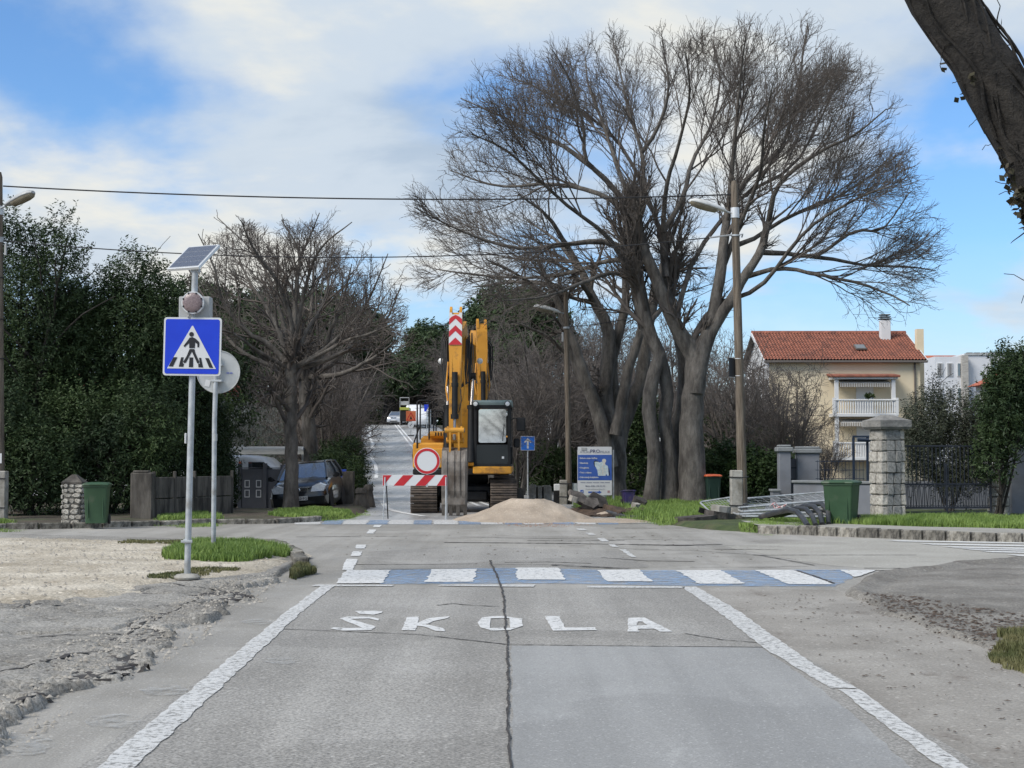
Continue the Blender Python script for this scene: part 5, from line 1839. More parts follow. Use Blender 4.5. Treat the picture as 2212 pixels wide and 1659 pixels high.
m_whiteframe = mat('white_joinery', (0.64, 0.645, 0.64), rough=.6)


def glass_mat(name, tint, refl=.4, rough=.03):
    m = bpy.data.materials.new(name)
    m.use_nodes = True
    nt = m.node_tree
    b = nt.nodes['Principled BSDF']
    b.inputs['Base Color'].default_value = (*tint, 1)
    b.inputs['Roughness'].default_value = .25
    g = nd(nt, 'ShaderNodeBsdfGlossy')
    g.inputs['Roughness'].default_value = rough
    g.inputs['Color'].default_value = (.9, .95, 1, 1)
    mx = nd(nt, 'ShaderNodeMixShader')
    mx.inputs[0].default_value = refl
    nt.links.new(b.outputs[0], mx.inputs[1])
    nt.links.new(g.outputs[0], mx.inputs[2])
    nt.links.new(mx.outputs[0], nt.nodes['Material Output'].inputs[0])
    MATS[name] = m
    return m


m_cabglass = glass_mat('cab_glass', (0.02, 0.025, 0.028), .62)
m_cabglass2 = glass_mat('cab_lower_glass', (0.003, 0.005, 0.005), .02)
m_carglass = glass_mat('car_glass', (0.10, 0.108, 0.105), .26, .06)
m_winglass = glass_mat('window_glass', (0.03, 0.035, 0.04), .22)


def plate(parent, name, poly, y, mt, t=.004):
    """flat print or plate facing the viewer side (-Y): polygon in (x,z)"""
    return MB().prism(poly, 'y', y, y + t).build(name, mt, parent)


# ---------------------------------------------------------------- solar pedestrian crossing sign
SB = G(404, 1250, .075)
sd_, ss = SB.y, FOC / SB.y
sign = thing('crossing_sign', 'blue pedestrian crossing sign with solar panel and round warning lamp on grey post', 'sign', SB)
rel = lambda px, py, d: W(px, py, d) - SB
MB().tube([(0, 0, -.1), rel(413, 900, sd_), rel(421.5, 577, sd_)], .036, 14).build('post', m_galv, sign, smooth=40)
MB().lathe([(.15, 0), (.155, .02), (.12, .05), (.05, .06)], 18).build('footing', m_conc, sign, smooth=50)
c = rel(405.5, 1169, sd_)
MB().lathe([(.052, -.022), (.054, 0), (.052, .022)], 14, c).build('clamp', m_galv, sign, smooth=40)
MB().box(c + Vector((0, -.055, 0)), (.13, .02, .03), b=.004).build('clamp_bolt', m_galv, sign)
MB().box(rel(409, 947, sd_) + Vector((-.04, 0, 0)), (.02, .06, .12), b=.006).build('junction_box', m_signwhite, sign)
# sign plate
pc = rel(418, 749.5, sd_) + Vector((0, -.07, 0))
ph_ = .335
pl = put('plate', MB().prism(round_rect(-ph_, -ph_, ph_, ph_, .035), 'y', 0, .02).mesh('plate', m_signwhite), sign, pc, (0, rad(.9), rad(-3)))
plate(pl, 'blue_field', round_rect(-.314, -.314, .314, .314, .024), -.0045, m_signblue)
plate(pl, 'white_triangle', [(-.285, -.255), (.285, -.255), (.277, -.243), (.006, .238), (-.006, .238), (-.277, -.243)], -.009, m_signwhite)
k = .335 / 266.0      # crop scale
fx = lambda a, b: ((a - 381) * k, (1132 - b) * k)
plate(pl, 'figure', disc_poly(*fx(374, 1021), .0265, 22), -.0135, m_signblack)
body = [(357, 1053), (382, 1046), (410, 1058), (446, 1090), (449, 1104), (446, 1138), (432, 1139), (430, 1108), (409, 1095), (407, 1146), (356, 1146), (355, 1100), (313, 1139), (303, 1128), (333, 1088)]
plate(pl, 'figure', [fx(*p) for p in body], -.0135, m_signblack)
legs = [(360, 1156), (404, 1156), (413, 1190), (452, 1270), (447, 1286), (434, 1285), (381, 1178), (329, 1280), (313, 1285), (303, 1275), (336, 1218)]
plate(pl, 'figure', [fx(*p) for p in legs], -.0135, m_signblack)
for q in ([(214, 1232), (249, 1232), (209, 1317), (171, 1315)], [(284, 1232), (306, 1232), (298, 1285), (310, 1290), (306, 1318), (264, 1317)], [(362, 1232), (394, 1232), (396, 1320), (357, 1320)],
          [(449, 1235), (468, 1235), (488, 1322), (446, 1321), (443, 1292), (458, 1288)], [(506, 1236), (538, 1237), (582, 1325), (546, 1323)]):
    plate(pl, 'zebra_bar', [fx(*p) for p in q], -.0135, m_signblack)
for s in (-.2, .2):
    MB().box((pc.x * 0, .035, s), (.62, .025, .03)).build('back_rail', m_galv, pl)
# battery box and warning lamp
bc = rel(421, 668, sd_)
MB().box(bc + Vector((.0, .05, 0)), (.36, .16, .29), b=.01).build('battery_box', m_greybox, sign)
lc = rel(420.5, 656, sd_) + Vector((0, -.10, 0))
lamp = MB().lathe([(.09, .10), (.128, .03), (.132, 0), (.128, -.016)], 36, lc, axis='y').build('warning_lamp', m_signwhite, sign, smooth=40)
MB().lathe([(.116, -.015), (.110, -.024), (.06, -.030), (.002, -.032)], 30, lc, axis='y').build('lens', m_lens, lamp, smooth=60)
for a in range(8):
    t_ = a * PI / 4 + .4
    MB().box(lc + Vector((math.cos(t_) * .112, -.022, math.sin(t_) * .112)), (.02, .012, .02), b=.003, rot=Matrix.Rotation(-t_, 3, 'Y')).build('lamp_clip', m_signblack, lamp)
MB().tube([rel(418, 690, sd_) + Vector((-.01, -.05, 0)), lc + Vector((-.06, .02, -.16)), lc + Vector((-.02, .05, -.1))], .012, 6).build('cable', m_greybox, sign)
# solar panel
o0 = rel(360, 581, sd_ + .05)
e_ = Vector((.405, -.17, .005))
u_ = Vector((.168, .39, .315))
n_ = e_.cross(u_).normalized()
M_ = Matrix((e_.normalized(), u_.normalized(), n_)).transposed()
pw, plh = e_.length, u_.length
fr_ = put('solar_panel', MB().box((pw / 2, plh / 2, -.0175), (pw, plh, .035), b=.003).mesh('solar_panel', m_alu), sign, o0, M_.to_euler())
MB().box((pw / 2, plh / 2, .0015), (pw - .04, plh - .04, .003)).build('backsheet', m_cellback, fr_)
cm = MB().prism([(.006, 0), (.0, .006), (0, 1 - .006), (.006, 1), (1 - .006, 1), (1, 1 - .006), (1, .006), (1 - .006, 0)], 'z', 0, .0015).mesh('cell', m_cell)
cw, ch = (pw - .046) / 7, (plh - .046) / 4
for i in range(7):
    for j in range(4):
        put('cell', cm, fr_, (.023 + i * cw + .002, .023 + j * ch + .003, .0032), None, (cw - .004, ch - .006, 1))
MB().box(rel(421.5, 580, sd_) + Vector((0, .02, -.02)), (.10, .10, .06), b=.01).build('bracket', m_galv, sign)

# ---------------------------------------------------------------- round sign seen from behind
RB = G(461, 1186, .1)
rs_ = thing('round_sign', 'round traffic sign seen from behind on a thin grey post in the grass', 'sign', RB)
rd = RB.y
rl = lambda px, py, d=rd: W(px, py, d) - RB
MB().tube([(0, 0, -.1), rl(463.5, 900), rl(468, 765)], .036, 12).build('post', m_galv, rs_, smooth=40)
dc = rl(470, 803) + Vector((0, .07, 0))
dk = put('disc', MB().lathe([(.30, 0), (.318, -.004), (.325, -.018), (.319, -.022), (.31, -.006), (.05, -.004), (.002, -.004)], 48, (0, 0, 0), axis='y').mesh('disc', m_signback, 50), rs_, dc, (0, 0, rad(4)))
MB().box((-.16, -.012, -.17), (.075, .004, .10), rot=Matrix.Rotation(rad(12), 3, 'Y')).build('sticker', m_signwhite, dk)
for i_ in range(2):
    MB().box((.14 + .05 * i_, -.012, -.015), (.04, .003, .010)).build('printed_mark', m_signblue, dk)
for s in (-.14, .1):
    MB().box(rl(469, 803) + Vector((0, .02, s)), (.16, .12, .035), b=.008).build('clamp', m_galv, rs_)
MB().lathe([(.0375, -.05), (.0375, .05)], 12, rl(464, 945)).build('reflector_band', m_signback, rs_, smooth=40)


# ---------------------------------------------------------------- wooden poles on concrete stubs
def lamp_head(parent, root, tip, housing, w=.13, name='lamp_head'):
    """cobra-head street lamp: arm, shell, bowl"""
    root, tip = Vector(root), Vector(tip)
    ax = (tip - root)
    L_ = ax.length
    ax.normalize()
    sd2 = ax.cross(Vector((0, 0, 1))).normalized()
    up = sd2.cross(ax).normalized()
    MB().tube([root, root + ax * L_ * .35], .022, 10).build('arm', m_galv, parent, smooth=40)
    prof = [(.18, .25, .30), (.26, .55, .62), (.42, .80, .85), (.62, 1.0, 1.0), (.80, 1.0, .98), (.93, .82, .78), (1.0, .40, .40)]
    rings, bowl = [], []
    for t, a, b in prof:
        c_ = root + ax * L_ * t
        rings.append([c_ + sd2 * w * a * math.cos(q) + up * (.115 * b * max(0, math.sin(q)) - .035 * b * max(0, -math.sin(q))) for q in [2 * PI * j / 18 for j in range(18)]])
    h = MB().loft(rings).build(name, housing, parent, smooth=50)
    for t, a, b in prof[2:]:
        c_ = root + ax * L_ * t
        bowl.append([c_ + sd2 * w * .86 * a * math.cos(q) + up * (-.02 - .10 * b * max(0, -math.sin(q)) * (1 if t < .95 else .3)) for q in [2 * PI * j / 16 for j in range(16)]])
    MB().loft(bowl).build('lamp_bowl', m_lampglass, h, smooth=60)
    return h


def wood_pole(label, base, top, r0=.115, r1=.085, stub=None, band_z=()):
    base, top = Vector(base), Vector(top)
    t = thing('lamp_pole', label, 'pole', base)
    rel_ = top - base
    pts = [rel_ * q for q in (-.01, .2, .4, .6, .8, .985, 1.0)]
    MB().tube(pts, [r0 + (r1 - r0) * q for q in (0, .2, .4, .6, .8, 1)] + [r1 * .7], 14).build('shaft', m_wood, t, smooth=45)
    if stub:
        dx, dy, w, h = stub
        s = MB().box((dx, dy, h / 2 - .1), (w, w * .9, h + .2), b=.02).build('concrete_stub', m_conc, t)
        for z in (h * .28, h * .86):
            MB().tube([(dx - w * .55, dy - w * .5, z), (dx + w * .5, dy - w * .52, z - .01), (dx * .05 + .12, -.10, z), (.13, .02, z), (0, .13, z), (dx - w * .55, dy + w * .5, z), (dx - w * .55, dy - w * .5, z)], .012, 6).build('wire_tie', m_wire, s)
    return t, rel_


# right-hand pole
pb = Vector((XA(1603, 34.3), 34.3, .08))
pt = W(1586, 391, 34.3)
rp, rr_ = wood_pole('tall weathered wooden lamp pole with white lamp in front of the huge tree', pb, pt, stub=(-.235, -.55, .27, 1.10))
prx = lambda py: W(1586 + (py - 391) * 17 / 710, py, 34.3) - pb
lamp_head(rp, prx(462) + Vector((-.02, 0, 0)), W(1491, 434, 33.9) - pb, m_lampwhite, w=.15)
MB().lathe([(.10, -.12), (.10, .12)], 14, prx(460)).build('steel_band', m_alu, rp, smooth=40)
MB().lathe([(.105, -.02), (.105, .02)], 14, prx(509)).build('steel_band', m_galv, rp, smooth=40)
MB().tube([prx(509) + Vector((.06, -.08, 0)), prx(509) + Vector((.16, -.06, .03)), prx(512) + Vector((.15, .02, 0))], .018, 6).build('wire_clamp', m_galv, rp)
MB().tube([prx(508) + Vector((-.1, -.03, .0)), prx(516) + Vector((-.62, -.05, .02))], .02, 8).build('cable_sleeve', m_greybox, rp)
mb = MB().box(prx(794) + Vector((-.14, -.06, 0)), (.03, .26, .44), b=.004, rot=rad(-52)).build('notice_plate', m_signblack, rp)
MB().box(prx(794) + Vector((-.115, -.035, 0)), (.018, .285, .465), b=.003, rot=rad(-52)).build('plate_back', m_signwhite, rp)
for z, h in ((.10, .08), (-.09, .12)):
    MB().box(prx(794) + Vector((-.152, -.076, z)), (.012, .09, h), rot=rad(-52)).build('printed_mark', m_greybox, rp)
for py in (775, 812):
    MB().lathe([(.103, -.008), (.103, .008)], 14, prx(py)).build('strap', m_alu, rp, smooth=40)
# left-hand pole
lb = Vector((XA(4, 33.4), 33.4, .05))
lt = W(-3, 372, 33.4)
lp_, lr_ = wood_pole('weathered wooden lamp pole with grey lamp beside the dark evergreens', lb, lt, stub=(.13, -.30, .26, 1.12))
plx = lambda py: W(-3 + (py - 372) * 7 / 760, py, 33.4) - lb
lamp_head(lp_, plx(452) + Vector((.03, -.05, 0)), W(72, 416, 32.8) - lb, m_lampgrey, w=.15)
MB().lathe([(.10, -.06), (.10, .06)], 14, plx(518)).build('steel_band', m_galv, lp_, smooth=40)
MB().lathe([(.10, -.10), (.10, .10)], 14, plx(455)).build('steel_band', m_alu, lp_, smooth=40)
MB().box(plx(540) + Vector((.15, -.02, 0)), (.05, .06, .26), b=.01).build('fuse_box', m_greybox, lp_)
MB().box(plx(990) + Vector((0.01, -.115, 0)), (.08, .01, .22)).build('number_plate', m_signwhite, lp_)
for py in (600, 690, 775):
    MB().lathe([(.107, -.01), (.107, .01)], 12, plx(py)).build('strap', m_wire, lp_, smooth=40)
# thin pole behind the works
tb = Vector((XA(1229, 47), 47, .05))
tp_, _ = wood_pole('thin dark lamp pole between the arrow sign and the billboard', tb, W(1222, 625, 47), r0=.10, r1=.075, stub=(-.19, -.25, .24, .72))
tpx = lambda py: W(1222 + (py - 625) * 7 / 460, py, 47) - tb
lamp_head(tp_, tpx(678) + Vector((-.02, 0, 0)), W(1154, 662, 46.6) - tb, m_lampwhite, w=.13)
MB().box(tpx(728) + Vector((-.12, 0, 0)), (.06, .08, .30), b=.01).build('fuse_box', m_greybox, tp_)
MB().lathe([(.10, -.03), (.10, .03)], 12, tpx(708)).build('steel_band', m_galv, tp_, smooth=40)

# ---------------------------------------------------------------- overhead cables


def cable(label, a, b, sag, r=.016, n=40):
    a, b = Vector(a), Vector(b)
    pts = [a.lerp(b, t) - Vector((0, 0, sag * 4 * t * (1 - t))) for t in [i / n for i in range(n + 1)]]
    o = MB().tube(pts, r, 5).build('overhead_cable', m_wire, None)
    # origin at the first fixing
    for v in o.data.vertices:
        v.co -= a
    o.location = a
    return tag(o, label, 'cable', 'overhead cables')


cable('upper overhead cable running from the grey lamp pole to the white lamp pole', lb + plx(402) + Vector((.1, 0, 0)), pb + prx(420), .20, .017)
cable('lower overhead cable passing in front of the fan shaped tree', lb + plx(520) + Vector((.1, 0, 0)), pb + prx(516) + Vector((-.62, -.05, .02)), .42, .013)
cable('thin cable crossing the forked tree behind the billboard', tb + tpx(706), W(1585, 600, 60), .4, .012)
cable('thin cable running to the cream house wall', W(1992, 833, 88.5), W(2140, 872, 70), .2, .02)

# ---------------------------------------------------------------- barrier with no entry sign
BB = G(897, 1122)
bd = BB.y
bar = thing('road_barrier', 'red and white striped road barrier on thin legs', 'barrier', BB)
br = lambda px, py, d=bd: W(px, py, d) - BB
x0, x1 = br(826.5, 1036).x, br(966, 1036).x
z0, z1 = br(897, 1049.5).z, br(897, 1026).z
bo = MB().box(((x0 + x1) / 2, 0, (z0 + z1) / 2), (x1 - x0, .025, z1 - z0), b=.004).build('board', m_signwhite, bar)
bw = x1 - x0
cr = lambda v: x0 + (v - 1645) / (2283 - 1645) * bw      # crop positions along the board
for a, b_, c_, d_ in ((1648, 1735, 1655, 1648), (1848, 1950, 1853, 1755), (2062, 2165, 2068, 1968), (2250, 2281, 2281, 2180)):
    plate(bo, 'red_stripe', [(max(cr(a), x0 + .005), z1 - .004), (min(cr(b_), x1 - .005), z1 - .004), (min(cr(c_), x1 - .005), z0 + .004), (max(cr(d_), x0 + .005), z0 + .004)], -.0165, m_signred, .004)
for xx, sgn in ((x0 + .06, -1), (x1 - .03, 1)):
    MB().tube([(xx, -.02, z1 - .05), (xx - .03 * (sgn < 0), -.16, 0.0)], .014, 8).build('leg', m_galv, bar, smooth=40)
    MB().tube([(xx + .02, .02, z1 - .05), (xx + .05 * (1 if sgn < 0 else .3), .26, 0.0)], .014, 8).build('leg', m_black if sgn < 0 else m_galv, bar, smooth=40)
ns = thing('no_entry_sign', 'round white prohibition sign with red ring fixed on the striped barrier', 'sign', BB + br(922.5, 1025) + Vector((0, -.03, 0)))
rc = br(922.5, 996) - br(922.5, 1025)
rr0 = 28.5 * bd / FOC
dk = MB().lathe([(rr0 - .01, .014), (rr0, .008), (rr0, -.004), (rr0 - .004, -.008)], 48, rc, axis='y').build('disc', m_signwhite, ns, smooth=40)
ring = []
ri, ro = rr0 * .76, rr0 * .955
mbr = MB()
for a in range(48):
    t0, t1 = 2 * PI * a / 48, 2 * PI * (a + 1) / 48
    q = [(rc.x + r_ * math.cos(t), rc.z + r_ * math.sin(t)) for r_, t in ((ri, t0), (ro, t0), (ro, t1), (ri, t1))]
    mbr.prism(q, 'y', rc.y - .013, rc.y - .0085)
mbr.build('red_ring', m_signred, dk)
MB().box((0, .03, -.05), (.05, .03, .5), b=.005).build('stem', m_galv, ns)


# ---------------------------------------------------------------- excavators
def excavator(name, label, loc, rz, lift=0.0, chevron=True, track_rz=0.0, BX=-.03, CX1=1.34):
    ex = thing(name, label, 'excavator', loc, rz, group='yellow tracked excavators')
    # tracks
    rT, Lt, wT = .40, 3.1, .70
    path = []
    tot = 2 * Lt + 2 * PI * rT
    NP = 44

    def tp(s):
        s = s % tot
        if s < Lt:
            return -Lt / 2 + s, 2 * rT + .03, 0.0
        s -= Lt
        if s < PI * rT:
            a = s / rT
            return Lt / 2 + math.sin(a) * rT, rT + .03 + math.cos(a) * rT, a
        s -= PI * rT
        if s < Lt:
            return Lt / 2 - s, .03, PI
        s -= Lt
        a = s / rT
        return -Lt / 2 - math.sin(a) * rT, rT + .03 - math.cos(a) * rT, PI + a
    padm = MB().box((0, 0, 0), (wT, tot / NP * .93, .035), b=.006).box((0, -.02, .035), (wT, .022, .05), b=.004).box((0, .05, .022), (wT, .018, .03), b=.003).mesh('track_pad', m_trackpad)
    tm = Matrix.Rotation(track_rz, 3, 'Z')
    for sx in (-1.05, 1.05):
        belt = MB()
        ring_o = [(y, z) for y, z, a in (tp(tot * k / 60) for k in range(60))]
        belt.prism([(y * .985, (z - .43) * .93 + .43) for y, z in ring_o], 'x', -wT * .30, wT * .30)
        for yy in (-Lt / 2, -.9, -.3, .3, .9, Lt / 2):
            rr = .30 if abs(yy) > 1 else .13
            belt.lathe([(rr, -.26), (rr, .26)], 16, (0, yy, .43 if abs(yy) > 1 else .22), axis='x')
        tk = belt.build('track', m_black, ex, loc=tm @ Vector((sx, 0, 0)), rot=(0, 0, track_rz))
        for k in range(NP):
            y, z, a = tp(tot * (k + .5) / NP)
            put('track_pad', padm, tk, (0, y, z), (-a, 0, 0))
    MB().box((0, 0, .58), (1.5, 2.2, .34), b=.06).box((0, -.9, .45), (1.3, .5, .3), b=.05).box((0, .9, .45), (1.3, .5, .3), b=.05).build('undercarriage', m_black, ex, rot=(0, 0, track_rz))
    MB().lathe([(.62, .72), (.66, .80), (.66, .98), (.6, 1.02)], 28).build('slewing_ring', m_black, ex, smooth=40)
    # house
    MB().box((0, .35, 1.09), (2.55, 3.9, .16), b=.03).build('deck', m_black, ex)
    MB().box((-.89, -.05, 1.52), (.86, 2.2, .70), b=.05).build('tank_cover', m_yellow, ex)
    hood = MB().box((0, 1.25, 1.62), (2.5, 1.5, .92), b=.08).box((-.55, .75, 2.10), (.95, 1.3, .20), b=.07)
    hood.build('engine_hood', m_yellow, ex)
    for i in range(5):
        MB().box((-.80 + i * .075, .092, 2.12), (.032, .012, .10)).build('hood_slot', m_black, ex)
    MB().prism([(-1.27, 1.85), (1.27, 1.85), (1.22, 2.25), (.9, 2.5), (-.9, 2.5), (-1.22, 2.25)], 'z', 1.05, 2.05).build('counterweight', m_yellow, ex)
    MB().box((-.85, -1.22, 1.45), (.74, .16, .52), b=.02).build('step_box', m_yellow, ex)
    plate(ex, 'caution_label', [(-.92, 1.56), (-.72, 1.56), (-.72, 1.66), (-.92, 1.66)], -1.305, m_gutter, .004)
    MB().tube([(-.40, .9, 2.05), (-.40, .9, 2.62), (-.40, .95, 2.72)], .05, 10).build('exhaust', m_black, ex, smooth=40)
    hr = MB()
    hr.tube([(-1.20, -1.15, 1.2), (-1.20, -1.15, 2.95), (-1.15, -1.13, 3.0), (-.92, -1.13, 3.0), (-.88, -1.13, 2.95), (-.88, -1.13, 1.95)], .022, 8)
    hr.tube([(-1.26, -1.1, 1.15), (-1.34, -.9, 1.5), (-1.3, -.9, 1.9), (-1.14, -1.12, 2.3)], .02, 8)
    hr.tube([(-1.12, -1.14, 1.95), (-1.12, -1.14, 2.95)], .02, 8)
    hr.build('handrail', m_black, ex, smooth=40)
    # cab
    cab = MB()
    X0, X1, Y0, Y1, Z0, Z1 = .36, CX1, -1.95, -.25, 1.28, 2.86
    for xx in (X0 + .045, X1 - .045):
        for yy in (Y0 + .045, Y1 - .045):
            cab.box((xx, yy, (Z0 + Z1) / 2), (.09, .09, Z1 - Z0), b=.02)
    cab.box(((X0 + X1) / 2, (Y0 + Y1) / 2, Z0 - .02), (X1 - X0, Y1 - Y0, .06), b=.01)
    cab.box(((X0 + X1) / 2, Y0 + .045, 1.80), (X1 - X0 - .1, .05, .03))
    cab.box(((X0 + X1) / 2, Y1 - .03, 1.65), (X1 - X0 - .1, .05, .75))
    cab.box(((X0 + X1) / 2, -.8, 1.75), (.5, .5, .75), b=.1)
    cab.build('cab_frame', m_black, ex)
    rf = MB().prism([(Y0 - .02, Z1 - .02), (Y0 - .03, Z1 + .06), (Y0 + .06, Z1 + .12), (Y1, Z1 + .12), (Y1, Z1 - .02)], 'x', X0 - .01, X1 + .01)
    roof = rf.build('cab_roof', m_cabgreen, ex)
    MB().box(((X0 + X1) / 2, Y0 - .01, Z1 - .06), (X1 - X0, .06, .10), b=.01).build('roof_beam', m_black, roof)
    for xx in (X0 + .05, X1 - .09):
        li = MB().lathe([(.075, .03), (.08, 0), (.078, -.03)], 18, (xx, Y0 - .06, Z1 + .02), axis='y').build('work_lamp', m_black, roof, smooth=40)
    for xx in (X0 + .05, X1 - .09):
        MB().lathe([(.068, -.088), (.03, -.096), (.002, -.098)], 16, (xx, Y0, Z1 + .02), axis='y').build('lamp_lens', m_headlamp, roof, smooth=60)
    MB().prism(round_rect(X0 + .13, 1.86, X1 - .13, 2.74, .05), 'y', -.006, .006).build('windscreen', m_cabglass, ex, loc=(0, Y0 + .02, 0), rot=(0, 0, 0))
    MB().prism(round_rect(X0 + .07, 1.30, X1 - .07, 1.80, .05), 'y', Y0 + .01, Y0 + .022).build('lower_windscreen', m_cabglass2, ex)
    for xx in (X0 + .004, X1 - .016):
        MB().prism([(Y0 + .12, 1.75), (Y1 - .12, 1.75), (Y1 - .12, 2.72), (Y0 + .16, 2.72)], 'x', xx, xx + .012).build('side_window', m_cabglass2, ex)
    MB().box(((X0 + X1) / 2, Y0 + .08, 1.14), (X1 - X0 + .04, .2, .20), b=.03).box(((X0 + X1) / 2, (Y0 + Y1) / 2, 1.16), (X1 - X0 + .04, Y1 - Y0, .16), b=.02).build('cab_skirt', m_yellow, ex)
    MB().tube([(X1 - .22, Y0 - .015, 1.9), (X1 - .18, Y0 - .02, 2.35)], .01, 6).build('wiper', m_black, ex)
    plate(ex, 'warning_sticker', [(X1 - .24, 1.44), (X1 - .18, 1.44), (X1 - .18, 1.50), (X1 - .24, 1.50)], Y0 + .004, m_signwhite, .004)
    if chevron:
        MB().tube([(X1, Y0 + .05, 2.45), (X1 + .08, Y0 - .05, 2.5), (X1 + .16, Y0 - .05, 2.5)], .015, 6).build('mirror_arm', m_black, ex)
        MB().box((X1 + .26, Y0 - .02, 2.34), (.24, .07, .36), b=.03).build('mirror', m_black, ex)
        MB().box((X1 + .14, Y0 + .3, 1.85), (.16, .08, .24), b=.03).build('mirror', m_black, ex)
    # boom, in the plane x = BX
    z_ = lift
    foot, knee, tip_ = Vector((BX, -.75, 1.55)), Vector((BX, -1.35, 4.35 + z_)), Vector((BX, -3.05, 4.60 + z_))
    bpts = [foot, Vector((BX, -.92, 2.4)), Vector((BX, -1.05, 3.4 + z_ * .6)), Vector((BX, -1.45, 4.35 + z_)), Vector((BX, -2.2, 4.85 + z_)), tip_]
    wid = [.36, .44, .46, .46, .42, .34]
    hei = [.26, .34, .42, .46, .38, .26]
    rings = []
    for i, p in enumerate(bpts):
        a, b_ = bpts[max(i - 1, 0)], bpts[min(i + 1, 5)]
        t_ = (b_ - a).normalized()
        nn = Vector((1, 0, 0)).cross(t_).normalized()
        w, h = wid[i] / 2, hei[i] / 2
        rings.append([p + Vector((sx * w, 0, 0)) + nn * sy * h for sx, sy in ((-1, -1), (1, -1), (1, 1), (-1, 1))])
    bm_ = MB().loft(rings).build('boom', m_yellow, ex)
    for sx in (-1, 1):
        MB().box((BX + sx * .235, -1.08, 3.35 + z_ * .6), (.05, .3, .34), b=.03).build('cylinder_boss', m_yellow, bm_)
        MB().tube([(BX + sx * .26, -1.05, 3.1), (BX + sx * .30, -1.2, 2.9), (BX + sx * .23, -1.15, 2.55)], .03, 6).build('hose_bracket', m_yellow, bm_)
        # lift cylinders
        cy = MB().tube([(BX + sx * .315, -1.99, 1.35), (BX + sx * .315, -1.72, 2.85)], .092, 14).lathe([(.115, -.05), (.115, .05)], 14, (BX + sx * .315, -1.72, 2.80)).build('lift_cylinder', m_black, ex, smooth=40)
        MB().tube([(BX + sx * .315, -1.72, 2.85), (BX + sx * .34, -1.30, 3.62 + z_ * .5)], .042, 10).build('rod', m_chrome, cy, smooth=40)
        MB().lathe([(.10, -.07), (.10, .07)], 14, (BX + sx * .34, -1.30, 3.64 + z_ * .5), axis='x').build('pin', m_black, cy, smooth=40)
        MB().lathe([(.075, .02), (.08, -.02), (.05, -.05)], 14, (BX + sx * .52, -1.3, 4.05 + z_), axis='y').build('boom_lamp', m_headlamp, bm_, smooth=50)
    # arm cylinder along the back of the boom
    MB().tube([(BX, -1.0, 4.2 + z_), (BX, -2.0, 5.15 + z_)], .085, 12).build('arm_cylinder', m_black, ex, smooth=40)
    MB().tube([(BX, -2.0, 5.15 + z_), (BX, -3.1, 5.12 + z_)], .04, 10).build('arm_rod', m_chrome, ex, smooth=40)
    # stick, hanging upright in front
    st = MB()
    prof = [(5.16, .165, -3.22, .10), (4.9, .165, -3.24, .24), (4.30, .165, -3.28, .33), (4.0, .155, -3.30, .33), (3.0, .135, -3.38, .28), (2.2, .125, -3.44, .22), (1.95, .12, -3.46, .16)]
    st.loft([[(BX + sx * w, yc + sy * d_ / 2, z + z_) for sx, sy in ((-1, -1), (1, -1), (1, 1), (-1, 1))] for z, w, yc, d_ in prof])
    stick = st.build('stick', m_yellow, ex)
    for sx in (-1, 1):
        MB().prism([(-3.34, 5.0 + z_), (-3.12, 5.0 + z_), (-3.10, 5.28 + z_), (-3.20, 5.32 + z_), (-3.30, 5.24 + z_)], 'x', BX + sx * .125 - .032, BX + sx * .125 + .032).build('stick_ear', m_yellow, stick)
        MB().prism([(-3.44, 4.28 + z_), (-3.52, 3.5 + z_), (-3.50, 3.42 + z_), (-3.36, 3.42 + z_), (-3.38, 4.28 + z_)], 'x', BX + sx * .10 - .018, BX + sx * .10 + .018).build('cylinder_lug', m_yellow, stick)
        MB().box((BX + sx * .14, -3.46, 2.6 + z_), (.03, .12, 1.4), b=.008).build('stick_rib', m_yellow, stick)
        MB().tube([(BX + sx * .19, -3.3, 3.9 + z_), (BX + sx * .24, -3.4, 3.2 + z_), (BX + sx * .19, -3.45, 2.9 + z_)], .022, 6).build('hose_guide', m_yellow, stick)
    if chevron:
        ang = math.atan2(.10, .6)
        pm = put('chevron_plate', MB().prism([(-.165, 0), (.165, 0), (.165, .84), (.10, .84), (.08, .79), (-.08, .79), (-.10, .84), (-.165, .84)], 'y', -.008, 0).mesh('chevron_plate', m_signwhite), stick, (BX, -3.455, 4.32 + z_), (-rad(7.5), 0, 0))
        for k_ in range(3):
            zz = .0 + k_ * .32
            top = [(-.163, zz + .0), (0, zz + .175), (.163, zz + .0)]
            low = [(.163, max(zz - .15, .003)), (0, max(zz + .02, .003)), (-.163, max(zz - .15, .003))]
            if k_ == 0:
                pts_ = [(-.163, .003), (.163, .003), (.163, .03), (0, .19), (-.163, .03)]
            else:
                pts_ = [(-.163, zz - .12), (0, zz + .04), (.163, zz - .12), (.163, min(zz + .03, .82)), (.10, min(zz + .09, .78)), (0, min(zz + .19, .78)), (-.10, min(zz + .09, .78)), (-.163, min(zz + .03, .82))]
            MB().prism(pts_, 'y', -.013, -.009).build('red_chevron', m_signred, pm)
    bc_ = MB().tube([(BX, -3.60, 3.62 + z_), (BX, -3.66, 2.45 + z_)], .075, 14).lathe([(.10, -.06), (.10, .06)], 14, (BX, -3.655, 2.50 + z_)).lathe([(.09, -.05), (.09, .05)], 14, (BX, -3.61, 3.3 + z_)).build('bucket_cylinder', m_black, ex, smooth=40)
    MB().tube([(BX, -3.66, 2.45 + z_), (BX, -3.70, 2.15 + z_)], .036, 10).build('rod', m_chrome, bc_, smooth=40)
    # linkage
    lk = MB()
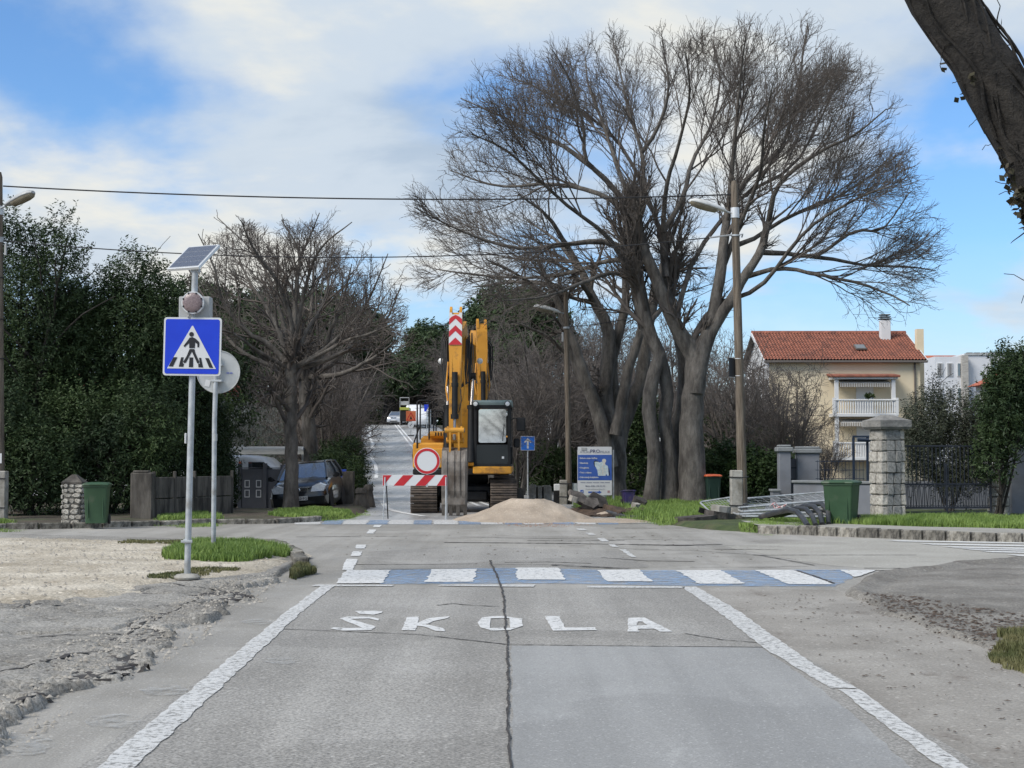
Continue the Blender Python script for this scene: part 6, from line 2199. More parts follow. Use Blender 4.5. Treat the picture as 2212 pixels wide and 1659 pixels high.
    for sx in (-1, 1):
        lk.prism([(-3.80, 2.18 + z_), (-3.72, 2.25 + z_), (-3.42, 1.95 + z_), (-3.50, 1.86 + z_)], 'x', BX + sx * .17 - .022, BX + sx * .17 + .022)
        lk.prism([(-3.80, 2.18 + z_), (-3.70, 2.2 + z_), (-3.62, 1.62 + z_), (-3.74, 1.60 + z_)], 'x', BX + sx * .11 - .025, BX + sx * .11 + .025)
    lk.lathe([(.07, -.24), (.07, .24)], 14, (BX, -3.74, 2.15 + z_), axis='x').lathe([(.075, -.22), (.075, .22)], 14, (BX, -3.48, 1.9 + z_), axis='x')
    lk.build('linkage', m_yellow, ex)
    MB().lathe([(.055, -.26), (.055, .26)], 12, (BX, -3.745, 2.15 + z_), axis='x').box((BX, -3.76, 1.98 + z_), (.08, .06, .16), b=.02).build('link_pin', m_steel, ex, smooth=40)
    # bucket: curved back towards the viewer, teeth on the ground
    hb = 1.62 + z_
    bkp = [(-3.40, hb + .08), (-3.56, hb + .10), (-3.72, hb + .02), (-3.84, hb - .25), (-3.90, hb - .6), (-3.88, hb - .98), (-3.78, hb - 1.30), (-3.66, hb - 1.50)]
    inn = [(y + .05, z - .02) for y, z in bkp[::-1]]
    bk = MB().prism(bkp + inn, 'x', BX - .29, BX + .29)
    for sx in (-1, 1):
        bk.prism(bkp + [(-3.35, hb - .7), (-3.2, hb - .3)], 'x', BX + sx * .30 - .015, BX + sx * .30 + .015)
    bkt = bk.build('bucket', m_steel, ex)
    for xo, w in ((-.235, .12), (-.045, .10), (.105, .085), (.24, .09)):
        wp = [(y - .028, z) for y, z in bkp[2:]] + [(y, z) for y, z in bkp[:1:-1]]
        MB().prism(wp, 'x', BX + xo - w / 2, BX + xo + w / 2).build('wear_strip', m_steel, bkt)
    MB().box((BX, -3.70, hb - 1.18), (.62, .30, .34), b=.03).build('cutting_edge', m_steel, bkt)
    for i in range(4):
        MB().prism([(-3.82, hb - 1.30), (-3.62, hb - 1.30), (-3.60, hb - 1.55), (-3.68, hb - 1.60)], 'x', BX - .27 + i * .18 - .045, BX - .27 + i * .18 + .045).build('bucket_tooth', m_steel, bkt)
    # hoses
    rh = random.Random(3)
    for sx in (-1, 1):
        for j in range(4):
            o = .21 + .04 * j + rh.uniform(0, .02)
            yy = -3.1 + .06 * j
            MB().tube([(BX + sx * .22, -1.2, 3.0), (BX + sx * (.24 + .02 * j), -1.6, 4.0 + z_), (BX + sx * o * 1.05, -2.4, 4.55 + z_ + .05 * j), (BX + sx * o * 1.15, yy, 4.45 + z_), (BX + sx * o * 1.1, yy - .1, 3.9 + z_), (BX + sx * o * .95, yy - .25, 3.4 + z_), (BX + sx * .15, -3.45, 3.25 + z_)], .019, 6).build('hose', m_rubber, ex, smooth=60)
    MB().tube([(BX + .1, -3.62, 2.6 + z_), (BX + .17, -3.68, 2.9 + z_), (BX + .14, -3.6, 3.2 + z_)], .014, 6).build('hose', m_rubber, ex)
    return ex


e1x = XA(985, 37.4) + .03
excavator('excavator', 'yellow tracked excavator with chevron striped arm standing behind the striped barrier', (e1x + .07, 40.9, 0.0), rad(-1.5), track_rz=rad(3))
e2 = excavator('excavator', 'second yellow excavator of which only the arm shows above the first cab', (XA(1043, 46.3) - .66, 50.1, gz(-1.4, 50)), rad(9), lift=.56, chevron=False, BX=.10, CX1=1.16)

# ---------------------------------------------------------------- sand heap
SP = [tuple(G(*p)[:2]) for p in ((978, 1122), (1010, 1128), (1100, 1133), (1230, 1136), (1330, 1136), (1388, 1133), (1370, 1124), (1300, 1110), (1250, 1085), (1150, 1082), (1040, 1092), (990, 1108))]
s0 = W(1135, 1125, 35.0)
pk = (XA(1150, 35.0), 35.0)


def sand_z(x, y):
    dx, dy = x - pk[0], y - pk[1]
    a = np.where(dx < 0, 2.15, 1.75)
    b = np.where(dy < 0, 2.0, 1.6)
    r = np.sqrt((dx / a) ** 2 + (dy / b) ** 2) + (fbm(x, y, 1.3, 4, 9) - .5) * .22
    main = .80 * (np.sqrt((1.02 - np.clip(r, 0, 1.02)) ** 2 + .02) - .1414)
    main = np.minimum(main, .46 + .16 * fbm(x, y, .9, 3, 2) - .04 * dx)
    tail = np.clip(.13 - .10 * np.hypot((dx - 1.75) / 1.15, (dy + 1.05) / .8) ** 2, 0, 1)
    bump_ = np.clip(.18 - .35 * np.hypot((dx - 1.9) / .7, (dy - 2.0) / .6) ** 2, 0, 1)
    h = np.maximum(np.maximum(main, tail), bump_)
    return h - .05 + (fbm(x, y, 6, 3, 5) - .5) * .035 * np.clip(h * 5, 0, 1)


sand = hfield('sand_pile', np.arange(pk[0] - 2.9, pk[0] + 3.8, .045), np.arange(pk[1] - 2.8, pk[1] + 3.2, .05), sand_z, m_sand, keep=lambda x, y: sand_z(x, y) > -.03)
tag(sand, 'heap of pale brown sand spilled on the road beside the excavator', 'sand pile')
dm = lambda x, y: .22 * np.exp(-(((x - XA(1265, 38)) / .9) ** 2 + ((y - 38.2) / .8) ** 2)) + .12 * np.exp(-(((x - XA(1360, 37)) / 1.3) ** 2 + ((y - 37.0) / .8) ** 2)) + (fbm(x, y, 4, 4, 7) - .5) * .12 - .02 + .10 * (sdf(x, y, VERGE_R) > 0)
dh = hfield('soil_heap', np.arange(XA(1225, 38), XA(1460, 37), .05), np.arange(35.2, 39.6, .06), dm, m_dirt, keep=lambda x, y: dm(x, y) > .045 + .10 * (sdf(x, y, VERGE_R) > 0))
tag(dh, 'low heap of dark dug soil behind the sand', 'soil heap')
litter('broken_rubble', 'scattered reddish crumbs in front of the sand heap', 'rubble', gpoly(((1060, 1128), (1180, 1131), (1290, 1134), (1200, 1140), (1110, 1139)), 0), 420, .018, 8, lambda x, y: 0 * x, mat('red_crumb', (.22, .12, .08), (.32, .20, .14), scale=9, rough=.95, geo=True), flat=False)


def slab(label, px, py, z, size, rot, seed, mt=None, d=None):
    rnd = random.Random(seed)
    p = G(px, py, 0) if d is None else Vector((XA(px, d), d, 0))
    n = rnd.randint(5, 7)
    poly = [(size[0] / 2 * math.cos(2 * PI * i / n + rnd.uniform(-.3, .3)) * rnd.uniform(.75, 1.1), size[1] / 2 * math.sin(2 * PI * i / n + rnd.uniform(-.3, .3)) * rnd.uniform(.75, 1.1)) for i in range(n)]
    o = MB().prism(poly, 'z', -size[2] / 2, size[2] / 2).build('asphalt_slab', mt or m_slab, None, loc=(p.x, p.y, z), rot=rot)
    return tag(o, label, 'rubble', 'broken slabs beside the sand heap')


slab('tilted dark asphalt slab next to the thin pole stub', 1252, 1095, .42, (.75, .5, .10), (.9, .3, .4), 1, d=38.0)
slab('brownish broken slab leaning on the soil heap below the billboard', 1275, 1100, .30, (.55, .5, .16), (.7, -.5, 1.0), 2, d=37.8)
slab('dark broken slab standing on edge below the billboard', 1292, 1090, .34, (.8, .45, .10), (1.1, .7, .2), 3, d=38.2)
slab('small pale stone on top of the sand heap flank', 1238, 1085, .42, (.3, .25, .14), (.2, .3, .5), 4, m_stone, d=37.6)
slab('flat asphalt slab lying by the kerb end near the black pipe', 1505, 1140, .14, (1.1, .6, .10), (.05, -.06, .2), 5, d=32.4)
slab('flat asphalt slab stacked under the fence panels', 1552, 1135, .20, (.8, .7, .14), (.1, .12, .8), 6, d=32.8)
slab('broken slab lying between the trunk foot and the fence panels', 1525, 1125, .24, (.9, .35, .12), (.25, .2, .9), 7, d=33.4)
slab('dark lump of asphalt beside the purple bin', 1378, 1104, .26, (.5, .4, .24), (.4, .3, .3), 8, d=40.0)
slab('small broken brick by the purple bin', 1372, 1108, .2, (.28, .2, .2), (.3, .1, .5), 9, m_stone, d=38.2)
slab('grey stone with a yellow face beside the concrete stub', 1555, 1120, .30, (.5, .3, .2), (.1, .1, .1), 10, m_conc, d=33.0)

# the black drain pipe and the coil ends
p0, p1 = W(1312, 1107, 37.0), W(1468, 1132, 33.4)
pp = MB().tube([p0 - p1, W(1350, 1117, 36.0) - p1, W(1400, 1121, 34.8) - p1, W(1440, 1128, 33.9) - p1, (0, 0, 0)], .062, 14)
o = pp.build('drain_pipe', m_pipe, None, smooth=50, loc=p1)
tag(o, 'long black plastic drain pipe lying across the grass beside the sand', 'pipe', 'black plastic pipes')
for i, (xa, xb, r, lbl) in enumerate(((1745, 1752, .055, 'black pipe end pointing down nearest the fence panels'), (1762, 1768, .05, 'second black pipe end beside the rusty fence frame'), (1776, 1782, .055, 'third black pipe end in the bent bundle'), (1790, 1792, .05, 'black pipe end almost touching the green bin'))):
    e = G(xa, 1136 - i * 1.5, .16)
    pts = [(0, 0, .0), (-.02 + .03 * i, .35, .13 + .03 * i), (-.05 + .03 * i, .8, .24 + .04 * i), (-.12 + .02 * i, 1.3, .26 + .03 * i), (-.3, 1.9, .18), (-.5, 2.4, .08)]
    o = MB().tube(pts, r, 12).build('drain_pipe', m_pipe, None, smooth=60, loc=e)
    tag(o, lbl, 'pipe', 'black plastic pipes')
for i, lbl in enumerate(('long black pipe arching over the pipe bundle', 'lower black pipe arching beside the green bin')):
    e = W(1742, 1103 + 10 * i, 33.2)
    e.z = max(e.z, .15)
    o = MB().tube([(0, 0, 0), (.35, -.15, .03), (.65, -.35, -.08), (.9, -.45, -.25 + .05 * i), (1.05, -.4, -.38)], .055, 12).build('drain_pipe', m_pipe, None, smooth=60, loc=e)
    tag(o, lbl, 'pipe', 'black plastic pipes')


# ---------------------------------------------------------------- site fence panels lying in a stack
def fence_panel(label, loc, rot, w=2.2, h=1.15):
    t = thing('fence_panel', label, 'fence panel', loc, group='galvanised site fence panels', rot=rot)
    MB().tube([(0, 0, 0), (w, 0, 0)], .022, 8).build('rail', m_galv, t, smooth=40)
    MB().tube([(0, h, 0), (w, h, 0)], .022, 8).build('rail', m_galv, t, smooth=40)
    MB().tube([(0, 0, 0), (-.06, .06, 0), (-.06, h - .06, 0), (0, h, 0)], .022, 8).build('upright', m_galv, t, smooth=40)
    MB().tube([(w, 0, 0), (w + .06, .06, 0), (w + .06, h - .06, 0), (w, h, 0)], .022, 8).build('upright', m_galv, t, smooth=40)
    for i in range(1, 12):
        MB().tube([(w * i / 12, .02, 0), (w * i / 12, h - .02, 0)], .0045, 5).build('mesh_wire', m_galv, t)
    for j in range(1, 5):
        MB().tube([(0, h * j / 5, .006), (w, h * j / 5, .006)], .0045, 5).build('mesh_wire', m_galv, t)
    return t


fence_panel('topmost galvanised site fence panel on the stack behind the concrete stub', (XA(1600, 33.4), 33.6, .34), (rad(7), rad(-4.5), rad(3)))
fence_panel('second galvanised fence panel from the top of the stack', (XA(1604, 33.3), 33.3, .26), (rad(4.5), rad(-3), rad(0)))
fence_panel('third galvanised fence panel down the stack with red tape', (XA(1596, 33.2), 33.2, .20), (rad(2.5), rad(-1), rad(2)))
fence_panel('lowest galvanised fence panel lying in the grass', (XA(1608, 33.1), 33.05, .16), (rad(1.2), rad(0), rad(-2)))
fence_panel('short bent galvanised frame leaning beside the wooden lamp pole', (XA(1540, 34.5), 34.6, .2), (rad(16), rad(-8), rad(10)), w=.8, h=.8)
m_tape = mat('barrier_tape', (.62, .25, .25), (.70, .66, .64), scale=14, rough=.6, lo=.48, hi=.52)
rt2 = random.Random(8)
for i, (px, py, lbl) in enumerate(((1680, 1092, 'tangle of red and white tape on the topmost fence panel'), (1648, 1122, 'knot of red and white tape hanging from the lower fence panel'))):
    c_ = W(px, py, 33.1)
    pts = [(0, 0, 0)]
    for j in range(14):
        pts.append((pts[-1][0] + rt2.uniform(-.09, .11) * (1.4 if i == 0 else .5), rt2.uniform(-.05, .05), rt2.uniform(-.07, .07) - (j * .008 if i else 0)))
    o = MB().tube(pts, .011, 4).build('barrier_tape', m_tape, None, loc=c_)
    tag(o, lbl, 'tape')


# ---------------------------------------------------------------- wheelie bins
def bin_(label, loc, rz, w, d, h, body, lid, tilt=0.0):
    t = thing('wheelie_bin', label, 'bin', loc, rot=(tilt, 0, rz))
    a = .80

    def rr(s, z):
        return [(x, y, z) for x, y in round_rect(-w / 2 * s, -d / 2 * s, w / 2 * s, d / 2 * s, .04, 3)]
    MB().loft([rr(a, .03), rr(a + .02, .08), rr(.96, h * .86), rr(.97, h * .88), rr(1.03, h * .885), rr(1.03, h * .92)]).build('body', body, t, smooth=35)
    l = MB().loft([rr(1.08, h * .92), rr(1.10, h * .935), rr(1.08, h * .96), rr(.86, h * .992), rr(.5, h * 1.0)]).build('lid', lid, t, smooth=35)
    MB().box((0, -d * .54, h * .945), (w * .5, .04, .03), b=.01).build('grip', lid, l)
    MB().tube([(-w * .42, d / 2 + .02, h * .90), (-w * .40, d / 2 + .08, h * .92), (w * .40, d / 2 + .08, h * .92), (w * .42, d / 2 + .02, h * .90)], .016, 8).build('handle', body, t, smooth=40)
    for s in (-1, 1):
        MB().lathe([(.09, -.025), (.1, -.02), (.1, .02), (.09, .025)], 16, (s * w * .44, d * .42, .10), axis='x').build('wheel', m_rubber, t, smooth=40)
    for s in (-.3, .3):
        MB().box((w * s, -d * .452, h * .45), (.02, .03, h * .6), b=.008, rot=Matrix.Rotation(rad(-3), 3, 'X')).build('rib', body, t)
    return t


g_ = G(1826, 1135, .12)
bin_('dark green wheelie bin standing on the kerb before the grey wall', (g_.x, g_.y + .3, .12), rad(-28), .62, .62, .90, m_bingreen, m_bingreen)
g_ = G(200, 1133, .1)
bin_('dark green wheelie bin beside the rough stone pillar', (g_.x, g_.y + .3, .09), rad(8), .50, .52, .87, m_bingreen, m_bingreen)
bin_('dark green bin with a bright orange lid behind the thick trunk', (XA(1536, 44), 44, .12), rad(10), .46, .5, .86, m_bindark, m_lidorange)
bin_('small purple bin leaning in the dug soil', (XA(1357, 42.5), 42.5, .10), rad(10), .36, .34, .44, m_purple, m_purple, tilt=rad(-6))

# ---------------------------------------------------------------- arrow sign and blocks
ax_ = Vector((XA(1140, 57), 57, gz(XA(1140, 57), 57)))
ar = thing('arrow_sign', 'small square blue sign with white upward arrow near the excavator mirror', 'sign', ax_)
ac = W(1140, 957.5, 57) - ax_
MB().tube([(0, .03, -.1), (0, .03, ac.z + .2)], .03, 10).build('post', m_galv, ar, smooth=40)
ap = MB().prism(round_rect(-.275, ac.z - .275, .275, ac.z + .275, .03), 'y', -.02, 0).build('plate', m_signwhite, ar)
plate(ap, 'blue_field', round_rect(-.258, ac.z - .258, .258, ac.z + .258, .025), -.0245, mat('arrow_sign_blue', (.02, .15, .60), (.025, .17, .64), scale=3, rough=.4))
plate(ap, 'arrow', [(x, ac.z + z) for x, z in ((-.035, -.20), (.035, -.20), (.035, .08), (.12, .0), (.14, .06), (0, .20), (-.14, .06), (-.12, .0), (-.035, .08))], -.029, m_signwhite)
for i, (px, w, h, lbl) in enumerate(((1120, .38, .45, 'low dark concrete block at the foot of the arrow sign'), (1152, .30, .56, 'pale weathered concrete block beside the arrow sign'), (1166, .26, .52, 'middle concrete block in the short row by the arrow sign'), (1181, .34, .54, 'concrete block at the end of the row nearest the thin pole'))):
    x_ = XA(px, 51)
    o = MB().prism([(-w / 2, 0), (w / 2, 0), (w / 2 * .95, h * .9), (w / 2 * .7, h), (-w / 2 * .75, h), (-w / 2 * .96, h * .9)], 'y', -.16, .16).build('concrete_block', m_conc if i else m_conc_dark, None, loc=(x_, 51, gz(x_, 51) - .02))
    tag(o, lbl, 'block', 'concrete blocks by the arrow sign')

# ---------------------------------------------------------------- billboard
bb = Vector((XA(1284.5, 45.5), 45.5, .06))
bl = thing('billboard', 'blue and white clinic billboard with lettering on a post', 'billboard', bb)
q = lambda px, py: W(px, py, 45.5) - bb
xl, xr = q(1248, 1000).x, q(1321.5, 1000).x
zt, zb = q(1284, 965).z, q(1284, 1069.5).z
bdw, bdh = xr - xl, zt - zb
pnl = MB().prism(round_rect(xl, zb, xr, zt, .025), 'y', -.02, .01).build('panel', m_signwhite, bl)
for px in (1249, 1325):
    MB().box((q(px, 1000).x, .04, (q(px, 972).z) / 2 - .05), (.05, .05, q(px, 972).z + .1), b=.006).build('post', m_galv, bl)
m_bbblue = mat('billboard_blue', (.03, .085, .33), (.045, .115, .40), scale=2, rough=.5)
m_bbink = mat('billboard_ink', (.05, .055, .16), rough=.6)
m_bbgrey = mat('billboard_grey_ink', (.26, .27, .32), rough=.6)
BX_ = lambda c: xl + (c - 243) / (1005 - 243) * bdw
BZ_ = lambda c: zt - (c - 247) / (1378 - 247) * bdh
bf = plate(pnl, 'blue_field', [(xl + .003, BZ_(1030)), (xr - .003, BZ_(1030)), (xr - .003, BZ_(436)), (xl + .003, BZ_(436))], -.0245, m_bbblue)
txt = lambda s, x, z, h, w, m_, b_=0.0: lettering(s, h, m_, pnl, (BX_(x), -.029, BZ_(z)), width=w, bold=b_, depth=.001)
kx = bdw / (1005 - 243)
kz = bdh / (1378 - 247)
txt('ATLAS', 288, 392, 50 * kz, 222 * kx, m_bbgrey)
txt('PRO', 515, 392, 84 * kz, 215 * kx, m_bbink)
txt('FILAX', 745, 392, 56 * kz, 210 * kx, m_bbgrey)
for s, z, w in (('Bolovi u vratu i leđima', 532, 385), ('Glavobolja', 645, 180), ('Vrtoglavica', 755, 200), ('Trnci u rukama', 868, 255), ('Deformacija kralježnice', 978, 410)):
    txt('• ' + s, 268, z, 38 * kz, (w + 25) * kx, m_signwhite, .002)
for a_, b_ in ((305, 415), (435, 560), (580, 725), (745, 830), (845, 960)):
    plate(pnl, 'printed_line', [(BX_(a_), BZ_(1094)), (BX_(b_), BZ_(1094)), (BX_(b_), BZ_(1074)), (BX_(a_), BZ_(1074))], -.0245, m_bbgrey)
txt('Mob: 098/ 198 92 02', 412, 1180, 34 * kz, 440 * kx, m_bbgrey, .001)
txt('www.atlasprofilax.hr', 412, 1248, 26 * kz, 440 * kx, m_bbgrey)
fsq = plate(pnl, 'badge', round_rect(BX_(298), BZ_(1330), BX_(370), BZ_(1255), .008, 2), -.0245, m_bbblue)
lettering('f', 54 * kz, m_signwhite, pnl, (BX_(330), -.029, BZ_(1330)), bold=.002, depth=.001)
plate(pnl, 'arrow', [(BX_(a), BZ_(b)) for a, b in ((475, 1292), (712, 1292), (712, 1268), (778, 1310), (712, 1350), (712, 1330), (475, 1330))], -.0245, m_bbblue)
lettering('1 km', 26 * kz, m_signwhite, pnl, (BX_(560), -.029, BZ_(1322)), width=105 * kx, depth=.001)
plate(pnl, 'badge', [(BX_(905), BZ_(1325)), (BX_(962), BZ_(1325)), (BX_(962), BZ_(1270)), (BX_(905), BZ_(1270))], -.0245, mat('badge_red', (.32, .16, .17), (.45, .33, .33), scale=40, rough=.6))
MB().box((BX_(382), -.03, BZ_(297)), (118 * kx, .012, 60 * kz)).build('sticker', m_greybox, pnl)
m_bone = mat('anatomy_print', (.36, .46, .50), (.62, .70, .70), scale=22, rough=.6)
m_bone2 = mat('anatomy_print_pale', (.50, .52, .48), (.66, .60, .52), scale=30, rough=.6)
pr = lambda pts, m_, y=-.0285: plate(pnl, 'printed_figure', [(BX_(a), BZ_(b)) for a, b in pts], y, m_, .0035)
pr([(597, 640), (605, 585), (640, 565), (700, 580), (700, 596), (640, 590), (622, 640), (640, 700), (620, 720)], m_signblack)
pr([(620, 600), (700, 600), (740, 620), (760, 600), (800, 600), (860, 660), (915, 700), (935, 920), (900, 925), (890, 880), (860, 925), (700, 925), (680, 800), (655, 745), (625, 690)], m_bone, -.0286)
pr(disc_poly(832, 575, 46, 18), m_bone2, -.033)
pr([(800, 600), (860, 600), (850, 690), (810, 690)], m_bone2, -.0335)
pr([(785, 690), (812, 690), (818, 900), (790, 900)], m_bone2, -.0335)
for k_ in range(4):
    pr([(715, 760 + k_ * 42), (780, 745 + k_ * 42), (780, 757 + k_ * 42), (715, 775 + k_ * 42)], m_bone2, -.0335)
    pr([(822, 745 + k_ * 42), (880, 760 + k_ * 42), (880, 775 + k_ * 42), (822, 757 + k_ * 42)], m_bone2, -.0335)
pr([(925, 740), (945, 760), (965, 915), (945, 920)], m_signblack)
# corrugated sheet and white box behind it
cx_ = XA(1247, 48)
pts = []
for i in range(25):
    pts.append((-.55 + i * .046, .02 * math.sin(i * 1.6)))
cs = MB().loft([[(x, y, z) for x, y in pts] + [(x, y + .004, z) for x, y in pts[::-1]] for z in (0, .62)]).build('corrugated_sheet', mat('pale_sheet', (.28, .33, .33), (.40, .44, .44), scale=4, rough=.5, metal=.2), None, loc=(cx_ + .4, 48.2, .02))
tag(cs, 'pale corrugated metal sheet standing behind the billboard', 'metal sheet')
wb_ = thing('utility_box', 'small white and black utility box beside the thin pole stub', 'box', (XA(1203, 47.5), 47.5, .02))
MB().box((0, 0, .2), (.22, .2, .4), b=.02).build('base', m_black, wb_)
MB().box((0, 0, .5), (.20, .2, .22), b=.02).build('cover', m_whiteframe, wb_)

# ================================================================== WALLS, GATES, HOUSES, VEHICLES
def stone_pillar(name, label, loc, rz, w, h, rows, seed, mats, cap=None, rough=.02, facing=(0, 1, 2)):
    """pillar of separate squared stones round a mortar core"""
    rnd = random.Random(seed)
    t = thing(name, label, 'pillar', loc, rz)
    MB().box((0, 0, h / 2 - .1), (w - .07, w - .07, h + .2)).build('core', m_mortar, t)
    z = 0.0
    meshes = []
    for k in range(8):
        mb_ = MB().box((0, 0, 0), (1, 1, 1), b=.09)
        mb_.v = [(x + rnd.uniform(-.05, .05), y + rnd.uniform(-.05, .05), zz + rnd.uniform(-.05, .05)) for x, y, zz in mb_.v]
        meshes.append([mb_.mesh('stone', m_) for m_ in mats])
    for r in range(rows):
        hr = h / rows
        sp = rnd.choice((.38, .5, .62, 1.0, .45))
        for side in range(4):
            m_ = mats[1] if side == 1 else mats[0]
            parts = [(0, sp), (sp, 1)] if sp < 1 else [(0, 1)]
            for a, b in parts:
                if side % 2 == 0:
                    lo_, hi_ = -w / 2, w / 2
                else:
                    lo_, hi_ = -w / 2 + .10, w / 2 - .10
                ca = lo_ + (hi_ - lo_) * (a + b) / 2
                ww = (hi_ - lo_) * (b - a) - .014
                off = w / 2 - .05 + rnd.uniform(-.01, .02)
                p = {0: (ca, -off, z + hr / 2), 1: (off, ca, z + hr / 2), 2: (ca, off, z + hr / 2), 3: (-off, ca, z + hr / 2)}[side]
                me = rnd.choice(meshes)[0 if side != 1 else -1]
                put('stone', me, t, p, (rnd.uniform(-rough, rough), rnd.uniform(-rough, rough), side * PI / 2 + rnd.uniform(-rough, rough)), (ww, .12 * rnd.uniform(.9, 1.25), hr - .016))
        z += hr
    if cap:
        cw_, ch_ = cap
        c_ = MB()
        c_.loft([[(x, y, zz) for x, y in ((-s, -s), (s, -s), (s, s), (-s, s))] for s, zz in ((cw_ / 2 - .05, h), (cw_ / 2, h + .06), (cw_ / 2, h + ch_ * .62), (cw_ / 2 - .1, h + ch_ * .72), (.10, h + ch_))])
        c_.build('cap', m_capstone, t)
    return t


GP = G(1928, 1115, .12)
gpz = .10
stone_pillar('gate_pillar', 'tall pale stone gate pillar with a pyramid cap beside the iron gate', (GP.x, GP.y + .42, gpz), rad(-73), .58, 2.02, 8, 3, (m_limestone, m_limegrey), cap=(.82, .34))
stone_pillar('gate_pillar', 'shorter pale stone gate pillar behind the slanting olive stem', (XA(2154, 35.6), 35.6, .08), rad(-20), .46, 1.12, 5, 5, (m_limestone, m_limegrey))
# rough rubble pillar by the bin
rpx = G(152, 1132, .08)
rpil = thing('rubble_pillar', 'short rough rubble stone pillar with a conical cap by the green bin', 'pillar', (rpx.x, rpx.y + .25, .05))
MB().loft([[(x, y, z) for x, y in round_rect(-w / 2, -w / 2, w / 2, w / 2, .05, 2)] for w, z in ((.42, -.1), (.38, .4), (.37, .86))]).build('core', m_mortar, rpil)
rnd = random.Random(5)
rm = []
for k in range(6):
    n = 7
    poly = [(.5 * math.cos(2 * PI * i / n + rnd.uniform(-.25, .25)) * rnd.uniform(.75, 1.1), .5 * math.sin(2 * PI * i / n + rnd.uniform(-.25, .25)) * rnd.uniform(.75, 1.1)) for i in range(n)]
    b_ = MB()
    b_.loft([[(x * s, y_, z * s) for x, z in poly] for s, y_ in ((.9, .5), (1.0, 0), (.72, -.5))])
    rm.append(b_.mesh('stone', m_limestone))
for side in range(4):
    z = .02
    row = 0
    while z < .82:
        hh = rnd.uniform(.075, .12)
        x = -.17
        while x < .15:
            ww = rnd.uniform(.09, .19)
            xc = min(x + ww / 2, .15)
            off = .19 + rnd.uniform(-.005, .02)
            M = Matrix.Rotation(side * PI / 2, 3, 'Z')
            put('stone', rnd.choice(rm), rpil, M @ Vector((xc, -off, z + hh / 2)), (0, rnd.uniform(-.15, .15), side * PI / 2), (ww * 1.18, .04, hh * 1.16))
            x += ww + .012
        z += hh + .012
MB().loft([[(s * math.cos(a), s * math.sin(a), z) for a in [PI / 4 + k * PI / 2 for k in range(4)]] for s, z in ((.30, .86), (.31, .90), (.06, 1.06))]).build('cap', m_conc_dark, rpil)

# concrete slab, fence posts and panels beside it
sl_ = Vector((XA(306, 33.0), 33.2, .06))
cslab = MB().box((0, 0, .5), (.50, .22, 1.15), b=.03).box((-.02, 0, 1.09), (.36, .2, .06), b=.02).build('concrete_gatepost', m_conc_dark, None, loc=sl_)
tag(cslab, 'broad stained concrete gatepost beside the row of fence panels', 'post')
cf = thing('concrete_fence', 'row of stained concrete fence panels and posts receding from the gatepost', 'fence', (XA(335, 33.6), 33.6, .05))
for i in range(5):
    a = Vector(((.30) * i, .75 * i, 0))
    MB().box(a + Vector((0, 0, .5)), (.07, .07, 1.2), b=.01).build('post', m_conc_dark, cf)
    if i < 4:
        n_ = a + Vector((.15, .375, .48))
        for j in range(2):
            MB().box(n_ + Vector((0, 0, -.25 + .50 * j)), (.045, .72, .48), b=.01, rot=rad(-21.8)).build('panel', m_conc_dark, cf)

# ---------------------------------------------------------------- sliding gate, carport, parked vehicles on the left
GY = 46.5
gg = thing('sliding_gate', 'dark grey double metal gate with white geometric inlays', 'gate', (XA(556, GY), GY, -.27), rad(-4))
gx = lambda px, py: W(px, py, 40) - W(556, 1108, 40) + Vector((0, 0, .0))
gl = lambda c: XA(466.6 + c * .2187, GY) - XA(556, GY)
gzz = lambda c: W(600, 864 + c * .2187, GY).z + .27
MB().box(((gl(262) + gl(492)) / 2, 0, (gzz(1095) + gzz(682)) / 2), (gl(492) - gl(262), .05, gzz(682) - gzz(1095)), b=.006).build('leaf', m_gategrey, gg)
MB().box(((gl(500) + gl(662)) / 2, .03, (gzz(1085) + gzz(682)) / 2), (gl(662) - gl(500), .05, gzz(682) - gzz(1085)), b=.006).build('leaf', m_gategrey, gg)
for a, zt_ in ((243, 628), (494, 625), (666, 640)):
    MB().box((gl(a), .0, gzz(zt_) / 2), (.12, .12, gzz(zt_)), b=.01).build('post', m_gategrey, gg)
for a in (375, 580):
    MB().tube([(gl(a) - .5, 0, gzz(672)), (gl(a) + .48, 0, gzz(672))], .018, 6).build('top_rail', m_gategrey, gg)
MB().lathe([(.05, 0), (.05, .05), (.01, .07)], 10, (gl(243), 0, gzz(628))).build('beacon', m_lidorange, gg, smooth=50)
for cx in (318, 432):
    for zz0, zz1 in ((795, 860), (890, 958)):
        f_ = MB()
        xa, xb, za, zb2 = gl(cx - 22), gl(cx + 22), gzz(zz1), gzz(zz0)
        t_ = .022
        f_.box(((xa + xb) / 2, -.035, zb2), (xb - xa, .015, t_)).box((xa, -.035, (za + zb2) / 2), (t_, .015, zb2 - za + t_)).box((xb, -.035, (za + zb2) / 2), (t_, .015, zb2 - za + t_)).box(((xa + xb) / 2, -.035, za), ((xb - xa), .015, t_ * 1.2))
        f_.build('inlay', m_whiteframe, gg)
MB().box((gl(507), -.04, gzz(935)), (.03, .03, .08)).build('handle', m_signblack, gg)

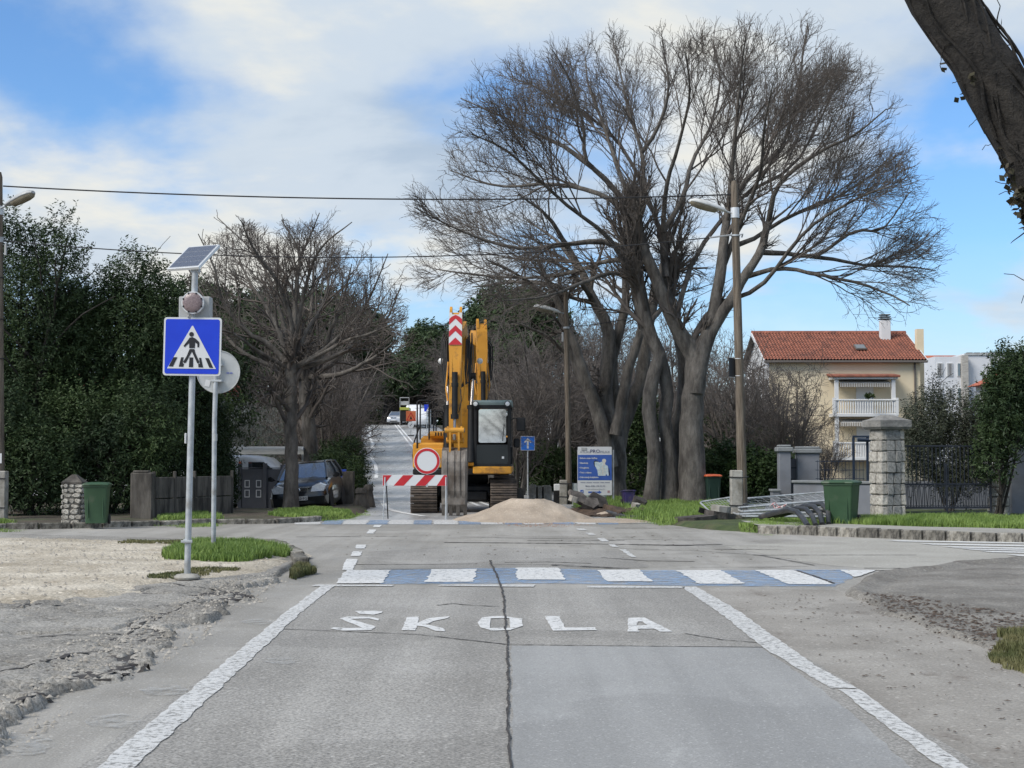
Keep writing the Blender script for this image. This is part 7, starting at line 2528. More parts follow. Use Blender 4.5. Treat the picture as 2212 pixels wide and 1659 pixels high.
cp = thing('carport', 'white carport canopy with slatted underside behind the grey gate', 'canopy', (XA(580, 49), 49, -.27))
ca = lambda px, py, d=49: W(px, py, d) - Vector((XA(580, 49), 49, -.27))
for px in (526, 652):
    MB().box((ca(px, 980).x, .3, ca(px, 980).z / 2), (.09, .09, ca(px, 980).z), b=.01).build('post', m_signback, cp)
xa, xb, zc_ = ca(500, 966).x, ca(664, 970).x, ca(580, 967.5).z
MB().box(((xa + xb) / 2, -.9, zc_), (xb - xa, .08, .07), b=.01).build('fascia', m_whiteframe, cp)
MB().box(((xa + xb) / 2, 1.2, zc_ - .18), (xb - xa, .08, .07), b=.01).build('fascia', m_whiteframe, cp)
for i in range(9):
    yy = -.75 + i * .22
    MB().box(((xa + xb) / 2, yy, zc_ - .03 - .02 * i), (xb - xa - .02, .12, .03)).build('slat', m_signback, cp)
for xx in (xa + .04, xb - .04):
    MB().box((xx, .15, zc_ - .1), (.06, 2.2, .09), rot=Matrix.Rotation(rad(-4.5), 3, 'X')).build('beam', m_whiteframe, cp)
MB().box((ca(534, 962).x, -.9, zc_ + .07), (.05, .05, .12)).build('finial', m_whiteframe, cp)


def wheel(parent, x, y, r, w=.19, side=1):
    t = MB().lathe([(r * .62, -w / 2), (r * .95, -w / 2), (r, -w / 2 + .03), (r, w / 2 - .03), (r * .95, w / 2), (r * .62, w / 2)], 26, (x, y, r), axis='x').build('wheel', m_rubber, parent, smooth=40)
    rim = MB().lathe([(r * .66, side * w * .42), (r * .60, side * w * .46), (r * .2, side * w * .38), (.02, side * w * .46)], 20, (x, y, r), axis='x', caps=True).build('rim', m_galv, t, smooth=35)
    for k in range(6):
        a = k * PI / 3
        MB().box((x + side * w * .45, y + math.cos(a) * r * .4, r + math.sin(a) * r * .4), (.012, .05, r * .36), b=.004, rot=Matrix.Rotation(a - PI / 2, 3, 'X')).build('spoke', m_alu, t)
    return t


def ring_body(y, hw, zb, zt, crown=.05, tuck=.9):
    pts = [(-hw * tuck, zb), (-hw * .98, zb + .10), (-hw, zb + (zt - zb) * .45), (-hw * .985, zt - .16), (-hw * .93, zt - .05), (-hw * .78, zt + crown * .35), (-hw * .4, zt + crown * .85), (0, zt + crown)]
    pts = pts + [(-x, z) for x, z in pts[-2::-1]]
    return [(x, y, z) for x, z in pts]


def hatchback(label, loc, rot, paint, plate_text=None, detail=True, name='parked_car', group=None):
    c = thing(name, label, 'car', loc, rot=rot, group=group)
    st = [(-1.90, .60, .36, .58, .02), (-1.87, .70, .26, .66, .03), (-1.80, .77, .20, .72, .04), (-1.66, .81, .19, .79, .05), (-1.35, .83, .19, .87, .06), (-.95, .83, .19, .95, .05), (-.6, .83, .19, .99, .03), (.2, .83, .19, 1.01, .02), (1.2, .83, .19, 1.03, .02), (1.7, .80, .24, 1.02, .02), (1.88, .70, .34, .95, .02)]
    MB().loft([ring_body(*s) for s in st]).build('body', paint, c, smooth=38)
    # greenhouse
    def gr(s_, z, y0, y1, hw0, hw1):
        return [(-hw0, y0, z), (hw0, y0, z), (hw1, (y0 + y1) / 2, z), (hw1 * .96, y1, z), (-hw1 * .96, y1, z), (-hw1, (y0 + y1) / 2, z)]
    gh = MB().loft([gr(0, .96, -.98, 1.78, .68, .79), gr(0, 1.22, -.55, 1.70, .62, .71), gr(0, 1.43, -.18, 1.50, .54, .60)])
    gh.build('windows', m_carglass, c, smooth=20)
    MB().loft([gr(0, 1.425, -.22, 1.54, .56, .615), gr(0, 1.46, -.05, 1.42, .52, .57), gr(0, 1.475, .15, 1.2, .4, .45)]).build('roof', paint, c, smooth=50)
    pil = MB()
    for s in (-1, 1):
        pil.tube([(s * .70, -1.0, .95), (s * .645, -.58, 1.22), (s * .56, -.18, 1.44)], .035, 8)
        pil.tube([(s * .81, .45, 1.0), (s * .73, .5, 1.22), (s * .60, .55, 1.44)], .03, 8)
        pil.tube([(s * .77, 1.75, .98), (s * .70, 1.66, 1.22), (s * .59, 1.47, 1.44)], .06, 8)
        pil.tube([(s * .56, -.18, 1.44), (s * .61, .6, 1.455), (s * .59, 1.47, 1.44)], .03, 8)
    pil.build('pillar', paint, c, smooth=60)
    for s in (-1, 1):
        h_ = MB().loft([[(s * x, y, z) for x, y, z in r] for r in (
            [(.34, -1.835, .58), (.74, -1.70, .58), (.78, -1.62, .76), (.60, -1.66, .84), (.38, -1.76, .76)],
            [(.36, -1.945, .60), (.70, -1.86, .60), (.765, -1.78, .74), (.60, -1.81, .81), (.40, -1.89, .745)])]).build('headlight', m_headlamp, c, smooth=30)
        wheel(c, s * .73, -1.20, .30, side=s)
        wheel(c, s * .73, 1.26, .30, side=s)
        MB().lathe([(.36, -.02), (.36, .02)], 24, (s * .815, -1.20, .31), axis='x').build('wheel_arch', m_rubber, c, smooth=40)
        MB().lathe([(.36, -.02), (.36, .02)], 24, (s * .815, 1.26, .31), axis='x').build('wheel_arch', m_rubber, c, smooth=40)
        mr_ = MB().loft([[(s * (.82 + .0), -.72, .98), (s * .86, -.72, 1.03), (s * .86, -.66, 1.03), (s * .82, -.66, .98)], [(s * .92, -.76, .95), (s * .94, -.76, 1.10), (s * .94, -.62, 1.10), (s * .92, -.62, .95)], [(s * 1.03, -.72, .97), (s * 1.03, -.72, 1.07), (s * 1.03, -.64, 1.07), (s * 1.03, -.64, .97)]]).build('mirror', m_black, c, smooth=40)
    MB().box((0, -1.87, .66), (.62, .05, .12), b=.02).build('grille', m_black, c)
    for k_ in range(3):
        MB().box((0, -1.90, .625 + .032 * k_), (.58, .012, .010)).build('grille_bar', m_chromebright, c)
    MB().box((0, -1.893, .725), (.64, .02, .014), b=.004).build('grille_bar', m_chromebright, c)
    bd_ = MB().lathe([(.062, -1.895), (.062, -1.912), (.05, -1.918)], 24, (0, 0, .665), axis='y').build('badge', m_chromebright, c, smooth=40)
    MB().lathe([(.046, -1.917), (.04, -1.922), (.002, -1.922)], 20, (0, 0, .665), axis='y').build('badge_centre', mat('badge_blue', (.02, .04, .12), rough=.3), bd_, smooth=40)
    MB().loft([[(-.80, -1.74, .22), (.80, -1.74, .22), (.83, -1.70, .50), (-.83, -1.70, .50)], [(-.70, -1.90, .24), (.70, -1.90, .24), (.72, -1.93, .46), (-.72, -1.93, .46)]]).build('bumper', paint, c, smooth=30)
    MB().box((0, -1.925, .30), (.9, .03, .09), b=.01).build('air_intake', m_rubber, c)
    np_ = MB().box((0, -1.945, .43), (.52, .014, .115), b=.003).build('number_plate', m_signwhite, c)
    if plate_text:
        lettering(plate_text, .078, m_signblack, np_, (-.245, -1.953, .39), width=.49, bold=.001)
    for s in (-.25, .22):
        MB().tube([(s - .25, -.93, .985), (s + .2, -.90, 1.0)], .012, 6).build('wiper', m_black, c)
    MB().tube([(.1, -.12, 1.46), (.12, -.08, 1.56)], .008, 5).build('aerial', m_black, c)
    return c


cy_ = 43.3
cx_ = XA(652, cy_ - 1.9)
hatchback('small black hatchback parked tilted on the verge behind the trunk', (cx_, cy_, gz(cx_, cy_) - .02), (0, rad(-4.5), rad(-1)), m_carpaint, 'ZD·950·FG')


def van(label, loc, rz, L_, Wd, Hh, paint, name='white_van', group=None):
    v = thing(name, label, 'van', loc, rz, group=group)
    def rr(y, w, z0, z1):
        return [(x, y, z) for x, z in round_rect(-w / 2, z0, w / 2, z1, min(.16, (z1 - z0) * .3), 3)]
    y0 = -L_ / 2
    MB().loft([rr(y0, Wd * .86, .45, .85), rr(y0 + .08, Wd * .94, .30, 1.02), rr(y0 + .85, Wd, .26, 1.22), rr(y0 + 1.5, Wd * .98, .26, Hh * .96), rr(y0 + 2.0, Wd, .26, Hh), rr(-y0 - .3, Wd, .26, Hh), rr(-y0 - .03, Wd * .96, .32, Hh * .97), rr(-y0, Wd * .90, .40, Hh * .93)]).build('body', paint, v, smooth=35)
    MB().prism([(-Wd * .36, Hh * .60), (Wd * .36, Hh * .60), (Wd * .31, Hh * .88), (-Wd * .31, Hh * .88)], 'y', -y0 - .01, -y0 + .01).build('rear_window', m_winglass, v)
    MB().box((0, -y0 + .02, .45), (Wd * .92, .10, .22), b=.03).build('bumper', m_black, v)
    MB().box((0, -y0 + .01, Hh * .50), (Wd * .34, .03, .06)).build('handle', m_black, v)
    MB().box((0, -y0 + .012, Hh * .42), (.5, .02, .11)).build('number_plate', m_signwhite, v)
    for s in (-1, 1):
        MB().box((s * Wd * .44, -y0 - .005, Hh * .48), (.10, .05, .42), b=.015).build('tail_light', m_signred, v)
        MB().prism([(y0 + 1.0, 1.25), (y0 + 1.95, 1.25), (y0 + 1.95, Hh * .88), (y0 + 1.45, Hh * .88)], 'x', s * Wd * .497 - .006, s * Wd * .497 + .006).build('side_window', m_winglass, v)
        wheel(v, s * (Wd / 2 - .12), y0 + .85, .31, side=s)
        wheel(v, s * (Wd / 2 - .12), -y0 - .9, .31, side=s)
    MB().prism([(-Wd * .42, 1.25), (Wd * .42, 1.25), (Wd * .38, Hh * .88), (-Wd * .38, Hh * .88)], 'y', 0, .012).build('windscreen', m_winglass, v, loc=(0, y0 + .86, -.03), rot=(-rad(40), 0, 0)) if False else None
    return v


x_ = XA(552, 47.9)
van('white van parked behind the dark grey gate', (x_, 47.95, -.27), rad(85), 3.9, 1.66, 1.82, m_whitepaint)
# letter boxes on a post
lb_ = thing('letter_boxes', 'pair of bright blue letter boxes on a post beside the hedge', 'letter box', (XA(735, 45.4), 45.4, -.12))
for s in (-.105, .105):
    b_ = MB().box((s, 0, 1.10), (.20, .22, .26), b=.012).build('box', mat('letterbox_blue', (.012, .045, .30), (.018, .06, .36), scale=4, rough=.4), lb_)
    MB().box((s, -.113, 1.16), (.14, .006, .02)).build('slot', m_signblack, b_)
MB().box((0, .06, .5), (.08, .08, 1.05)).build('post', m_galv, lb_)
MB().box((-.08, -.02, 1.27), (.16, .12, .05), b=.005, rot=Matrix.Rotation(rad(14), 3, 'Y')).build('paper', m_signwhite, lb_)
cab2 = MB().box((0, 0, .55), (.36, .25, 1.1), b=.02).build('meter_cabinet', m_conc_dark, None, loc=(XA(752, 45.2), 45.4, -.05))
tag(cab2, 'stained meter cabinet under the blue letter boxes', 'cabinet')
for i, (px, w, h, lbl) in enumerate(((781, .36, .62, 'squat leaning stone bollard beside the uphill road'), (797, .30, .70, 'second stone bollard nearest the white edge line'))):
    o = MB().loft([[(r * math.cos(a), r * math.sin(a), z) for a in [k * PI / 4 for k in range(8)]] for r, z in ((w * .75, 0), (w * .55, h * .4), (w * .42, h * .7), (w * .5, h * .76), (w * .46, h * .92), (w * .3, h))]).build('stone_bollard', m_conc_dark, None, smooth=40, loc=(XA(px, 42.8 + i), 42.8 + i, -.02))
    tag(o, lbl, 'bollard', 'stone bollards')

# ---------------------------------------------------------------- grey garden wall, posts, steel frame
gw = thing('garden_wall', 'low grey rendered garden wall with sloping coping', 'wall', (XA(1718, 37.5), 37.5, .0))
A_, B_ = Vector((0, 0, 0)), Vector((XA(1892, 35.6) - XA(1718, 37.5), -1.9, 0))
dv = B_ - A_
an = math.atan2(dv.y, dv.x)
MB().box(dv / 2 + Vector((0, 0, .40)), (dv.length, .22, .86), rot=an).build('wall', m_greywall, gw)
MB().box(dv / 2 + Vector((0, 0, .865)), (dv.length + .06, .34, .07), b=.015, rot=an).build('coping', m_graycap, gw)
MB().box(dv * .82 + Vector((.05, -.12, .40)), (dv.length * .3, .2, .80), rot=an).build('wall', m_greywall, gw)
for i, (px, w, d_, zt_, lbl) in enumerate(((1692, .30, 38.6, 1.62, 'grey gate post with a flat cap beside the leafy hedge'), (1742, .58, 38.9, 1.58, 'wider grey gate post with a flat cap behind the garden wall'))):
    t = thing('gate_post', lbl, 'post', (XA(px, d_), d_, 0), group='grey gate posts')
    MB().box((0, 0, zt_ / 2), (w, .34, zt_), b=.01).build('shaft', m_greywall, t)
    MB().box((0, 0, zt_ + .06), (w + .12, .46, .12), b=.02).build('cap', m_graycap, t)
    MB().box((0, 0, zt_ + .15), (w + .02, .36, .06), b=.02).build('cap', m_graycap, t)
o = thing('steel_door', 'narrow dark steel door between the two grey gate posts', 'gate', (XA(1712, 38.9), 38.95, 0))
MB().box((0, 0, .72), (.16, .05, 1.44)).build('leaf', m_gategrey, o)
for z in (.4, .9, 1.2):
    MB().box((0, -.03, z), (.15, .02, .03)).build('rail', m_iron, o)
st_ = thing('step_wall', 'small grey stepped wall beside the hedge', 'wall', (XA(1672, 38.2), 38.2, 0))
MB().box((0, 0, .30), (.18, .4, .62), b=.01).box((-.12, 0, .14), (.2, .4, .30), b=.01).build('wall', m_greywall, st_)
MB().box((0, 0, .63), (.24, .46, .06), b=.01).build('coping', m_graycap, st_)
sf = thing('steel_frame', 'dark blue steel door frame standing behind the garden wall', 'frame', (XA(1866, 38.4), 38.4, .0))
fz = lambda py: W(1866, py, 38.4).z
for px in (1842, 1872):
    MB().box((XA(px, 38.4) - XA(1866, 38.4), 0, fz(945) / 2), (.06, .06, fz(945)), b=.006).build('upright', m_bluegate, sf)
MB().box((0.02, 0, fz(943)), (.66, .07, .05), b=.006).build('lintel', m_bluegate, sf)
MB().tube([(.12, -.05, fz(945)), (.12, -.1, fz(951)), (-.2, -.1, fz(950))], .05, 6).build('canopy_frame', m_bluegate, sf)
mesh_f = thing('wire_fence', 'thin wire mesh fence on top of the garden wall', 'fence', (XA(1785, 38.0), 38.0, .85))
for i in range(14):
    MB().tube([(i * .09 - .25, 0, 0), (i * .09 - .25, 0, .55)], .006, 4).build('wire', m_bluegate, mesh_f)
for z in (.08, .3, .52):
    MB().tube([(-.3, 0, z), (.95, 0, z)], .008, 4).build('wire', m_bluegate, mesh_f)

# ---------------------------------------------------------------- wrought iron gate
ig0, ig1 = Vector((XA(1946, 35.0), 35.0, .12)), Vector((XA(2136, 35.3), 35.3, .12))
ig = thing('iron_gate', 'black wrought iron gate with scrolls below and bars above', 'gate', ig0, math.atan2(ig1.y - ig0.y, ig1.x - ig0.x))
gl_ = (ig1 - ig0).length
for x in (0, gl_ / 2, gl_):
    MB().box((x, 0, .86 if x == 0 else .6), (.045, .045, 1.72 if x == 0 else 1.2), b=.006).build('stile', m_iron, ig)
MB().lathe([(.03, 1.72), (.035, 1.76), (.005, 1.82)], 8, (0, 0, 0)).build('finial', m_iron, ig)
for z in (.06, .16, .72, 1.62):
    MB().box((gl_ / 2, 0, z), (gl_, .03, .035), b=.004).build('rail', m_iron, ig)
nb = 22
bar_m = MB().box((0, 0, .45), (.016, .016, .90)).mesh('bar', m_iron)
for i in range(nb):
    x = gl_ * (i + .5) / nb
    put('bar', bar_m, ig, (x, 0, .73))
vb = MB().tube([(-.045, 0, .66), (0, 0, .20)], .008, 5).tube([(.045, 0, .66), (0, 0, .20)], .008, 5).mesh('lattice_bar', m_iron)
pts = [(math.cos(a) * (.032 - a * .003), 0, math.sin(a) * (.032 - a * .003)) for a in [k * .5 for k in range(16)]]
scm = MB().tube(pts, .0065, 5).mesh('scroll', m_iron)
plain = MB().box((0, 0, .44), (.014, .014, .56)).mesh('bar', m_iron)
for i in range(16):
    x = gl_ * (i + .5) / 16
    put('lattice_bar', vb, ig, (x, 0, 0))
    put('bar', plain, ig, (x + gl_ / 32, 0, 0))
    put('scroll', scm, ig, (x - .026, 0, .67))
    put('scroll', scm, ig, (x + .026, 0, .67), None, (-1, 1, 1))
    put('scroll', scm, ig, (x - .026, 0, .20), None, (1, 1, -1))
    put('scroll', scm, ig, (x + .026, 0, .20), None, (-1, 1, -1))
gs = MB().box((0, 0, .42), (2.6, .12, .84)).build('garden_wall', m_greywall, None, loc=(XA(2050, 39.5), 39.6, .0))
tag(gs, 'low grey wall seen through the bars of the iron gate', 'wall')
bw_ = MB().box((0, 0, .85), (2.4, .25, 1.7)).box((0, 0, 1.74), (2.5, .32, .08)).build('boundary_wall', m_greywall, None, loc=(XA(2178, 36.3) + 1.2, 36.3, .0))
tag(bw_, 'taller blue grey wall beyond the second gate pillar', 'wall')

# ---------------------------------------------------------------- cream house with tiled roof
HD = 90.0
hx0, hx1 = XA(1662, HD), XA(1988, HD)
hz0 = gz(20, HD) - 1.2
hs = thing('cream_house', 'cream rendered house with red tiled roof, white balconies and awnings', 'house', ((hx0 + hx1) / 2, HD, hz0))
hw = hx1 - hx0
HZ = lambda py, d=HD: W(1800, py, d).z - hz0
HX = lambda px, d=HD: XA(px, d) - (hx0 + hx1) / 2
eave = HZ(778)
dep = 9.0
MB().box((0, dep / 2, eave / 2), (hw, dep, eave)).build('wall', m_cream, hs)
ridge = eave + 1.95
for sx in (-1, 1):
    MB().prism([(.0, eave), (dep, eave), (dep / 2, ridge - .1)], 'x', sx * hw / 2 - (.12 if sx > 0 else 0), sx * hw / 2 + (.12 if sx < 0 else 0)).build('gable', m_whitewall if sx < 0 else m_cream, hs)
MB().box((-hw / 2 - .003, dep / 2, eave / 2), (.01, dep * .98, eave)).build('side_wall', m_whitewall, hs)
roof = thing('roof', None, None)
roof.parent = hs
for k_ in ('label', 'category'):
    if k_ in roof:
        del roof[k_]
# roof as a mesh with individual tile rows modelled
ov = .35
rw = hw + .7
sl_len = math.hypot(dep / 2 + ov, ridge - eave + .1)
pitch = math.atan2(ridge - eave + .12, dep / 2 + ov)
bpy.data.objects.remove(roof)
rbase = MB()
for s in (1, -1):
    yc = dep / 2
    a = Vector((0, yc - s * (dep / 2 + ov), eave - .10))
    b = Vector((0, yc, ridge))
    mid = (a + b) / 2
    rbase.box(mid, (rw, (b - a).length, .10), rot=Matrix.Rotation(math.atan2(b.z - a.z, b.y - a.y), 3, 'X'))
roof = rbase.build('roof', m_gutter, hs)
tv, tq = [], []
ncol, nrow = 50, 17
cwid = rw / ncol
a = np.array([0, -ov, eave - .03])
dirv = np.array([0, dep / 2 + ov, ridge - eave + .09])
rl_ = np.linalg.norm(dirv)
dirv /= rl_
nvec = np.array([0, -dirv[2], dirv[1]])
rst = np.random.RandomState(3)
for r in range(nrow):
    for c in range(ncol):
        x0_ = -rw / 2 + c * cwid
        p0_ = a + dirv * (rl_ * r / nrow) + nvec * (.035 + rst.rand() * .015)
        p1_ = a + dirv * (rl_ * (r + 1.12) / nrow) + nvec * .02
        n0 = len(tv)
        for t_, h_ in ((0, 0), (.25, .055), (.5, .075), (.75, .055), (1, 0)):
            tv.append(p0_ + np.array([x0_ + cwid * t_ * .96, 0, 0]) + nvec * h_)
            tv.append(p1_ + np.array([x0_ + cwid * t_ * .96, 0, 0]) + nvec * h_ * .8)
        for k_ in range(4):
            tq.append((n0 + 2 * k_, n0 + 2 * k_ + 2, n0 + 2 * k_ + 3, n0 + 2 * k_ + 1))
tl = put('roof_tiles', raw_mesh('roof_tiles', np.array(tv), quads=np.array(tq), mat=m_tile), roof)
tl['kind'] = 'stuff'
MB().tube([(-rw / 2, dep / 2, ridge + .10), (rw / 2, dep / 2, ridge + .10)], .13, 8).build('ridge_tiles', m_tile, roof)
MB().box((0, -ov - .05, eave - .12), (rw, .14, .12), b=.03).build('gutter', m_gutter, hs)
MB().tube([(HX(1976), -.08, 0), (HX(1976), -.08, eave - .15)], .06, 8).build('downpipe', m_gutter, hs)
for sx in (-1, 1):
    MB().box((sx * rw / 2, dep / 4 - ov / 2, (eave + ridge) / 2 - .02), (.10, sl_len, .16), rot=Matrix.Rotation(pitch, 3, 'X')).build('verge_board', m_whitewall, roof)
ch = MB().box((HX(1912, 93.5), 3.4, ridge + .15), (.62, .5, 1.3), b=.02)
chm = ch.build('chimney', m_whitewall, roof)
for k_ in range(3):
    MB().box((HX(1912, 93.5), 3.4, ridge + .88 + .13 * k_), (.72 - .06 * k_, .6, .06), b=.01).build('chimney_cap', m_gutter, chm)
sk = put('skylight', MB().box((0, 0, 0), (.66, .8, .10), b=.01).mesh('skylight', m_gutter), roof, (HX(1858, 91.5), 1.4, eave + .90), (pitch, 0, 0))
MB().box((0, 0, .055), (.54, .66, .01)).build('pane', m_winglass, sk)
# side chimney stack
MB().box((HX(1993) + .25, 1.5, eave * .62), (.42, .5, eave * 1.24)).build('flue', m_cream, hs)
# balconies
for lev, (yt, yb, yroof, ydoor) in enumerate(((864, 896, 812, 823), (957, 990, 897, 913))):
    xa, xb = HX(1801, 88.8), HX(1937, 88.8)
    zt_, zb2 = W(1870, yt, 88.8).z - hz0, W(1870, yb, 88.8).z - hz0
    bal = MB().box(((xa + xb) / 2, -.6, zb2 - .02), (xb - xa + .12, 1.35, .20), b=.02).build('balcony', m_whitewall, hs)
    MB().box(((xa + xb) / 2, -1.22, zt_), (xb - xa + .1, .16, .10), b=.02).build('rail', m_whitewall, bal)
    nb_ = 25
    bm2 = MB().lathe([(.035, 0), (.06, .12), (.03, .4), (.05, .6), (.035, zt_ - zb2 - .1)], 8).mesh('baluster', m_whiteframe, 40)
    for k_ in range(nb_):
        put('baluster', bm2, bal, (xa + .12 + (xb - xa - .24) * k_ / (nb_ - 1), -1.22, zb2 + .06))
    for xx in (xa, xb):
        MB().box((xx, -1.2, (zt_ + zb2) / 2 + .05), (.16, .18, zt_ - zb2 + .16)).build('balcony_pier', m_whitewall, bal)
        MB().box((xx + (.18 if xx < 0 or xx == xa else -.18), -1.1, (zb2 + HZ(yroof, 88.8)) / 2 + .1), (.22, .2, HZ(yroof, 88.8) - zb2 - .1)).build('column', m_whitewall, bal)
    zr_2 = W(1870, yroof, 88.8).z - hz0
    # recessed back wall seen between the columns
    MB().box(((HX(1850) + HX(1885)) / 2, -.02, zb2 + 1.05), (1.05, .06, 2.1)).build('door', m_whiteframe, hs)
    aw = MB().prism([(-.1, zr_2 - .18), (-1.15, zr_2 - .42), (-1.15, zr_2 - .66), (-1.12, zr_2 - .66), (-1.10, zr_2 - .44), (-.1, zr_2 - .22)], 'x', HX(1812, 88.8) + .1, HX(1926, 88.8)).build('awning', m_awning, hs)
    na = 22
    for k_ in range(na):
        xk = HX(1812, 88.8) + .1 + (HX(1926, 88.8) - HX(1812, 88.8) - .1) * (k_ + .25) / na
        MB().box((xk + .04, -1.156, zr_2 - .545), (.075, .012, .22)).build('awning_stripe', m_awnstripe, aw)
    if lev == 0:
        MB().box(((xa + xb) / 2, -.65, zr_2 - .10), (xb - xa + .1, 1.4, .18), b=.02).build('balcony_beam', m_whitewall, hs)
        MB().box(((xa + xb) / 2, -.66, zr_2 + .06), (xb - xa + .35, 1.6, .14), b=.03, rot=Matrix.Rotation(rad(6), 3, 'X')).build('balcony_roof', m_tile, hs)
pot = leafy_tree('balcony_plant', 'small green plant in a bowl on the upper balcony rail', (XA(1868, 88.9), 88.9 - 1.0, hz0 + W(1868, 858, 88.9).z - hz0), [(0, 0, .0, .26, .16, .05)], 40, 71, m_shrub, 'plant', leaves=9, length=.10, leaf=(.14, .08), stems=2, stem_r=.02, zmin=-1)

# ---------------------------------------------------------------- white apartment block
AD = 185.0
az0 = gz(60, AD) - 2
ab = thing('apartment_block', 'pale apartment block with flat roof and rows of small windows', 'building', (XA(2120, AD), AD, az0))
AX = lambda px: XA(px, AD) - XA(2120, AD)
AZ = lambda py: W(2100, py, AD).z - az0
top_ = AZ(770)
MB().box(((AX(2008) + AX(2075)) / 2, 2.0, AZ(773) / 2), (AX(2075) - AX(2008), 9, AZ(773))).build('wall', m_aptwall, ab)
MB().box(((AX(2075) + AX(2330)) / 2, 4.0, AZ(766) / 2), (AX(2330) - AX(2075), 12, AZ(766))).build('wall', m_aptwall, ab)
MB().box(((AX(2063) + AX(2076)) / 2, 1.4, AZ(771) / 2), (AX(2076) - AX(2063), 9, AZ(771))).build('stone_panel', m_aptstone, ab)
for row in ((788, 814), (841, 866), (894, 919)):
    for xa, xb in ((2013, 2023), (2034, 2044), (2056, 2062), (2130, 2150)):
        big = xa == 2130
        z1_, z0_ = AZ(row[0] - (3 if big else 0)), AZ(row[1] - (3 if big else 0))
        yw = -2.5 if xa < 2070 else -2.0
        wf = MB().box(((AX(xa) + AX(xb)) / 2, yw - .02, (z0_ + z1_) / 2), (AX(xb) - AX(xa) + .16, .16, z1_ - z0_ + .16)).build('window', m_whiteframe, ab)
        MB().box(((AX(xa) + AX(xb)) / 2, yw - .11, (z0_ + z1_) / 2), (AX(xb) - AX(xa), .04, z1_ - z0_)).build('pane', m_winglass if big or xa == 2056 else m_shutter, wf)
        if xa < 2050:
            MB().box(((AX(xa) + AX(xb)) / 2, yw - .14, (z0_ + z1_) / 2), (.07, .04, z1_ - z0_)).build('mullion', m_gutter, wf)
for k_ in range(5):
    MB().box((AX(2100 + k_ * 16), 1.0, AZ(766) + .12), (.7, .6, .4)).build('roof_vent', m_gutter, ab)
MB().box(((AX(2075) + AX(2330)) / 2, -2.05, AZ(766) - .1), (AX(2330) - AX(2075) + .2, .2, .22)).build('parapet', m_signback, ab)
rh_ = thing('red_roofed_house', 'red roofed house showing behind the pale apartment block', 'house', (XA(2030, 205), 205, gz(60, 205)))
rz_ = lambda py: W(2030, py, 205).z - gz(60, 205)
rxx = lambda px: XA(px, 205) - XA(2030, 205)
MB().box(((rxx(1990) + rxx(2120)) / 2, 4, rz_(792) / 2), (rxx(2120) - rxx(1990), 8, rz_(792))).build('wall', m_cream, rh_)
MB().loft([[(rxx(1985), -.6, rz_(795)), (rxx(2125), -.6, rz_(795)), (rxx(2125), 8.6, rz_(795)), (rxx(1985), 8.6, rz_(795))], [(rxx(1994), 3.5, rz_(764)), (rxx(2110), 3.5, rz_(764)), (rxx(2110), 4.5, rz_(764)), (rxx(1994), 4.5, rz_(764))]]).build('roof', m_redroof, rh_)
MB().box((rxx(2000), 3.5, rz_(764) + .3), (.8, .8, 1.2)).build('chimney', m_redroof, rh_)
eh = thing('edge_house', 'white house with a red roof at the frame edge behind the tall bush', 'house', (XA(2235, 100), 100, gz(35, 100)))
ez = lambda py: W(2235, py, 100).z - gz(35, 100)
MB().box((.6, 3, ez(820) / 2), (5.4, 6, ez(820))).build('wall', m_whitewall, eh)
MB().loft([[(-2.6, -.5, ez(826)), (4, -.5, ez(826)), (4, 6.5, ez(826)), (-2.6, 6.5, ez(826))], [(-.4, 2.8, ez(784)), (3.4, 2.8, ez(784)), (3.4, 3.2, ez(784)), (-.4, 3.2, ez(784))]]).build('roof', m_redroof, eh)
MB().box((-.9, -.06, ez(850)), (.6, .1, 1.1)).build('window', m_winglass, eh)
# pale house glimpsed through the evergreens
gh_ = thing('pale_house', 'pale house wall glimpsed through gaps in the dark evergreens', 'house', (XA(170, 58), 58, 0))
MB().box((0, 2, 2.0), (11, 4, 4.0)).build('wall', m_whitewall, gh_)
MB().prism([(-.4, 4.0), (4.4, 4.0), (2, 4.9)], 'x', -5.7, 5.7).build('roof', m_redroof, gh_)
for xx in (-3.5, -.8, 2.2):
    MB().box((xx, -.02, 1.8), (1.0, .08, 1.2)).build('window', m_winglass, gh_)

# ---------------------------------------------------------------- traffic on the crest
def on_road(px, d, dz=0.0):
    x = XA(px, d)
    return (x, d, gz(x, d) + dz)


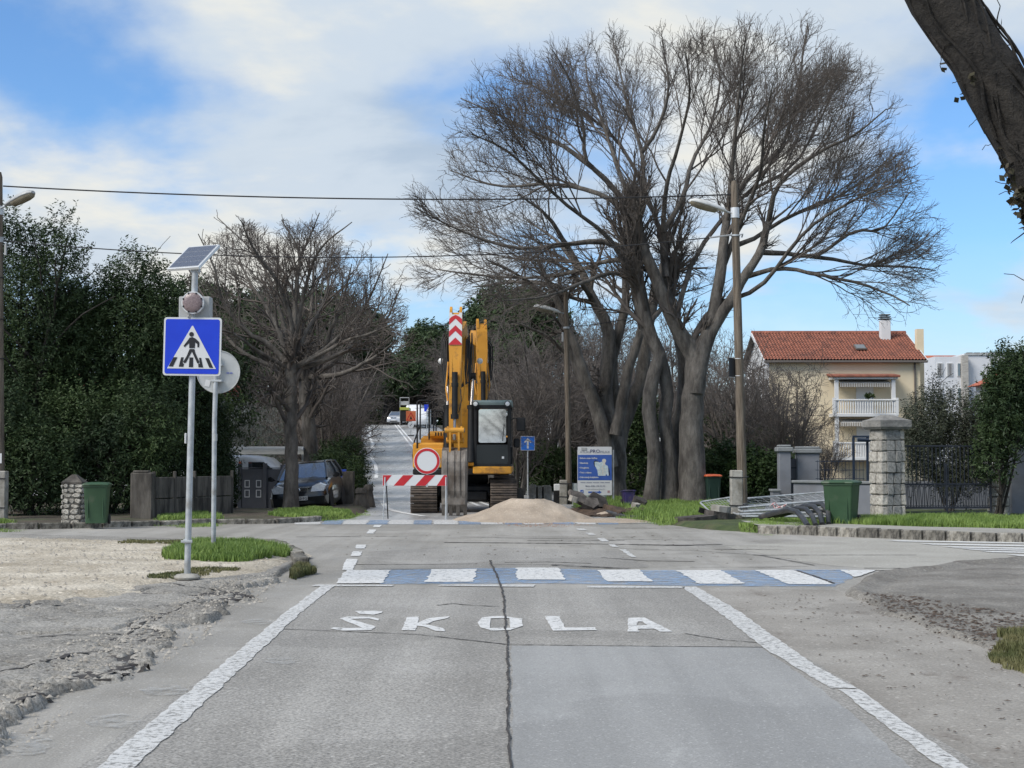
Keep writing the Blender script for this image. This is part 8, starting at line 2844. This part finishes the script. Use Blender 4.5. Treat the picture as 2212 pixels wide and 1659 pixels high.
van('white van seen from behind at the top of the uphill road', on_road(911, 158), rad(-3), 4.6, 1.6, 2.1, m_whitepaint, group='vehicles on the crest')
van('white box van parked beyond the first van on the crest', on_road(896, 164, .1), rad(-3), 4.8, 1.7, 2.3, m_whitepaint, group='vehicles on the crest')
hatchback('pale silver car coming over the crest of the road', on_road(857, 171, .1), (0, 0, rad(-6)), mat('silver_paint', (.52, .54, .57), rough=.3, metal=.3, coat=.6), group='vehicles on the crest')
lt_ = thing('works_truck', 'dark works truck with a yellow green stripe on the crest', 'truck', on_road(876, 160, .2), group='vehicles on the crest')
MB().box((0, 0, 1.0), (.95, 3, 1.1), b=.05).build('body', m_black, lt_)
MB().box((0, -.2, 1.75), (1.0, 2.8, .30), b=.04).build('stripe_panel', mat('hi_vis', (.34, .36, .06), rough=.5), lt_)
MB().box((0, -1.3, 2.35), (.9, .2, .42), b=.03).build('top_panel', m_greybox, lt_)
for s in (-.48, .48):
    MB().box((s, -1.4, 1.5), (.06, .08, 2.9)).build('frame_post', m_greybox, lt_)
    wheel(lt_, s * .8, -1.0, .3, side=1 if s > 0 else -1)
MB().box((0, -1.4, 2.95), (1.0, .1, .08)).build('frame_bar', m_greybox, lt_)
ws = thing('roadworks_sign', 'orange roadworks triangle with a round sign below on the uphill road', 'sign', on_road(888, 132))
m_or = mat('roadworks_orange', (.55, .13, .04), (.62, .17, .06), scale=4, rough=.5)
MB().tube([(0, 0, 0), (0, 0, 1.3)], .03, 6).build('post', m_galv, ws)
MB().box((0, 0, .04), (.55, .3, .08)).build('base', m_black, ws)
MB().box((0, 0, 1.78), (.88, .03, .92), b=.02).build('back_board', m_or, ws)
tri = plate(ws, 'triangle', [(-.42, 1.40), (.42, 1.40), (0, 2.16)], -.024, m_signred)
plate(tri, 'triangle_face', [(-.30, 1.46), (.30, 1.46), (0, 2.0)], -.030, m_or)
plate(tri, 'figure', [(-.10, 1.50), (.12, 1.50), (.05, 1.66), (.0, 1.82), (-.06, 1.66)], -.035, m_signblack)
plate(ws, 'round_plate', disc_poly(0, 1.0, .28, 20), -.024, m_signwhite)
plate(ws, 'round_mark', [(-.12, .92), (.10, 1.12), (.13, 1.08), (-.08, .88)], -.029, m_signblack)
bs = thing('bus_sign', 'blue and white sign standing beside the white van on the crest', 'sign', on_road(922, 146))
MB().tube([(0, 0, 0), (0, 0, 2.6)], .03, 6).build('post', m_galv, bs)
MB().box((0, -.04, 2.3), (.5, .03, .7)).build('plate', m_signblue, bs)
plate(bs, 'plate_mark', [(-.05, 1.98), (.22, 1.98), (.22, 2.5)], -.064, m_signwhite)
